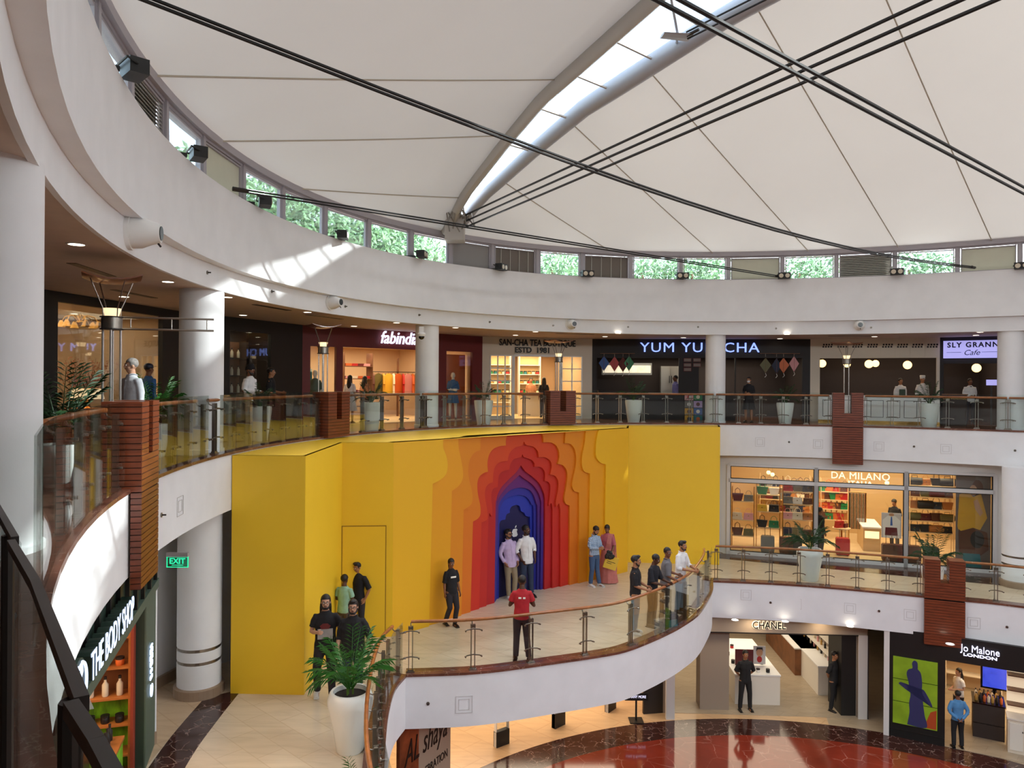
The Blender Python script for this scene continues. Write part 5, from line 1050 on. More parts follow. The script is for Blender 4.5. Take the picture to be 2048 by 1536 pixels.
# posters: flat printed pictures with plain generic figures
def poster(F, x0, x1, y0, y1, dep, bgm, label, shapes, legs=True):
    u0, zt = fpx(F, x0, y0, dep); u1, _ = fpx(F, x1, y0, dep); zb = zat(F, (x0 + x1) / 2, y1, dep); zt = zat(F, (x0 + x1) / 2, y0, dep)
    o = thing('poster', label, 'poster', tuple(loc(F, (u0 + u1) / 2, dep, zb))); MB(F).box(u0, u1, dep, dep + .02, zb, zt).build('print', bgm, o)
    for k, (m, pl) in enumerate(shapes): MB(F).prism([(u0 + (u1 - u0) * a, zb + (zt - zb) * b_) for a, b_ in pl], dep - .003 * (k + 1), dep - .001 * (k + 1), axis='y').build('figure', m, o)
    if legs: MB(F).box((u0 + u1) / 2 - .02, (u0 + u1) / 2 + .02, dep + .02, dep + .05, .03, zt).build('easel', 'dark_metal', o)
    return o
def oval(cx, cy, rx, ry, n=20): return [(cx + rx * cos(2 * pi * i / n), cy + ry * sin(2 * pi * i / n)) for i in range(n)]
mat('print_skin', '#c08f6c', .6); mat('print_grey', '#6e6059', .6); mat('print_pale', '#cfc8c4', .6)
poster(FM, 1912, 1982, 948, 1140, .25, 'print_grey', 'tall poster of a seated woman in mustard with brown bags', [('dye_brown', oval(.62, .90 - .05, .16, .09)), ('print_skin', oval(.5, .83, .11, .055)), ('dye_mustard', [(.05, .45), (.1, .78), (.35, .82), (.5, .76), (.72, .8), (.9, .55), (.7, .42), (.6, .3), (.15, .3)]), ('print_skin', [(.5, .72), (.62, .74), (.78, .6), (.7, .56), (.55, .64)]), ('dye_brown', [(.08, .42), (.15, .4), (.5, .44), (.9, .4), (.95, .22), (.6, .12), (.1, .18)]), ('dye_black', oval(.62, .32, .2, .09)), ('dye_teal', [(.2, .02), (.75, .02), (.7, .17), (.22, .17)])])
poster(FM, 1763, 1803, 1026, 1076, .9, 'print_pale', 'small framed poster of a man in pale shirt holding a purple bag', [('dye_white', [(.1, .0), (.05, .7), (.3, .88), (.7, .88), (.95, .7), (.9, .0)]), ('print_skin', oval(.5, .93, .13, .06)), ('dye_blue', [(.47, .85), (.53, .85), (.56, .5), (.44, .5)]), ('dye_maroon', [(.18, .1), (.2, .42), (.78, .42), (.82, .1)])])
# reversed lettering glow on the left pane
# soffit band and fascia relief squares on both slabs
mat('relief_line', '#c4c1c1', .7)
def relief(x, y, P3, lab, s=.30, g='relief squares on the fascias'):
    X = P3; o = thing('relief_square', lab, 'relief panel', tuple(X @ V((0, 0, 0))), g)
    for r in (s / 2, s / 2 - .06):
        b = MB(X); b.box(-r, r, -.008, 0, r - .008, r).box(-r, r, -.008, 0, -r, -r + .008).box(-r, -r + .008, -.008, 0, -r, r).box(r - .008, r, -.008, 0, -r, r); b.build('moulding', 'relief_line', o)
def edge_hit(P, x, y):
    u, v = uvr(x, y)
    for i in range(len(P) - 1):
        a, b_ = P[i], P[i + 1]; fa = a[0] - u * a[1]; fb = b_[0] - u * b_[1]
        if fa * fb <= 0 and a[1] > 3: t = fa / (fa - fb); q = (a[0] + (b_[0] - a[0]) * t, a[1] + (b_[1] - a[1]) * t); d = V((b_[0] - a[0], b_[1] - a[1])).normalized(); return V((q[0], q[1], HC - v * q[1])), atan2(d.y, d.x)
for x, y in ((1492, 1190), (1592, 1208), (1700, 1217), (1820, 1230), (1948, 1246)):
    h = edge_hit(R2f, x, y); relief(x, y, Matrix.Translation(h[0]) @ Matrix.Rotation(h[1], 4, 'Z'), 'embossed square on the white fascia of the level below', g='relief squares on the lower fascia')
h = edge_hit(B2, 928, 1409); relief(0, 0, Matrix.Translation(h[0]) @ Matrix.Rotation(h[1], 4, 'Z'), 'larger embossed square on the platform fascia below the red-shirted man', .34)
for x, y in ((1520, 884), (1636, 888), (1758, 893), (1892, 898), (360, 1012)):
    q = tx(x, -.002, -.5); p0 = ep(q, -.002, 0); n = nrm(q); z_ = HC - uvr(x, y)[1] * p0.y; relief(0, 0, Matrix.Translation((p0.x, p0.y, z_)) @ Matrix.Rotation(atan2(n.y, n.x) - pi / 2, 4, 'Z'), 'embossed square on the upper gallery fascia', g='relief squares on the upper fascia')
for x, y in ((1541, 1205), (1758, 1222), (2014, 1254)): h = edge_hit(R2f, x, y); put('sprinkler', h[0], 'small sprinkler on the white fascia of the level below', 'sprinkler', rz=h[1], group='sprinklers of the level below')
h = edge_hit(B2, 856, 1407); put('sprinkler', h[0], 'small sprinkler on the platform fascia left of the embossed square', 'sprinkler', rz=h[1])
# back walls that close the level below (beside the handbag shop and behind the body-care shop)
def wall(nm, P, z0, z1, m):
    b = MB()
    for i in range(len(P) - 1):
        F_, L_ = frame(P[i], P[i + 1], z0); b.box(0, L_, 0, .1, 0, z1 - z0, F_)
    return struct('wall_' + nm, b, m)
wall('right_below', [(15.35, 23.42), (17.2, 22.6), (25, 16)], Z2, -1, 'trim_paint')
wall('left_below', [(-5.72, 12.15), (-7.1, 13.0), (-6.6, 14.9), (-5.2, 16.5)], Z2, -1, 'plaster')
wall('left_skirting', [(-5.7, 12.13), (-7.05, 12.97), (-6.55, 14.85)], Z2, Z2 + .2, 'granite_skirt')
# exit sign
pc = at(355, 1124, 12.6); t = thing('exit_sign', 'green edge-lit EXIT sign hanging by the grooved column', 'sign', tuple(pc)); X = Matrix.Translation(pc)
mat('exit_green', '#27d39a', .4, emit=1.2); mat('exit_plate', '#2f7f66', .3)
ep_ = MB(X).box(-.18, .18, -.01, .01, -.09, .09).build('plate', glass_mat('green_glass', (.35, .75, .6), .05), t)
b = MB(X)
for q in ((-.18, .18, -.012, .012, .08, .09), (-.18, .18, -.012, .012, -.09, -.08), (-.18, -.17, -.012, .012, -.09, .09), (.17, .18, -.012, .012, -.09, .09)): b.box(*q)
b.build('border', 'exit_green', t); text('lettering', 'EXIT', .13, X, (0, -.014, .015), 'exit_green', t, .003, bold=.003); MB(X).box(-.09, .1, -.014, -.011, -.055, -.045).build('arrow', 'exit_green', t)
MB(X).tube([(.17, 0, .09), (.17, 0, 13)], .006, 6).build('rod', 'steel', t) if False else MB(X).box(-.18, .18, -.03, .03, .09, .16).box(-.005, .005, -.005, .005, .16, -1.02 - pc.z).build('rail', 'frame_grey', t)
# ------------------------------------------------------------ body-care shop, level below left
FB, LB = frame((-3.9, 5.93), (-5.76, 12.15), Z2); LBx = LB
mat('shop_green', '#23382f', .5); mat('shop_green_light', '#4c5f55', .5); mat('rust_wall', '#8a3522', .6); mat('sign_cold', '#dfeaff', .5, emit=1.5, ec='#c4d8ff'); mat('wood_board', '#a0622f', .45, kind='wood', scale=3); mat('grass_print', '#6fae1f', .5, var=.55, scale=9, stretch=(1, 1, .4)); mat('green_leaf_card', '#1f6a3c', .5)
uP = fpx(FB, 289, 1300)[0] + .25; zh = 2.54
opn = (1.2, uP - .25, 0, zh)
facewall(FB, LB, 3.5, [opn], 'shop_green', 'body_care_shop')
struct('trim_8', MB(FB).box(opn[0], LB, -.06, 0, zh, zh + .14), 'shop_green_light')
b = MB(FB)
for i in range(12): b.box(.3 + i * .55, .36 + i * .55, -.05, 0, zh + .14, 3.5)
struct('trim_9', b, 'black_paint'); struct('trim_10', MB(FB).box(uP - .25, LB, -.02, 0, 0, zh), 'shop_green_light')
lit_room('body_care_interior', FB, .8, LB - .1, 3.0, .0, 2.9, 'wood_board', 'tan_floor', 'cream_front', 150, (1, .72, .45))
MB(FB).box(fpx(FB, 264, 1350, .14)[0], uP - .2, .12, .16, 0, zh).build('wall_rust_jamb', 'rust_wall')['kind'] = 'structure'
u0 = fpx(FB, 176, 1350, -.2)[0]; u1 = fpx(FB, 272, 1215, -.2)[0]; zs = 3.02
s = thing('shop_sign', 'illuminated The Body Shop lettering with round emblem on dark green', 'sign', tuple(loc(FB, (u0 + u1) / 2, -.2, zs - .2)))
text('lettering', 'THE BODY SHOP', .42, FB, ((u0 + u1) / 2, -.2, zs), 'sign_cold', s, .003, 'CENTER', .0, (u1 - u0) / 3.6)
text('letter_sides', 'THE BODY SHOP', .42, FB, ((u0 + u1) / 2, -.13, zs), 'shop_green', s, .06, 'CENTER', .0, (u1 - u0) / 3.6)
ue = fpx(FB, 159, 1350, -.2)[0]; q = MB(FB @ Matrix.Translation((ue, -.1, zs + .02)) @ Matrix.Rotation(pi / 2, 4, 'X')); q.lathe([(.25, 0), (.25, .1)], seg=32).build('emblem_disc', 'shop_green', s, smooth=True)
b = MB(FB)
ring_ = [(ue + cos(R(a)) * .21, -.21, zs + .02 + sin(R(a)) * .21) for a in range(110, 435, 9)]; b.tube(ring_, .016, 6).build('emblem_ring', 'sign_cold', s)
MB(FB).prism([(ue - .02, zs - .13), (ue + .03, zs - .11), (ue - .01, zs + .02), (ue - .07, zs + .09), (ue - .08, zs - .02)], -.215, -.2, axis='y').prism([(ue + .02, zs + .08), (ue + .08, zs + .13), (ue + .05, zs + .22), (ue - .02, zs + .21), (ue + .02, zs + .16)], -.215, -.2, axis='y').build('emblem_figure', 'sign_cold', s)
su = fpx(FB, 297, 1340)[0]; t = thing('light_sign', 'small lit vertical text plate on the green pier beside the body-care doorway', 'sign', tuple(loc(FB, su, -.05, 1.4)))
for i, (wd, h) in enumerate(((.16, .03), (.2, .07), (.22, .07), (.18, .07), (.14, .05), (.18, .05))): MB(FB).box(su - wd / 2, su + wd / 2, -.05, -.03, 1.75 - i * .1, 1.75 - i * .1 + h).build('text_line', 'sign_cold', t)
MB(FB).tube([(su + cos(R(a)) * .08, -.045, 1.08 + sin(R(a)) * .1) for a in range(120, 420, 15)], .012, 5).build('emblem', 'sign_cold', t)
# shelves of jars on the far inner wall, seen through the doorway
pS = [gz(190, 1436, Z2 + .6)]
bu = LB - .55; FS = FB @ Matrix.Translation((bu - .45, 2.6, 0)) @ Matrix.Rotation(-pi / 2, 4, 'Z')
o = thing('product_shelf', 'tall wooden product shelf inside the body-care shop', 'shelf', tuple(FS @ V((1.2, 0, 0))))
for z in (.3, .75, 1.15, 1.6, 2.05, 2.4): MB(FS).box(0, 2.4, 0, .34, z, z + .03).build('board', 'wood_board', o)
for u in (-.03, 2.4): MB(FS).box(u, u + .03, 0, .34, 0, 2.6).build('side_panel', 'wood_board', o)
MB(FS).box(0, 2.4, .34, .36, 0, 2.6).build('back_panel', 'wood_mid', o)
for j, z in enumerate((.78, 1.18, 1.63, 2.08)):
    for i in range(12):
        k = ('jar', 'bottle')[j == 1]; c = ('black', 'cream', 'orange', 'brown')[j]
        put(k, FS @ V((.12 + i * .195, .12, z)), '%s %s, %s from the front on the %s board of the product shelf' % (c if k == 'jar' else 'clear', 'tub' if k == 'jar' else 'lotion bottle', ORD[i], ('lowest', 'second', 'third', 'top')[j]), 'tub' if k == 'jar' else 'bottle', s=1.35, dye=c if k == 'jar' else None, dn=('pot',), group='products on the body-care shelf')
# grass-printed display plinths with boxes and bottles
for i, (x, y, w_, h_, lb) in enumerate(((236, 1515, .62, 1.12, 'tall grass-printed display plinth by the body-care doorway'), (196, 1560, .62, .72, 'lower grass-printed display plinth in front of the tall one'))):
    u = fpx(FB, x, y, .45)[0]; o = thing('display_plinth', lb, 'plinth', tuple(loc(FB, u, .6, 0))); MB(FB).box(u - w_ / 2, u + w_ / 2, .2, 1.1, 0, h_).build('body', 'grass_print', o); MB(FB).box(u - w_ / 2 - .02, u + w_ / 2 + .02, .18, 1.12, h_, h_ + .04).build('top', 'wood_board', o)
    for q in range(4): put('bottle', loc(FB, u - w_ / 2 + .1 + q * .14, .35, h_ + .04), 'dark bottle, %s from the front on the %s grass-printed plinth' % (ORD[q], ('tall', 'lower')[i]), 'bottle', dye='black', dn=('body',), s=1.1)
    t = thing('leaf_card', 'green printed card standing on the %s plinth' % ('tall', 'lower')[i], 'card', tuple(loc(FB, u + .1, .8, h_ + .04))); MB(FB).box(u - .25, u + .28, .75, .77, h_ + .04, h_ + .26).build('card', 'green_leaf_card', t); text('lettering', ('VEGAN', 'VEGAN')[i], .1, FB, (u, .745, h_ + .15), 'dye_white', t, .002)
# ------------------------------------------------------------ ground floor shops
FC, LC_ = frame((4.6, 22.5), (10.58, 22.2), Z1)
HC1 = 2.98
mat('putty', '#9a8c7e', .6); mat('chanel_floor', '#a99a84', .25, kind='travertine', scale=.7); mat('counter_white', '#e4ddd2', .35)
u_a = fpx(FC, 1342, 1350)[0]; ub_ = fpx(FC, 1716, 1350)[0]; zl = zat(FC, 1540, 1266); ztop = zat(FC, 1540, 1234)
facewall(FC, LC_, HC1 + .05, [(u_a, ub_, 0, zl)], 'putty', 'perfume_hall')
struct('trim_11', MB(FC).box(u_a, ub_, -.02, .0, zl - .03, zl), 'black_paint'); struct('trim_12', MB(FC).box(ub_, ub_ + .26, -.04, .14, 0, zl), 'trim_paint'); struct('trim_13', MB(FC).box(ub_ + .3, LC_, -.03, .0, 0, zl), 'cafe_dark')
lit_room('perfume_hall_interior', FC, u_a - .3, ub_ + .05, 7.5, 0.0, 2.9, 'putty', 'chanel_floor', 'putty', 170, (1, .84, .62))
u0 = fpx(FC, 1503, 1254, -.1)[0]; u1 = fpx(FC, 1576, 1254, -.1)[0]; zt = zat(FC, 1540, 1253, -.1)
s = thing('shop_sign', 'halo-lit Chanel lettering above the perfume hall entrance', 'sign', tuple(loc(FC, (u0 + u1) / 2, -.1, zt - .1)))
mat('halo_soft', '#fff0cf', .5, emit=.8)
for dy, m, bo, nm in ((-.012, 'halo_soft', .02, 'halo'), (-.04, 'letter_black', .003, 'lettering')): text(nm, 'CHANEL', .3, FC, ((u0 + u1) / 2, dy, zt), m, s, .01, 'CENTER', bo, (u1 - u0) / 1.26)
def blockp(F, x0, x1, ybase, dep0, dep1, h, name, label, cat, m, top=None, z0=0):
    u0, u1 = fpx(F, x0, ybase, dep0)[0], fpx(F, x1, ybase, dep0)[0]; o = thing(name, label, cat, tuple(loc(F, (u0 + u1) / 2, dep0, 0))); MB(F).box(u0, u1, dep0, dep1, z0, h).build('body', m, o)
    if top: MB(F).box(u0 - .02, u1 + .02, dep0 - .02, dep1 + .02, h, h + .04).build('worktop', top, o)
    return o, u0, u1
o, a, c = blockp(FC, 1470, 1560, 1390, .75, 4.0, .9, 'perfume_counter', 'white perfume counter behind the dark-uniformed guard', 'counter', 'counter_white', 'white_paint')
for i in range(14): put('jar', loc(FC, a + .15 + (i % 4) * .3, .95 + (i // 4) * .7, .94), '%s cosmetic pot, number %s from the front on the perfume counter' % (('black', 'red', 'white', 'black')[i % 4], ORD[i]), 'pot', dye=('black', 'red', 'white', 'black')[i % 4], dn=('pot',), s=1.3)
pc = loc(FC, (a + c) / 2 - .05, 1.5, .94); t = thing('counter_poster', 'portrait picture with red glass standing on the perfume counter', 'poster', tuple(pc)); X = Matrix.Translation(pc) @ Matrix.Rotation(rzf(FC), 4, 'Z')
MB(X).box(-.45, .12, 0, .02, 0, .5).build('dark_print', 'dye_maroon', t); MB(X).box(.12, .5, 0, .02, .05, .62).build('portrait_print', 'print_pale', t); MB(X).prism(oval(.31, .42, .1, .13), -.008, 0, axis='y').build('face', 'print_skin', t); MB(X).prism(oval(.31, .2, .08, .1), -.008, 0, axis='y').build('red_glass', 'dye_red', t); MB(X).prism([(.2, .45), (.22, .58), (.4, .58), (.42, .45), (.38, .52), (.25, .52)], -.014, -.008, axis='y').build('hair', 'dye_black', t)
o, a, c = blockp(FC, 1636, 1690, 1400, 1.6, 6.5, .9, 'perfume_display', 'long lit perfume display along the right wall of the hall', 'display', 'counter_white', 'white_paint')
for z in (1.2, 1.6, 2.0): MB(FC).box(a + .35, c, 1.6, 6.5, z, z + .03).build('shelf', 'counter_white', o)
MB(FC).box(c - .02, c, 1.6, 6.5, .94, 2.4).build('back_panel', 'lit_panel', o)
for i in range(14):
    for j, z in enumerate((.94, 1.23)): put('bottle', loc(FC, a + .5 + .0 * j, 1.75 + i * .33, z), 'perfume bottle, %s from the front on the %s ledge of the long display' % (ORD[i], ('lower', 'upper')[j]), 'bottle', dye=('gold', 'pink', 'cream', 'black')[(i + j) % 4], dn=('body',), group='perfume bottles on the long display')
blockp(FC, 1590, 1640, 1310, 3.2, 6.6, .9, 'perfume_island', 'brown sided perfume island beyond the doorway', 'display', 'wood_mid', 'white_paint')
blockp(FC, 1400, 1458, 1370, .3, .9, 2.75, 'hall_pier', 'pale free-standing pier at the left of the perfume hall', 'pier', 'putty')
blockp(FC, 1682, 1716, 1440, .15, 1.2, 2.6, 'entrance_screen', 'black screen wall at the right side of the perfume hall doorway', 'screen', 'black_paint')
# black fronted fragrance shop on the right
FJ, LJ = frame((10.62, 21.25), (15.6, 18.45), Z1)
ua, ub = fpx(FJ, 1890, 1400)[0], LJ - .05; zl = zat(FJ, 1900, 1322)
facewall(FJ, LJ, HC1 + .05, [(ua, ub, 0, zl)], 'black_paint', 'fragrance_shop'); struct('trim_14', MB(FJ).box(-.02, .12, -.06, .02, 0, HC1), 'trim_paint'); struct('trim_15', MB(FJ).box(.12, ua, -.02, 0, .22, .235), 'dark_metal')
lit_room('fragrance_interior', FJ, ua - .4, LJ + 1.5, 5.5, 0.0, 2.85, 'beige_wall', 'chanel_floor', 'cream_front', 190, (1, .77, .48))
u0 = fpx(FJ, 1912, 1298, -.05)[0]; u1 = fpx(FJ, 2010, 1310, -.05)[0]; zt = zat(FJ, 1960, 1303, -.05); zi = zat(FJ, 1960, 1314, -.05)
s = thing('shop_sign', 'white Jo Malone London lettering on the black shop front', 'sign', tuple(loc(FJ, (u0 + u1) / 2, -.05, zi)))
text('lettering', 'Jo Malone', .27, FJ, ((u0 + u1) / 2, -.04, zt + .02), 'sign_white', s, .01, 'CENTER', .006, (u1 - u0) / 1.36); text('lettering', 'LONDON', .11, FJ, ((u0 + u1) / 2, -.04, zi), 'sign_white', s, .008, 'CENTER', .003, 1.6)
# video wall of three by one screens with a plain dark figure on green
u0, u1 = fpx(FJ, 1786, 1380)[0], fpx(FJ, 1875, 1380)[0]; zt, zb = zat(FJ, 1830, 1317), zat(FJ, 1830, 1453)
t = thing('video_wall', 'green video wall showing a dark standing figure, beside the guard in blue', 'screen', tuple(loc(FJ, (u0 + u1) / 2, -.03, zb)))
mat('screen_green', '#6f8a1e', .3, emit=.33, var=.45, scale=1.1); mat('screen_figure', '#2a2f55', .3, emit=.18); mat('screen_red', '#8f3a1c', .3, emit=.3)
for i in range(3): MB(FJ).box(u0, u1, -.04, -.01, zb + (zt - zb) * i / 3 + .012, zb + (zt - zb) * (i + 1) / 3 - .012).build('screen', 'screen_green', t)
S = lambda pl: [(u0 + (u1 - u0) * a, zb + (zt - zb) * b_) for a, b_ in pl]
def sm(P, n=4): Q = P + [P[0]]; return smooth2(Q, n)[:-1]
MB(FJ).prism(S(sm([(.33, .02), (.38, .2), (.37, .34), (.4, .46), (.37, .54), (.3, .59), (.19, .625), (.13, .60), (.2, .575), (.31, .53), (.36, .62), (.31, .76), (.35, .83), (.44, .86), (.43, .93), (.48, .975), (.55, .95), (.56, .88), (.56, .855), (.63, .8), (.66, .66), (.66, .52), (.76, .42), (.86, .34), (.885, .36), (.8, .47), (.68, .57), (.68, .4), (.72, .2), (.76, .02)])), -.045, -.041, axis='y').build('figure', 'screen_figure', t)
MB(FJ).prism(S([(.7, .02), (.98, .02), (.98, .3), (.85, .26)]), -.044, -.041, axis='y').build('colour_wash', 'screen_red', t)
o, a, c = blockp(FJ, 1946, 2010, 1430, 1.1, 1.9, .95, 'fragrance_table', 'dark two tier table crowded with bottles in the fragrance shop', 'table', 'cafe_dark', 'black_gloss')
MB(FJ).box(a, c, 1.1, 1.12, .4, .43).build('ledge', 'black_gloss', o)
for i in range(14): put('bottle', loc(FJ, a + .08 + (i % 7) * (c - a - .16) / 6, 1.25 + (i // 7) * .3, .99), '%s bottle, %s in the %s row on the dark fragrance table' % (('gold', 'black', 'orange', 'cream')[i % 4], ORD[i % 7], ('front', 'rear')[i // 7]), 'bottle', dye=('gold', 'black', 'orange', 'cream')[i % 4], dn=('body',), s=1.1)
pc = loc(FJ, (a + c) / 2 + .2, 2.2, 1.05); t = thing('tall_screen', 'blue lit advertising screen behind the fragrance table', 'screen', tuple(pc)); X = Matrix.Translation(pc) @ Matrix.Rotation(rzf(FJ), 4, 'Z'); MB(X).box(-.35, .35, 0, .05, 0, 1.1).build('housing', 'black_gloss', t); mat('screen_blue', '#3346c8', .3, emit=.9, var=.5, scale=3); MB(X).box(-.3, .3, -.01, 0, .05, 1.05).build('display', 'screen_blue', t)
MB(X).box(-.05, .05, .0, .05, -1.05, 0).build('post', 'black_gloss', t)
o, a, c = blockp(FJ, 2016, 2120, 1450, .5, 1.0, .9, 'cream_cabinet', 'cream panelled cabinet at the right edge of the fragrance shop', 'cabinet', 'cream_front', 'counter_white')
for q in range(3): k = MB(FJ).box(a + .04 + q * (c - a) / 3, a - .04 + (q + 1) * (c - a) / 3, .48, .5, .1, .82).build('door', 'counter_white', o); MB(FJ).box(a + (c - a) * (q + .85) / 3, a + (c - a) * (q + .9) / 3, .46, .48, .6, .64).build('handle', 'dark_metal', k)
for z in (1.2, 1.6, 2.0): MB(FJ).box(a, c, .7, 1.0, z, z + .03).build('shelf', 'wood_shelf', o)
MB(FJ).box(a, c, 1.0, 1.02, .94, 2.4).build('back_panel', 'lit_panel', o)
shelves(FJ, ua + .1, ua + 1.6, 4.6, .4, (.5, 1.0, 1.5, 2.0), 'cream_front', 'cream wall shelf at the back of the fragrance shop', back='shop_wall')
for j, z in enumerate((1.03, 1.53, 2.03)):
    for i in range(7): put('bottle', loc(FJ, ua + .25 + i * .19, 4.75, z), 'cream boxed bottle, %s from the left on the %s rear shelf' % (ORD[i], ('lower', 'middle', 'upper')[j]), 'bottle', dye='cream', dn=('body',), s=1.1, group='boxed bottles on the rear shelf')
# fashion hall under the platform: pale floor, security gates, sign stand, large poster
wall('ground_grey_pier', [(4.0, 22.4), (4.6, 22.5)], Z1, Z1 + 3, 'dark_metal')
p = gz(1335, 1438, Z1); struct('trim_16', MB().box(p.x - .05, p.x + .2, p.y - .05, p.y + .1, Z1, Z1 + 3), 'trim_paint')
wall('ground_back', [(-8, 24.5), (0, 27), (4.1, 26.5), (4.3, 22.5)], Z1, Z1 + 3, 'shop_wall')
area('ceiling_light', (0.5, 23.5, Z1 + 2.85), 6, 3, 260, (1, .82, .6)); area('ceiling_light', (-3.5, 19.0, Z1 + 2.85), 4, 4, 170, (1, .8, .56))
for i, (x, y, w_) in enumerate(((1003, 1490, 'nearest'), (1117, 1452, 'middle'), (1221, 1420, 'farthest'))): p = gz(x, y, Z1); put('laser_gate', p, '%s of the three security gates on the pale floor under the platform' % w_, 'security gate', rz=-.9 + .12 * i)
p = gz(1272, 1442, Z1); t = thing('sign_stand', 'black pole sign stand with two white-lettered boards at the marble edge', 'sign', tuple(p)); MB().box(p.x - .2, p.x + .2, p.y - .2, p.y + .2, p.z, p.z + .03).build('base', 'black_paint', t); MB().box(p.x - .025, p.x + .025, p.y - .025, p.y + .025, p.z, p.z + 1.3).build('pole', 'black_paint', t); X = Matrix.Translation(p)
for j, (z, tx_) in enumerate(((.62, '& MANY MORE'), (.9, 'Lotus & Bouquets'), (1.18, 'NEW ARRIVALS'))):
    if j == 2: continue
    k = MB(X).box(-.34, .34, -.06, -.03, z, z + .22).build('board', 'black_paint', t); text('lettering', tx_, .11, X, (0, -.065, z + .11), 'sign_white', k, .002, bold=.002, sx=.75)
mat('poster_amber', '#a0522a', .6, var=.7, scale=1.5); mat('poster_pale', '#bfae98', .6)
P0, P1 = gz(800, 1560, Z1 + .9), gz(885, 1500, Z1 + .6); FQ, LQ = frame((-2.25, 15.4), (-1.35, 17.2), Z1)
t = thing('hoarding_poster', 'slanted poster wall with script lettering and the word celebration', 'poster', tuple(FQ @ V((LQ / 2, 0, 0)))); MB(FQ).box(0, LQ * .35, 0, .08, 0, 2.9).build('photo_part', 'poster_amber', t); MB(FQ).box(LQ * .35, LQ, 0, .08, 0, 2.9).build('pale_part', 'poster_pale', t)
text('lettering', 'AL shaya', .75, FQ, (LQ * .5, -.01, 2.1), 'letter_black', t, .004, sx=.62, shear=.3); text('lettering', 'CELEBRATION', .26, FQ, (LQ * .62, -.01, 1.45), 'letter_black', t, .004, sx=.75); text('lettering', '10', .3, FQ, (LQ * .6, -.01, 1.05), 'letter_black', t, .004)
for x, y, d in ((1470, 1240, 22.5), (1570, 1244, 22.4), (1700, 1252, 22.0), (1900, 1290, 20.6)):
    u, v = uvr(x, y); put('downlight', V((u * (d - .6), d - .6, Z1 + 2.998)), 'warm downlight under the lower slab edge', 'downlight', group='downlights under the lower slab', s=1.2)
for u in (.8, 2.6, 4.6): q = loc(FC, u, -.35, 2.9); l = area('ceiling_light', q, .3, .3, 9, (1, .78, .5))
# ------------------------------------------------------------ trees outside the clerestory
def tree(p, h, r, label):
    o = thing('tree', label, 'tree', tuple(p), 'trees outside the window band'); p = V(p); MB().tube([p, p + V((.1, 0, h * .5)), p + V((0, .1, h * .8))], [.16, .12, .05], 8).build('trunk', 'wood_mid', o); b = MB()
    for k in range(900):
        while True:
            d = V((random.uniform(-1, 1), random.uniform(-1, 1), random.uniform(-1, 1)))
            if .35 < d.length < 1: break
        c = p + V((0, 0, h - r * .55)) + V((d.x * r, d.y * r, d.z * r * .8)); a = V([random.uniform(-1, 1) for _ in range(3)]).normalized(); n = a.orthogonal().normalized(); s = random.uniform(.09, .17)
        b.add([c, c + a * s + n * s * .4, c + a * s * 2, c + a * s - n * s * .4], [(0, 1, 2, 3)])
    b.build('foliage', 'leaf_out', o)
mat('leaf_out', '#66875a', .6, var=.5, scale=3)
TR = [(368, 318, 20), (505, 365, 26), (545, 385, 27), (590, 400, 28), (640, 425, 28), (690, 440, 29), (735, 455, 30), (775, 460, 30), (820, 475, 31), (845, 490, 35), (1105, 512, 33), (1140, 520, 35), (1285, 520, 34), (1330, 522, 35), (1385, 520, 34), (1435, 522, 35), (1600, 520, 34), (1650, 522, 35), (1820, 512, 33), (1870, 515, 33)]
for i, (x, yt, d) in enumerate(TR):
    u, v = uvr(x, yt); zt_ = HC - v * d; tree((u * d, d, 4.05), zt_ - 4.05, 1.35, 'sunlit green tree outside the clerestory, number %d from the left' % (i + 1) if False else 'sunlit tree outside the windows, %s of twenty from the left' % (ORD + ['fifteenth', 'sixteenth', 'seventeenth', 'eighteenth', 'nineteenth', 'twentieth'])[i])
# ------------------------------------------------------------ people
mat('skin_tan', '#a5714f', .55, var=.05, scale=8); mat('skin_brown', '#7d4f36', .55, var=.05, scale=8); mat('skin_deep', '#553424', .55, var=.05, scale=8); mat('skin_light', '#c4957a', .55, var=.05, scale=8)
mat('hair_black', '#17100c', .55, var=.4, scale=30, stretch=(6, 6, 1)); mat('hair_grey', '#8d8884', .7, var=.3, scale=30); mat('eye_white', '#e6e2dc', .3); mat('lips', '#8a4a42', .5); mat('mannequin', '#e3dfd6', .4)
for k, v in {'black_cloth': '#17161b', 'grey_tee': '#9b9896', 'mint': '#8fb8a0', 'lilac_cloth': '#c4aed2', 'white_cloth': '#e4e3e4', 'red_cloth': '#b0202a', 'navy_cloth': '#1a1a22', 'grey_cloth': '#6e6c70', 'denim': '#41597c', 'denim_light': '#6c8497', 'denim_dark': '#2a3650',
             'khaki': '#8f7f66', 'charcoal': '#28242a', 'taupe': '#57493f', 'purple_shirt': '#8a86c4', 'blue_uniform': '#4f86b8', 'uniform_black': '#1b1b1e', 'pink_sari': '#c4766f', 'rose_blouse': '#b5606a', 'denim_jacket': '#2f5d92', 'pale_stripe': '#c9ced6', 'floral': '#b07a5a', 'apron_green': '#44564a'}.items(): mat(k, v, .85, var=.08, scale=10, bump=.25, bscale=25)
mat('check_blue', '#5c86b4', .85, kind='check', c2='#c8d6e4')
mat('sneaker_white', '#dcdad6', .6); mat('shoe_black', '#141212', .4); mat('shoe_tan', '#7a5a3c', .6)
def fuse(b, name, m, parent, vox, it=3):
    o = b.build(name, m, parent, local=True)
    r = o.modifiers.new('fuse', 'REMESH'); r.mode = 'VOXEL'; r.voxel_size = vox; r.use_smooth_shade = True
    s = o.modifiers.new('soften', 'SMOOTH'); s.factor = .5; s.iterations = it; return o
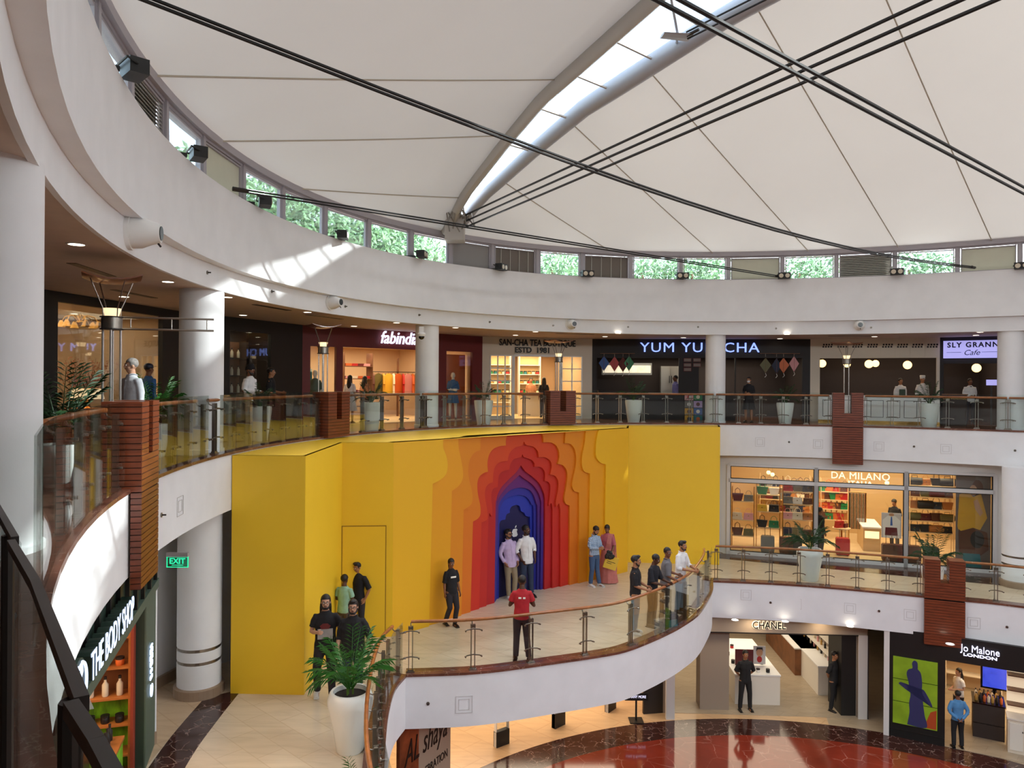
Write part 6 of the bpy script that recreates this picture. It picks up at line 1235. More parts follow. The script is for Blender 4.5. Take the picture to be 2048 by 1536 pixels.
def hand(b, wr, d, n, side, curl, s=1.0):
    d = d.normalized(); n = (n - d * n.dot(d)).normalized(); sd = d.cross(n) * side
    b.tube([wr - d * .02, wr + d * .03 * s, wr + d * .085 * s], [(.02, .026), (.016, .036), (.014, .04)], 10, up=n)
    for i, (o, L) in enumerate(((-.029, .066), (-.010, .076), (.010, .072), (.029, .056))):
        p = wr + d * .08 * s + sd * o; L *= s; c = curl * (1 + .08 * i)
        q1 = p + (d * cos(c * .5) + n * sin(c * .5)) * L * .42; q2 = q1 + (d * cos(c) + n * sin(c)) * L * .33; q3 = q2 + (d * cos(c * 1.6) + n * sin(c * 1.6)) * L * .28
        b.tube([p - d * .02, p, q1, q2, q3], [.0095, .0098, .009, .0085, .007], 7)
    p = wr + d * .025 * s - sd * .026; t = (d * .75 - sd * .6 + n * .35).normalized(); q = p + t * .04 * s; b.tube([p - t * .01, p, q, q + (d * .9 + n * .45).normalized() * .032 * s], [.013, .0125, .0105, .008], 7)
def person(px, yf, yh, z, label, rz=0, cat='person', name='person', P=None, h=None, skin='skin_brown', top='black_cloth', sleeve='short', bottom='denim', shoes='sneaker_white', hair='short', hairm='hair_black', beard=0, glasses=0,
           lean=(0, 0), el=None, wr=None, kn=None, an=None, yaw=0, pitch=0, hem=.86, girl=False, curl=.5, vox=.010, skirt=None, group=None, loose=1.0, palm=None, extra=None, collar=False, w=1.0, mask=False):
    if P is None: P = gz(px, yf, z)
    if h is None: h = (yf - yh) / FPX * P.y + .012
    S = h / 1.78
    o = thing(name, label, cat, tuple(P), group, R(rz)); o.scale = (S, S, S); WLOC[o.name] = V((0, 0, 0))
    sh = .15 if girl else .172
    def up(p): p = V(p); k = max(0, (p.z - .95) / .7); return p + V((lean[0] * k, lean[1] * k, 0))
    el = el or [(sh + .05, .03, 1.13), (-sh - .05, .03, 1.13)]; wr = wr or [(sh + .065, -.04, .89), (-sh - .065, -.04, .89)]
    el = [(e[0] * .93, e[1], e[2]) for e in el]
    kn = kn or [(.105, -.02, .5), (-.105, -.02, .5)]; an = an or [(.11, .02, .09), (-.11, .02, .09)]
    el = [up(e) for e in el]; wr = [up(e) for e in wr]; kn = [V(k) for k in kn]; an = [V(a) for a in an]
    H = up((0, -.012, 1.635)); HM = Matrix.Translation(up((0, .0, 1.55))) @ Matrix.Rotation(R(yaw), 4, 'Z') @ Matrix.Rotation(R(pitch), 4, 'X') @ Matrix.Translation(H - up((0, .0, 1.55)))
    b = MB()
    b.tube([up((0, 0, .84)), up((0, 0, .98)), up((0, 0, 1.1)), up((0, 0, 1.27)), up((0, 0, 1.40)), up((0, .005, 1.46)), up((0, .01, 1.50)), up((0, 0, 1.56))],
           [(.12 * w, .09), (.15 * w, .10), (.128 * w, .09), (.15 * w, .105), (sh * .82, .08), (.088, .062), (.056, .056), (.052, .054)], 18, up=(1, 0, 0))
    b.tube([H + V((0, .0, -.10)), up((0, 0, 1.5))], [.05, .055], 10)
    b.ball((0, .012, .03), .077, .094, .098, 18, HM); b.ball((0, -.012, -.035), .062, .074, .078, 14, HM); b.ball((0, -.04, -.082), .034, .036, .03, 10, HM)
    b.ball((0, -.098, -.018), .014, .024, .018, 8, HM); b.ball((0, -.092, .004), .010, .014, .028, 8, HM); b.ball((0, -.07, .028), .05, .02, .012, 8, HM); b.ball((0, -.078, -.056), .024, .014, .011, 8, HM)
    for s in (1, -1): b.ball((s * .078, .01, -.01), .011, .022, .032, 8, HM)
    for i, s in ((0, 1), (1, -1)):
        S0 = up((s * sh, 0, 1.385)); b.tube([up((s * sh * .5, 0, 1.39)), S0, S0.lerp(el[i], .5), el[i], el[i].lerp(wr[i], .35), wr[i]], [.05, .05, .044, .037, .038, .025], 10)
        pn = V((-s, 0, 0)) if palm is None else V(palm[i]); hand(b, wr[i], wr[i] - el[i], pn, s, curl)
        b.tube([V((s * .085, 0, .92)), V((s * .095, 0, .86)), V((s * .095, 0, .80)).lerp(kn[i], .4), kn[i], kn[i].lerp(an[i], .35) + V((0, .015, 0)), an[i]], [.085, .088, .072, .052, .054, .036], 12)
        b.tube([an[i] + V((0, .03, -.04)), an[i] + V((0, -.12, -.062))], [.035, .03], 8)
    fuse(b, 'body', skin, o, vox, 2)
    # face details
    if name == 'person':
        for s in (1, -1): q = MB().ball((s * .030, -.0835, .008), .0135, .009, .0085, 10, HM).build('eye', 'eye_white', o, local=True); MB().ball((s * .030, -.0905, .008), .006, .004, .006, 8, HM).build('iris', 'hair_black', q, local=True); MB().tube([(s * .015, -.094, .028), (s * .03, -.096, .033), (s * .046, -.086, .028)], .0042, 5, Mx=HM).build('eyebrow', 'hair_black', o, local=True)
        MB().ball((0, -.091, -.056), .021, .006, .007, 10, HM).build('mouth', 'lips', o, local=True)
    if beard:
        q = MB(); q.ball((0, -.036, -.083), .05, .05, .042 * beard, 14, HM).tube([(.068, 0, -.02), (.064, -.03, -.065), (.03, -.068, -.1), (-.03, -.068, -.1), (-.064, -.03, -.065), (-.068, 0, -.02)], .016, 8, Mx=HM).tube([(-.026, -.093, -.043), (0, -.1, -.038), (.026, -.093, -.043)], .006, 6, Mx=HM)
        fuse(q, 'beard', hairm, o, .006, 1)
    if mask: MB().ball((0, -.052, -.055), .058, .055, .05, 14, HM).build('face_mask', 'white_cloth', o, local=True)
    if glasses:
        q = MB()
        for s in (1, -1):
            q.tube([(s * .031 + cos(a * pi / 6) * .023, -.1, .006 + sin(a * pi / 6) * .018) for a in range(13)], .0022, 5, Mx=HM); q.tube([(s * .054, -.098, .01), (s * .082, .0, .008)], .002, 5, Mx=HM)
        q.tube([(-.009, -.102, .008), (.009, -.102, .008)], .0022, 5, Mx=HM)
        g = q.build('glasses', 'shoe_black', o, local=True)
        if glasses == 2:
            for s in (1, -1): MB().ball((s * .031, -.1, .005), .022, .003, .018, 10, HM).build('dark_lens', 'black_gloss', g, local=True)
    # hair
    if hair in ('short', 'long', 'pony', 'quiff'):
        q = MB(); q.ball((0, .02, .042), .086, .1, .092, 22, HM)
        if hair == 'quiff': q.ball((.0, -.045, .108), .055, .055, .032, 12, HM)
        vs = []; HI = HM.inverted()
        for p in q.v:
            l = HI @ V(p)
            if l.y < -.035 and l.z < .062: l = V((l.x * .86, -.035 + (l.y + .035) * .55, max(l.z, -.02)))
            elif l.z < -.02: l.z = -.02 + (l.z + .02) * .6
            if l.y > 0 or abs(l.x) > .05: l += V((mnoise(l * 40) * .006, mnoise(l * 40 + V((5, 0, 0))) * .006, 0))
            vs.append(tuple(HM @ l))
        q.v = vs; hb = q.build('hair', hairm, o, smooth=True, local=True)
        if hair == 'long':
            q = MB(); a = HM @ V((0, .075, .02)); q.tube([a, a + V((0, .03, -.12)), up((0, .09, 1.42)), up((0, .1, 1.26))], [(.07, .035), (.08, .04), (.09, .04), (.06, .03)], 14, up=(1, 0, 0))
            for s in (1, -1): q.tube([HM @ V((s * .07, .03, .05)), HM @ V((s * .08, .03, -.05)), up((s * .085, .02, 1.48)), up((s * .09, -.01, 1.42))], [.014, .018, .018, .008], 8)
            fuse(q, 'long_hair', hairm, o, .009, 2)
        if hair == 'pony': q = MB(); a = HM @ V((0, .1, .04)); q.ball(a, .04, seg=10).tube([a, a + V((0, .06, -.05)), a + V((0, .05, -.28))], [.03, .032, .01], 8); fuse(q, 'ponytail', hairm, o, .008, 1)
    elif hair == 'turban':
        q = MB(); q.ball((0, .01, .06), .1, .115, .085, 18, HM)
        for k in range(5): q.tube([(cos(a * pi / 8) * (.098 - .008 * k), .01 + sin(a * pi / 8) * (.112 - .008 * k), .03 + .022 * k - sin(a * pi / 8) * .018) for a in range(17)], .016, 7, Mx=HM)
        q.build('turban', 'black_cloth', o, smooth=True, local=True)
    elif hair == 'cap':
        MB().ball((0, .02, .03), .083, .096, .07, 14, HM).build('hair', hairm, o, smooth=True, local=True); q = MB(); q.ball((0, .012, .06), .09, .106, .078, 18, HM); q.prism([(-.06, -.08), (-.05, -.15), (0, -.165), (.05, -.15), (.06, -.08)], .06, .068, HM); q.build('cap', 'dye_navy', o, smooth=True, local=True)
    elif hair == 'chef': q = MB(); q.lathe([(.088, .03), (.09, .10), (.1, .13), (.08, .16)], (0, .01, 0), 18, HM).build('hat', 'white_cloth', o, smooth=True, local=True)
    # top
    if top:
        k = 1.0 * loose; b = MB(); sl = {'short': .62, 'elbow': .98, 'long': 1.94, 'rolled': 1.25}[sleeve]
        b.tube([up((0, 0, hem)), up((0, 0, hem + .08)), up((0, 0, 1.10)), up((0, 0, 1.27)), up((0, 0, 1.39)), up((0, 0, 1.445)), up((0, .008, 1.475)), up((0, .01, 1.492))],
               [(.172 * w * k, .125 * k), (.172 * w * k, .125 * k), (.155 * w * k, .118 * k), (.170 * w * k, .126 * k), (sh * .93, .105), (.118, .082), (.08, .072), (.064, .064)], 22, up=(1, 0, 0))
        for i, s in ((0, 1), (1, -1)):
            S0 = up((s * sh, 0, 1.382)); pts = [up((s * sh * .4, 0, 1.385)), S0]; rs = [.062, .064]
            def along(t): return S0.lerp(el[i], t) if t <= 1 else el[i].lerp(wr[i], t - 1)
            n = 5
            for q in range(1, n + 1): t = sl * q / n; pts.append(along(t)); rs.append((.062 if t < 1 else .052 - .012 * (t - 1)) * (1.06 if q == n else 1) + .004 * mnoise(V((t * 9, i, px or 1))))
            b.tube(pts, rs, 12)
        sh_o = fuse(b, 'shirt', top, o, vox * 1.15, 2)
        tx_ = bpy.data.textures.get('cloth_folds') or bpy.data.textures.new('cloth_folds', 'CLOUDS'); tx_.noise_scale = .16
        dm = sh_o.modifiers.new('folds', 'DISPLACE'); dm.texture = tx_; dm.strength = .022; dm.mid_level = .45; dm.texture_coords = 'LOCAL'
        if collar:
            q = MB(); q.tube([up((cos(a * pi / 7 - pi / 2 + .45) * .07, .004 + sin(a * pi / 7 - pi / 2 + .45) * .07, 1.49 + .012 * sin(a))) for a in range(13)], [(.008, .022)] * 13, 6); q.build('collar', top, o, local=True, smooth=True)
            MB().tube([up((0, -.118 * k, 1.40)), up((0, -.132 * k, 1.25)), up((0, -.13 * k, .95))], [(.012, .003)] * 3, 6, up=(1, 0, 0)).build('button_placket', top, o, local=True)
    # lower garment
    if skirt:
        mm, zt, zb, r0, r1 = skirt; vs = []; n = 48
        for j in range(9):
            t = j / 8
            for q in range(n): a = 2 * pi * q / n; r = r0 + (r1 - r0) * t + .014 * t * sin(a * 9) + .01 * t * sin(a * 14 + 1); vs.append((cos(a) * r * 1.1, sin(a) * r * .85 + .0, zt + (zb - zt) * t))
        MB().add(vs, [(j * n + q, j * n + (q + 1) % n, (j + 1) * n + (q + 1) % n, (j + 1) * n + q) for j in range(8) for q in range(n)] + [tuple(range(n - 1, -1, -1)), tuple(8 * n + q for q in range(n))]).build('skirt', mm, o, smooth=True, local=True)
    if bottom:
        b = MB(); b.tube([V((0, 0, 1.0)), V((0, 0, .93)), V((0, 0, .85)), V((0, 0, .80))], [(.142 * w, .105), (.162 * w, .118), (.165 * w, .12), (.12 * w, .09)], 18, up=(1, 0, 0))
        for i, s in ((0, 1), (1, -1)):
            hp = V((s * .088, 0, .87)); b.tube([hp, hp.lerp(kn[i], .35), kn[i], kn[i].lerp(an[i], .5) + V((0, .008, 0)), an[i] + V((0, 0, .0))], [.099, .09, .071, .066, .06], 14)
        bo = fuse(b, 'trousers', bottom, o, vox * 1.15, 2)
        if not skirt and hem >= .9: MB().tube([V((cos(a * pi / 8) * .156 * w, sin(a * pi / 8) * .118, .915)) for a in range(17)], .010, 6).build('belt', 'shoe_black', o, local=True)
    for i, s in ((0, 1), (1, -1)):
        a = an[i]; q = MB(); fx = .02 * s
        q.tube([a + V((0, .055, -.045)), a + V((0, .02, -.035)), a + V((fx, -.05, -.045)), a + V((fx, -.13, -.055)), a + V((fx, -.17, -.062))], [(.038, .036), (.044, .042), (.044, .035), (.044, .026), (.03, .02)], 12, up=(1, 0, 0))
        so = q.build('shoe', shoes, o, smooth=True, local=True); MB().box(a.x + fx * .6 - .044, a.x + fx * .6 + .044, a.y - .18, a.y + .075, a.z - .09, a.z - .07).build('sole', 'sneaker_white' if 'white' in shoes else 'shoe_black', so, local=True)
    if extra: extra(o, up)
    return o
def chest_print(m, w_, h_, z, y=-.142, x=0.0, nm='chest_print'):
    def f(o, up): MB().box(x - w_, x + w_, y - .004, y + .002, z - h_, z + h_, Matrix.Translation(up((0, 0, z)) - V((0, 0, z)))).build(nm, m, o, local=True)
    return f
def phone(x, y, z):
    def f(o, up): pass
    return f
Z = Z2
# the pair walking toward the viewer and the two behind them
def pr1(o, up):
    MB().box(-.125, .125, -.147, -.13, 1.05, 1.22).build('grey_print', 'grey_tee', o, local=True); MB().prism([(-.06, 1.22), (-.09, 1.27), (-.04, 1.31), (.04, 1.31), (.09, 1.27), (.06, 1.22)], -.15, -.135, axis='y').build('red_motif', 'dye_maroon', o, local=True)
person(650, 1396, 1188, Z, 'long-haired person in glasses, black and grey tee and white sneakers, walking', 12, skin='skin_light', top='black_cloth', sleeve='short', bottom='charcoal', hair='long', glasses=1, beard=.6, el=[(.26, .02, 1.14), (-.25, .03, 1.13)], wr=[(.2, -.12, .95), (-.12, -.22, 1.19)], kn=[(.1, -.05, .5), (-.14, .0, .5)], an=[(.12, -.1, .09), (-.13, .12, .1)], curl=1.3, w=1.08, extra=pr1)
person(705, 1404, 1198, Z, 'person in black shirt and glasses with one hand on the platform handrail', 6, skin='skin_light', top='black_cloth', sleeve='rolled', bottom='denim_dark', hair='quiff', glasses=1, beard=.6, el=[(.29, .0, 1.15), (-.25, .03, 1.14)], wr=[(.36, -.12, .99), (-.26, -.08, .88)], w=1.15, loose=1.08, hem=.80, collar=True, curl=.6)
person(688, 1296, 1148, Z, 'person seen from behind in mint tee, between the walking pair and the wall', 160, skin='skin_deep', top='mint', bottom='taupe', hair='short', shoes='shoe_black', el=[(.24, -.02, 1.14), (-.24, -.02, 1.14)], wr=[(.1, -.2, 1.1), (-.2, -.1, .93)])
person(716, 1274, 1122, Z, 'tall person in black tee standing against the yellow hoarding door', -25, skin='skin_tan', top='black_cloth', sleeve='elbow', bottom='charcoal', hair='quiff', shoes='shoe_black', yaw=-15, pitch=12, wr=[(.2, -.02, .9), (-.2, -.1, 1.0)], el=[(.3, .04, 1.14), (-.27, .04, 1.13)], w=.95)
person(907, 1228, 1107, Z, P=V((-1.42, 18.1, Z)), h=1.64, label='woman in black tee and trousers leaning on the orange hoarding', rz=30, skin='skin_brown', girl=True, top='black_cloth', sleeve='elbow', bottom='charcoal', hair='pony', shoes='shoe_black', lean=(0, .06), kn=[(.1, -.12, .5), (-.08, -.08, .5)], an=[(.06, -.08, .09), (-.12, .1, .12)], extra=chest_print('dye_white', .075, .022, 1.30, -.135), pitch=10, w=.95)
person(1020, 1195, 1058, Z, 'person in lilac shirt and dark glasses leaning on the navy doorway', 32, skin='skin_tan', top='lilac_cloth', sleeve='long', bottom='khaki', hair='quiff', glasses=2, beard=.5, collar=True, hem=.80, loose=1.05, lean=(-.03, .08), an=[(.03, -.16, .09), (-.1, -.1, .09)], kn=[(.09, -.1, .5), (-.1, -.06, .5)], wr=[(.17, -.1, .92), (-.2, -.06, .93)], el=[(.28, .05, 1.14), (-.29, .05, 1.14)], yaw=20)
person(1053, 1192, 1050, Z, 'person in white shirt and jeans beside the lilac shirt, looking right', 28, skin='skin_deep', top='white_cloth', sleeve='rolled', bottom='denim_dark', hair='short', beard=.5, collar=True, hem=.82, lean=(0, .06), yaw=35, wr=[(.19, -.08, .92), (-.18, -.1, .92)], el=[(.27, .05, 1.14), (-.28, .05, 1.14)], shoes='shoe_black', an=[(.1, -.08, .09), (-.1, -.06, .09)])
def prr(o, up):
    for x0, x1 in ((-.075, -.025), (.01, .07)): MB().box(x0, x1, .135, .143, 1.31, 1.345).build('back_lettering', 'dye_white', o, local=True)
    MB().box(-.16, -.12, -.3, -.29, 1.16, 1.3).build('camera_grip', 'shoe_black', o, local=True) if False else None
rt = person(1043, 1320, 1150, Z, 'person in red tee seen from behind, photographing the arch', 178, skin='skin_deep', top='red_cloth', sleeve='short', bottom='charcoal', hair='short', shoes='shoe_black', el=[(.27, -.02, 1.13), (-.27, -.02, 1.13)], wr=[(.1, -.24, 1.24), (-.1, -.24, 1.24)], palm=[(-1, 0, 0), (1, 0, 0)], curl=.9, an=[(.12, .02, .09), (-.15, .05, .09)], extra=prr, pitch=6, loose=.98)
rt_p = gz(1043, 1320, Z); t = thing('phone', 'black phone held up by the person in the red tee', 'phone', (rt_p.x + .0, rt_p.y + .28, Z + 1.27)); MB(Matrix.Translation((rt_p.x, rt_p.y + .29, Z + 1.30))).box(-.1, .14, -.005, .005, -.035, .035).build('case', 'shoe_black', t)
person(1188, 1172, 1050, Z, 'person in blue check shirt and jeans bending over a phone', 40, skin='skin_tan', top='check_blue', sleeve='long', bottom='denim', hair='short', collar=True, pitch=30, yaw=10, el=[(.25, -.02, 1.14), (-.25, -.02, 1.14)], wr=[(.08, -.24, 1.15), (-.06, -.25, 1.14)], curl=.8, hem=.9, an=[(.1, -.12, .09), (-.1, .04, .09)], beard=.4)
p = gz(1196, 1166, Z); t = thing('phone', 'phone held by the person in the check shirt', 'phone', (p.x, p.y - .2, Z + 1.13)); MB(Matrix.Translation((p.x + .02, p.y - .24, Z + 1.14))).box(-.035, .035, -.07, .07, 0, .009).build('case', 'shoe_black', t)
def sari(o, up):
    vs = []; n = 14
    A = [up((.10, -.10, 1.02)), up((.14, -.15, 1.2)), up((.17, -.1, 1.44)), up((.2, .03, 1.47)), up((.24, .12, 1.2)), up((.26, .14, .8)), up((.28, .12, .3))]
    q = MB()
    for k in range(4): q.tube([a + V((-.12 + .035 * k, 0, 0)) for a in A], [(.024, .012)] * 7, 6, up=(1, 0, 0))
    fuse(q, 'draped_end', 'pink_sari', o, .012, 2)
person(1214, 1164, 1048, Z, 'woman in pink sari holding a yellow bag next to the check shirt', -20, skin='skin_brown', girl=True, top='rose_blouse', sleeve='elbow', bottom=None, skirt=('pink_sari', 1.04, .02, .15, .30), hair='pony', shoes='shoe_tan', hem=.95, pitch=22, wr=[(.16, -.14, .92), (-.1, -.2, 1.08)], el=[(.23, .0, 1.14), (-.23, -.0, 1.14)], extra=sari)
p = gz(1214, 1164, Z); t = thing('carrier_bag', 'yellow paper carrier bag hanging from the sari wearer hand', 'bag', (p.x - .0, p.y - .42, Z + .55)); X = Matrix.Translation((p.x - .0, p.y - .42, Z + .5)) @ Matrix.Rotation(.3, 4, 'Y'); MB(X).box(-.19, .19, -.04, .04, 0, .36).build('body', 'dye_yellow', t); MB(X).tube([(-.08, 0, .36), (-.05, 0, .5), (.05, 0, .5), (.08, 0, .36)], .006, 5).build('handle', 'dye_yellow', t); MB(X).box(-.13, .12, -.043, -.04, .2, .215).build('printed_line', 'shoe_black', t); MB(X).box(-.13, .02, -.043, -.04, .15, .165).build('printed_line', 'shoe_black', t)
t = thing('flower_puff', 'black ruffled flower bag above the yellow carrier', 'bag', (p.x, p.y - .45, Z + .8)); q = MB()
for k in range(16): a = k * 2.4; q.ball((p.x + cos(a) * .012 * (k % 7 + 3), p.y - .5, Z + .9 + sin(a) * .012 * (k % 7 + 3)), .055, .03, .055, 8)
q.build('petals', 'shoe_black', t, smooth=True)
# four young men along the platform rail
person(1270, 1268, 1110, Z, 'person in black polo and light jeans, leftmost of four at the rail', 75, skin='skin_tan', top='black_cloth', sleeve='elbow', bottom='denim_light', hair='quiff', el=[(.22, -.04, 1.13), (-.23, -.02, 1.13)], wr=[(.12, -.26, 1.05), (-.12, -.26, 1.04)], palm=[(-1, 0, -.2), (1, 0, -.2)], curl=.9, beard=.4, collar=True, w=.95, yaw=0, vox=.009)
person(1304, 1252, 1106, Z, 'person in navy tee and dark trousers resting arms on the handrail', 52, skin='skin_deep', top='navy_cloth', sleeve='elbow', bottom='charcoal', hair='short', shoes='shoe_black', pitch=18, lean=(0, -.06), el=[(.25, -.1, 1.12), (-.24, -.1, 1.12)], wr=[(.2, -.34, 1.07), (-.05, -.33, 1.06)], curl=.7, w=.92, vox=.009)
person(1330, 1240, 1094, Z, 'person in grey shirt and brown trousers talking, third along the rail', -62 + 150, skin='skin_brown', top='grey_cloth', sleeve='elbow', bottom='taupe', hair='short', glasses=1, shoes='sneaker_white', yaw=-60, lean=(0, -.05), el=[(.25, -.08, 1.13), (-.25, -.02, 1.12)], wr=[(.2, -.32, 1.06), (-.2, -.26, 1.0)], collar=True, curl=.7, an=[(.13, -.08, .09), (-.12, .12, .1)], hem=.84, vox=.009)
person(1360, 1224, 1080, Z, 'person in white shirt and pale jeans laughing, rightmost at the rail', 48, skin='skin_tan', top='white_cloth', sleeve='rolled', bottom='denim_light', hair='quiff', shoes='shoe_black', beard=.6, yaw=0, lean=(0, -.05), el=[(.26, -.08, 1.13), (-.26, -.06, 1.13)], wr=[(.16, -.33, 1.08), (-.02, -.36, 1.07)], collar=True, curl=.7, hem=.84, vox=.009)
p = gz(1338, 1254, Z); t = thing('backpack', 'dark teal backpack on the platform floor against the glass', 'backpack', tuple(p)); X = Matrix.Translation(p) @ Matrix.Rotation(.55, 4, 'Z'); q = MB(X); q.prism([(-.22, .02), (-.19, 0), (.19, 0), (.22, .02), (.21, .26), (.15, .34), (-.15, .34), (-.21, .26)], -.11, .11, axis='y'); q.build('body', 'dye_navy', t)
MB(X).prism([(-.14, .03), (.14, .03), (.13, .2), (-.13, .2)], -.15, -.11, axis='y').build('front_pocket', 'dye_teal', t); MB(X).tube([(-.05, 0, .33), (-.04, 0, .4), (.04, 0, .4), (.05, 0, .33)], .01, 6).build('grab_handle', 'shoe_black', t)
for s in (-1, 1): MB(X).tube([(s * .1, .11, .3), (s * .13, .2, .2), (s * .1, .12, .04)], [(.02, .008)] * 3, 6).build('strap', 'shoe_black', t)
# upper gallery
def gp(x, off): return ep(tx(x, off, 0), off, 0)
person(0, 0, 0, 0, 'older grey-haired man in pale striped shirt at the nearest pylon', -28, P=gp(262, 1.0), h=1.76, skin='skin_light', top='pale_stripe', sleeve='long', bottom='charcoal', hair='short', hairm='hair_grey', collar=True, w=1.15, shoes='shoe_black', hem=.82, yaw=-20)
person(0, 0, 0, 0, 'man in dark cap and denim jacket behind the green palm', 150, P=gp(296, 2.9), h=1.76, skin='skin_brown', top='denim_jacket', sleeve='long', bottom='charcoal', hair='cap', shoes='shoe_black')
person(0, 0, 0, 0, 'waiter with black turban and white shirt facing right', 75, P=gp(499, 1.7), h=1.78, skin='skin_brown', top='white_cloth', sleeve='long', bottom='charcoal', hair='turban', beard=1.4, shoes='shoe_black', wr=[(.1, -.24, 1.1), (-.1, -.24, 1.1)])
person(0, 0, 0, 0, 'young man in black tee facing the glassware window', 95, P=gp(541, 2.0), h=1.74, skin='skin_tan', top='black_cloth', sleeve='elbow', bottom='charcoal', hair='short', shoes='shoe_black', wr=[(.12, -.26, 1.1), (-.12, -.22, 1.0)])
FM3 = FR[3][0]
def ins(F, x, y, dep): u = fpx(F, x, y, dep)[0]; return loc(F, u, dep, 0)
person(0, 0, 0, 0, 'woman with long dark hair in white dress entering the red shop', 170, P=ins(FM3, 700, 760, .6), h=1.6, skin='skin_tan', girl=True, top='white_cloth', sleeve='elbow', bottom=None, skirt=('white_cloth', 1.0, .45, .15, .25), hair='long', shoes='shoe_tan', vox=.013)
person(0, 0, 0, 0, 'woman in floral top beside the white dress in the red shop', 150, P=ins(FM3, 730, 760, .9), h=1.58, skin='skin_brown', girl=True, top='floral', sleeve='elbow', bottom='charcoal', hair='long', shoes='shoe_tan', vox=.013)
person(0, 0, 0, 0, 'pale mannequin in blue dress before the orange backdrop', 0, name='mannequin', cat='mannequin', P=ins(FM3, 906, 760, .35), h=1.75, skin='mannequin', girl=True, top='denim_jacket', sleeve='elbow', bottom=None, skirt=('denim_jacket', 1.0, .62, .15, .2), hair='none', shoes='shoe_tan', wr=[(-.02, -.2, 1.12), (.05, -.2, 1.1)], vox=.013)
person(0, 0, 0, 0, 'pale mannequin with teal scarf in the left window of the red shop', 0, name='mannequin', cat='mannequin', P=ins(FM3, 630, 760, .5), h=1.75, skin='mannequin', girl=True, top='apron_green', sleeve='elbow', bottom='charcoal', hair='none', shoes='shoe_tan', vox=.013)
F4 = FR[4][0]
person(0, 0, 0, 0, 'person in dark top with back turned inside the tea boutique door', 180, P=ins(F4, 1088, 760, .9), h=1.6, skin='skin_brown', girl=True, top='black_cloth', sleeve='elbow', bottom='charcoal', hair='long', shoes='shoe_black', vox=.013)
person(0, 0, 0, 0, 'seller behind the tea counter in orange top', 0, P=ins(F4, 1062, 760, 2.7), h=1.6, skin='skin_tan', top='floral', sleeve='elbow', bottom='charcoal', hair='short', shoes='shoe_black', vox=.014)
F5 = FR[5][0]
person(0, 0, 0, 0, 'man in pale purple shirt beside the steel fridge', -80, P=ins(F5, 1351, 760, .45) , h=1.72, skin='skin_brown', top='purple_shirt', sleeve='long', bottom='charcoal', hair='short', shoes='shoe_black', vox=.013, collar=True)
person(0, 0, 0, 0, 'masked hostess in black jacket beside the food shop column', -30, P=gp(1497, 1.7), h=1.66, skin='skin_tan', girl=True, top='black_cloth', sleeve='long', bottom=None, skirt=('black_cloth', 1.0, .5, .15, .22), hair='short', shoes='shoe_black', mask=True, wr=[(.08, -.2, 1.12), (-.08, -.22, 1.15)], vox=.013)
F6 = FR[6][0]; F7 = FR[7][0]
person(0, 0, 0, 0, 'barista in green apron behind the cafe counter', 0, P=ins(F6, 1801, 760, .9), h=1.66, skin='skin_tan', top='white_cloth', sleeve='rolled', bottom='charcoal', hair='short', shoes='shoe_black', vox=.013, extra=chest_print('apron_green', .12, .2, 1.12, nm='apron'))
person(0, 0, 0, 0, 'chef in white hat and jacket behind the cafe counter', 0, P=ins(F6, 1845, 760, .9), h=1.74, skin='skin_tan', top='white_cloth', sleeve='long', bottom='charcoal', hair='chef', shoes='shoe_black', vox=.013)
person(0, 0, 0, 0, 'waiter with bow tie and white shirt under the cafe sign', -10, P=ins(F7, 1940, 760, .9), h=1.66, skin='skin_brown', top='white_cloth', sleeve='long', bottom='charcoal', hair='short', shoes='shoe_black', vox=.013, wr=[(.08, -.24, 1.1), (-.08, -.24, 1.08)], extra=chest_print('shoe_black', .035, .014, 1.45, -.095, nm='bow_tie'))
# handbag shop
person(0, 0, 0, 0, 'dark-suited assistant by the first white mullion of the handbag shop', 100, P=FM @ V((fpx(FM, 1640, 1050, .5)[0], .5, 0.03)), h=1.7, skin='skin_brown', top='black_cloth', sleeve='long', bottom='charcoal', hair='short', shoes='shoe_black', vox=.013)
person(0, 0, 0, 0, 'assistant in black looking down behind the poster of the man', -60, P=FM @ V((fpx(FM, 1789, 1050, 2.9)[0], 2.9, 0.03)), h=1.78, skin='skin_tan', top='black_cloth', sleeve='long', bottom='charcoal', hair='short', shoes='shoe_black', pitch=20, wr=[(.1, -.24, 1.1), (-.1, -.22, 1.1)], vox=.013)
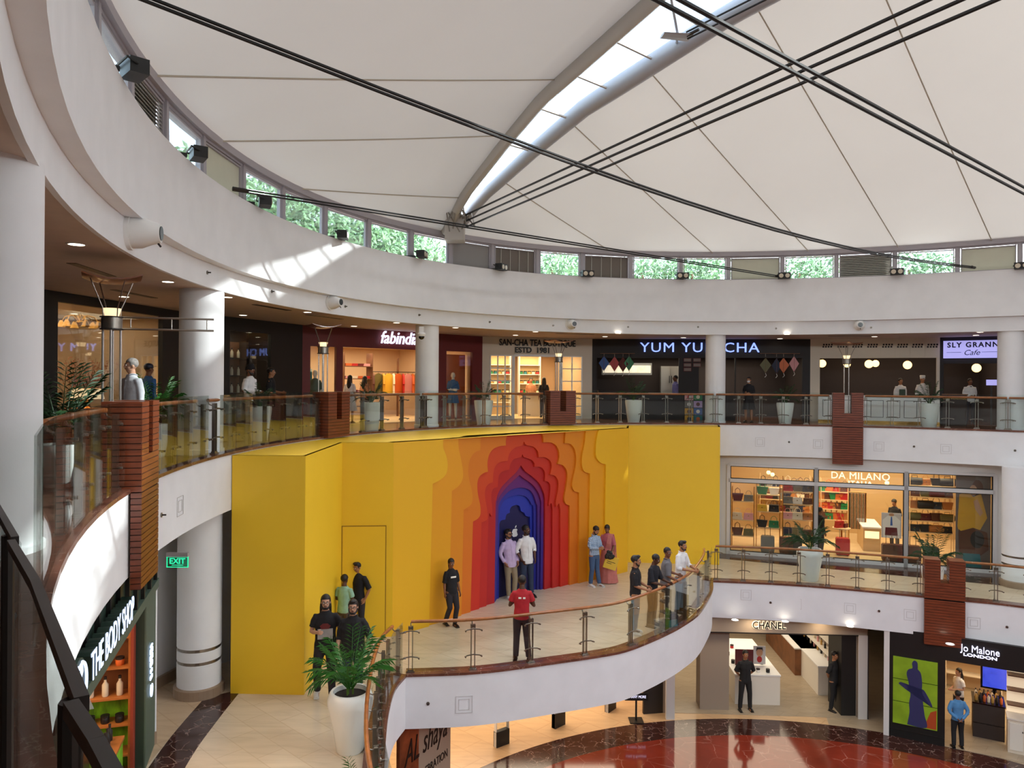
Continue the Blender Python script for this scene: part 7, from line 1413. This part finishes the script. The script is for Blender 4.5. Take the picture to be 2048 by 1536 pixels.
# ground floor
person(1490, 1421, 1300, Z1, 'guard in black uniform before the white perfume counter', 4, skin='skin_tan', top='uniform_black', sleeve='elbow', bottom='uniform_black', hair='short', shoes='shoe_black', collar=True, el=[(.29, .05, 1.14), (-.29, .05, 1.14)], wr=[(.1, .14, .96), (-.1, .14, .96)], an=[(.15, 0, .09), (-.15, .0, .09)], kn=[(.13, -.02, .5), (-.13, -.02, .5)], vox=.012)
person(1668, 1421, 1302, Z1, 'guard in black beside the dark entrance screen, hands behind', 35, skin='skin_tan', top='uniform_black', sleeve='elbow', bottom='uniform_black', hair='short', shoes='shoe_black', el=[(.29, .05, 1.14), (-.29, .05, 1.14)], wr=[(.08, .15, 1.0), (-.08, .15, 1.0)], an=[(.16, -.04, .09), (-.13, .02, .09)], vox=.012)
person(1915, 1496, 1380, Z1, 'guard in blue shirt seen from behind, hands clasped at the back', 170, skin='skin_brown', top='blue_uniform', sleeve='long', bottom='uniform_black', hair='short', shoes='shoe_black', el=[(.30, .06, 1.14), (-.30, .06, 1.14)], wr=[(.06, .18, .95), (-.06, .18, .95)], vox=.011)
person(0, 0, 0, 0, 'woman in white top with dark hair shopping in the fragrance shop', -80, P=FJ @ V((fpx(FJ, 1917, 1420, 1.9)[0], 1.9, 0)), h=1.62, skin='skin_light', girl=True, top='white_cloth', sleeve='short', bottom='charcoal', hair='long', shoes='shoe_black', wr=[(.06, -.25, 1.1), (-.06, -.25, 1.1)], vox=.013)
# ------------------------------------------------------------ ordered labels for small repeats
number('gallery ceiling downlights', 'warm ceiling downlight of the upper gallery, %s from the left')
number('sprinklers on the upper band', 'small dark sprinkler on the upper white band, %s from the left')
number('sprinklers on the gallery fascia', 'small round sprinkler on the gallery floor fascia, %s from the left')
number('sprinklers of the level below', 'small sprinkler on the lower right fascia, %s from the left')
number('linear slots in the gallery ceiling', 'linear air slot in the gallery ceiling, %s from the left')
number('relief squares on the upper fascia', 'embossed square on the upper gallery fascia, %s from the left')
number('relief squares on the lower fascia', 'embossed square on the lower right fascia, %s from the left')
number('downlights under the lower slab', 'warm downlight above the ground floor shops, %s from the left')
number('lattice panels above the cafe', 'cream fretwork panel above the cafe counter, %s from the left')
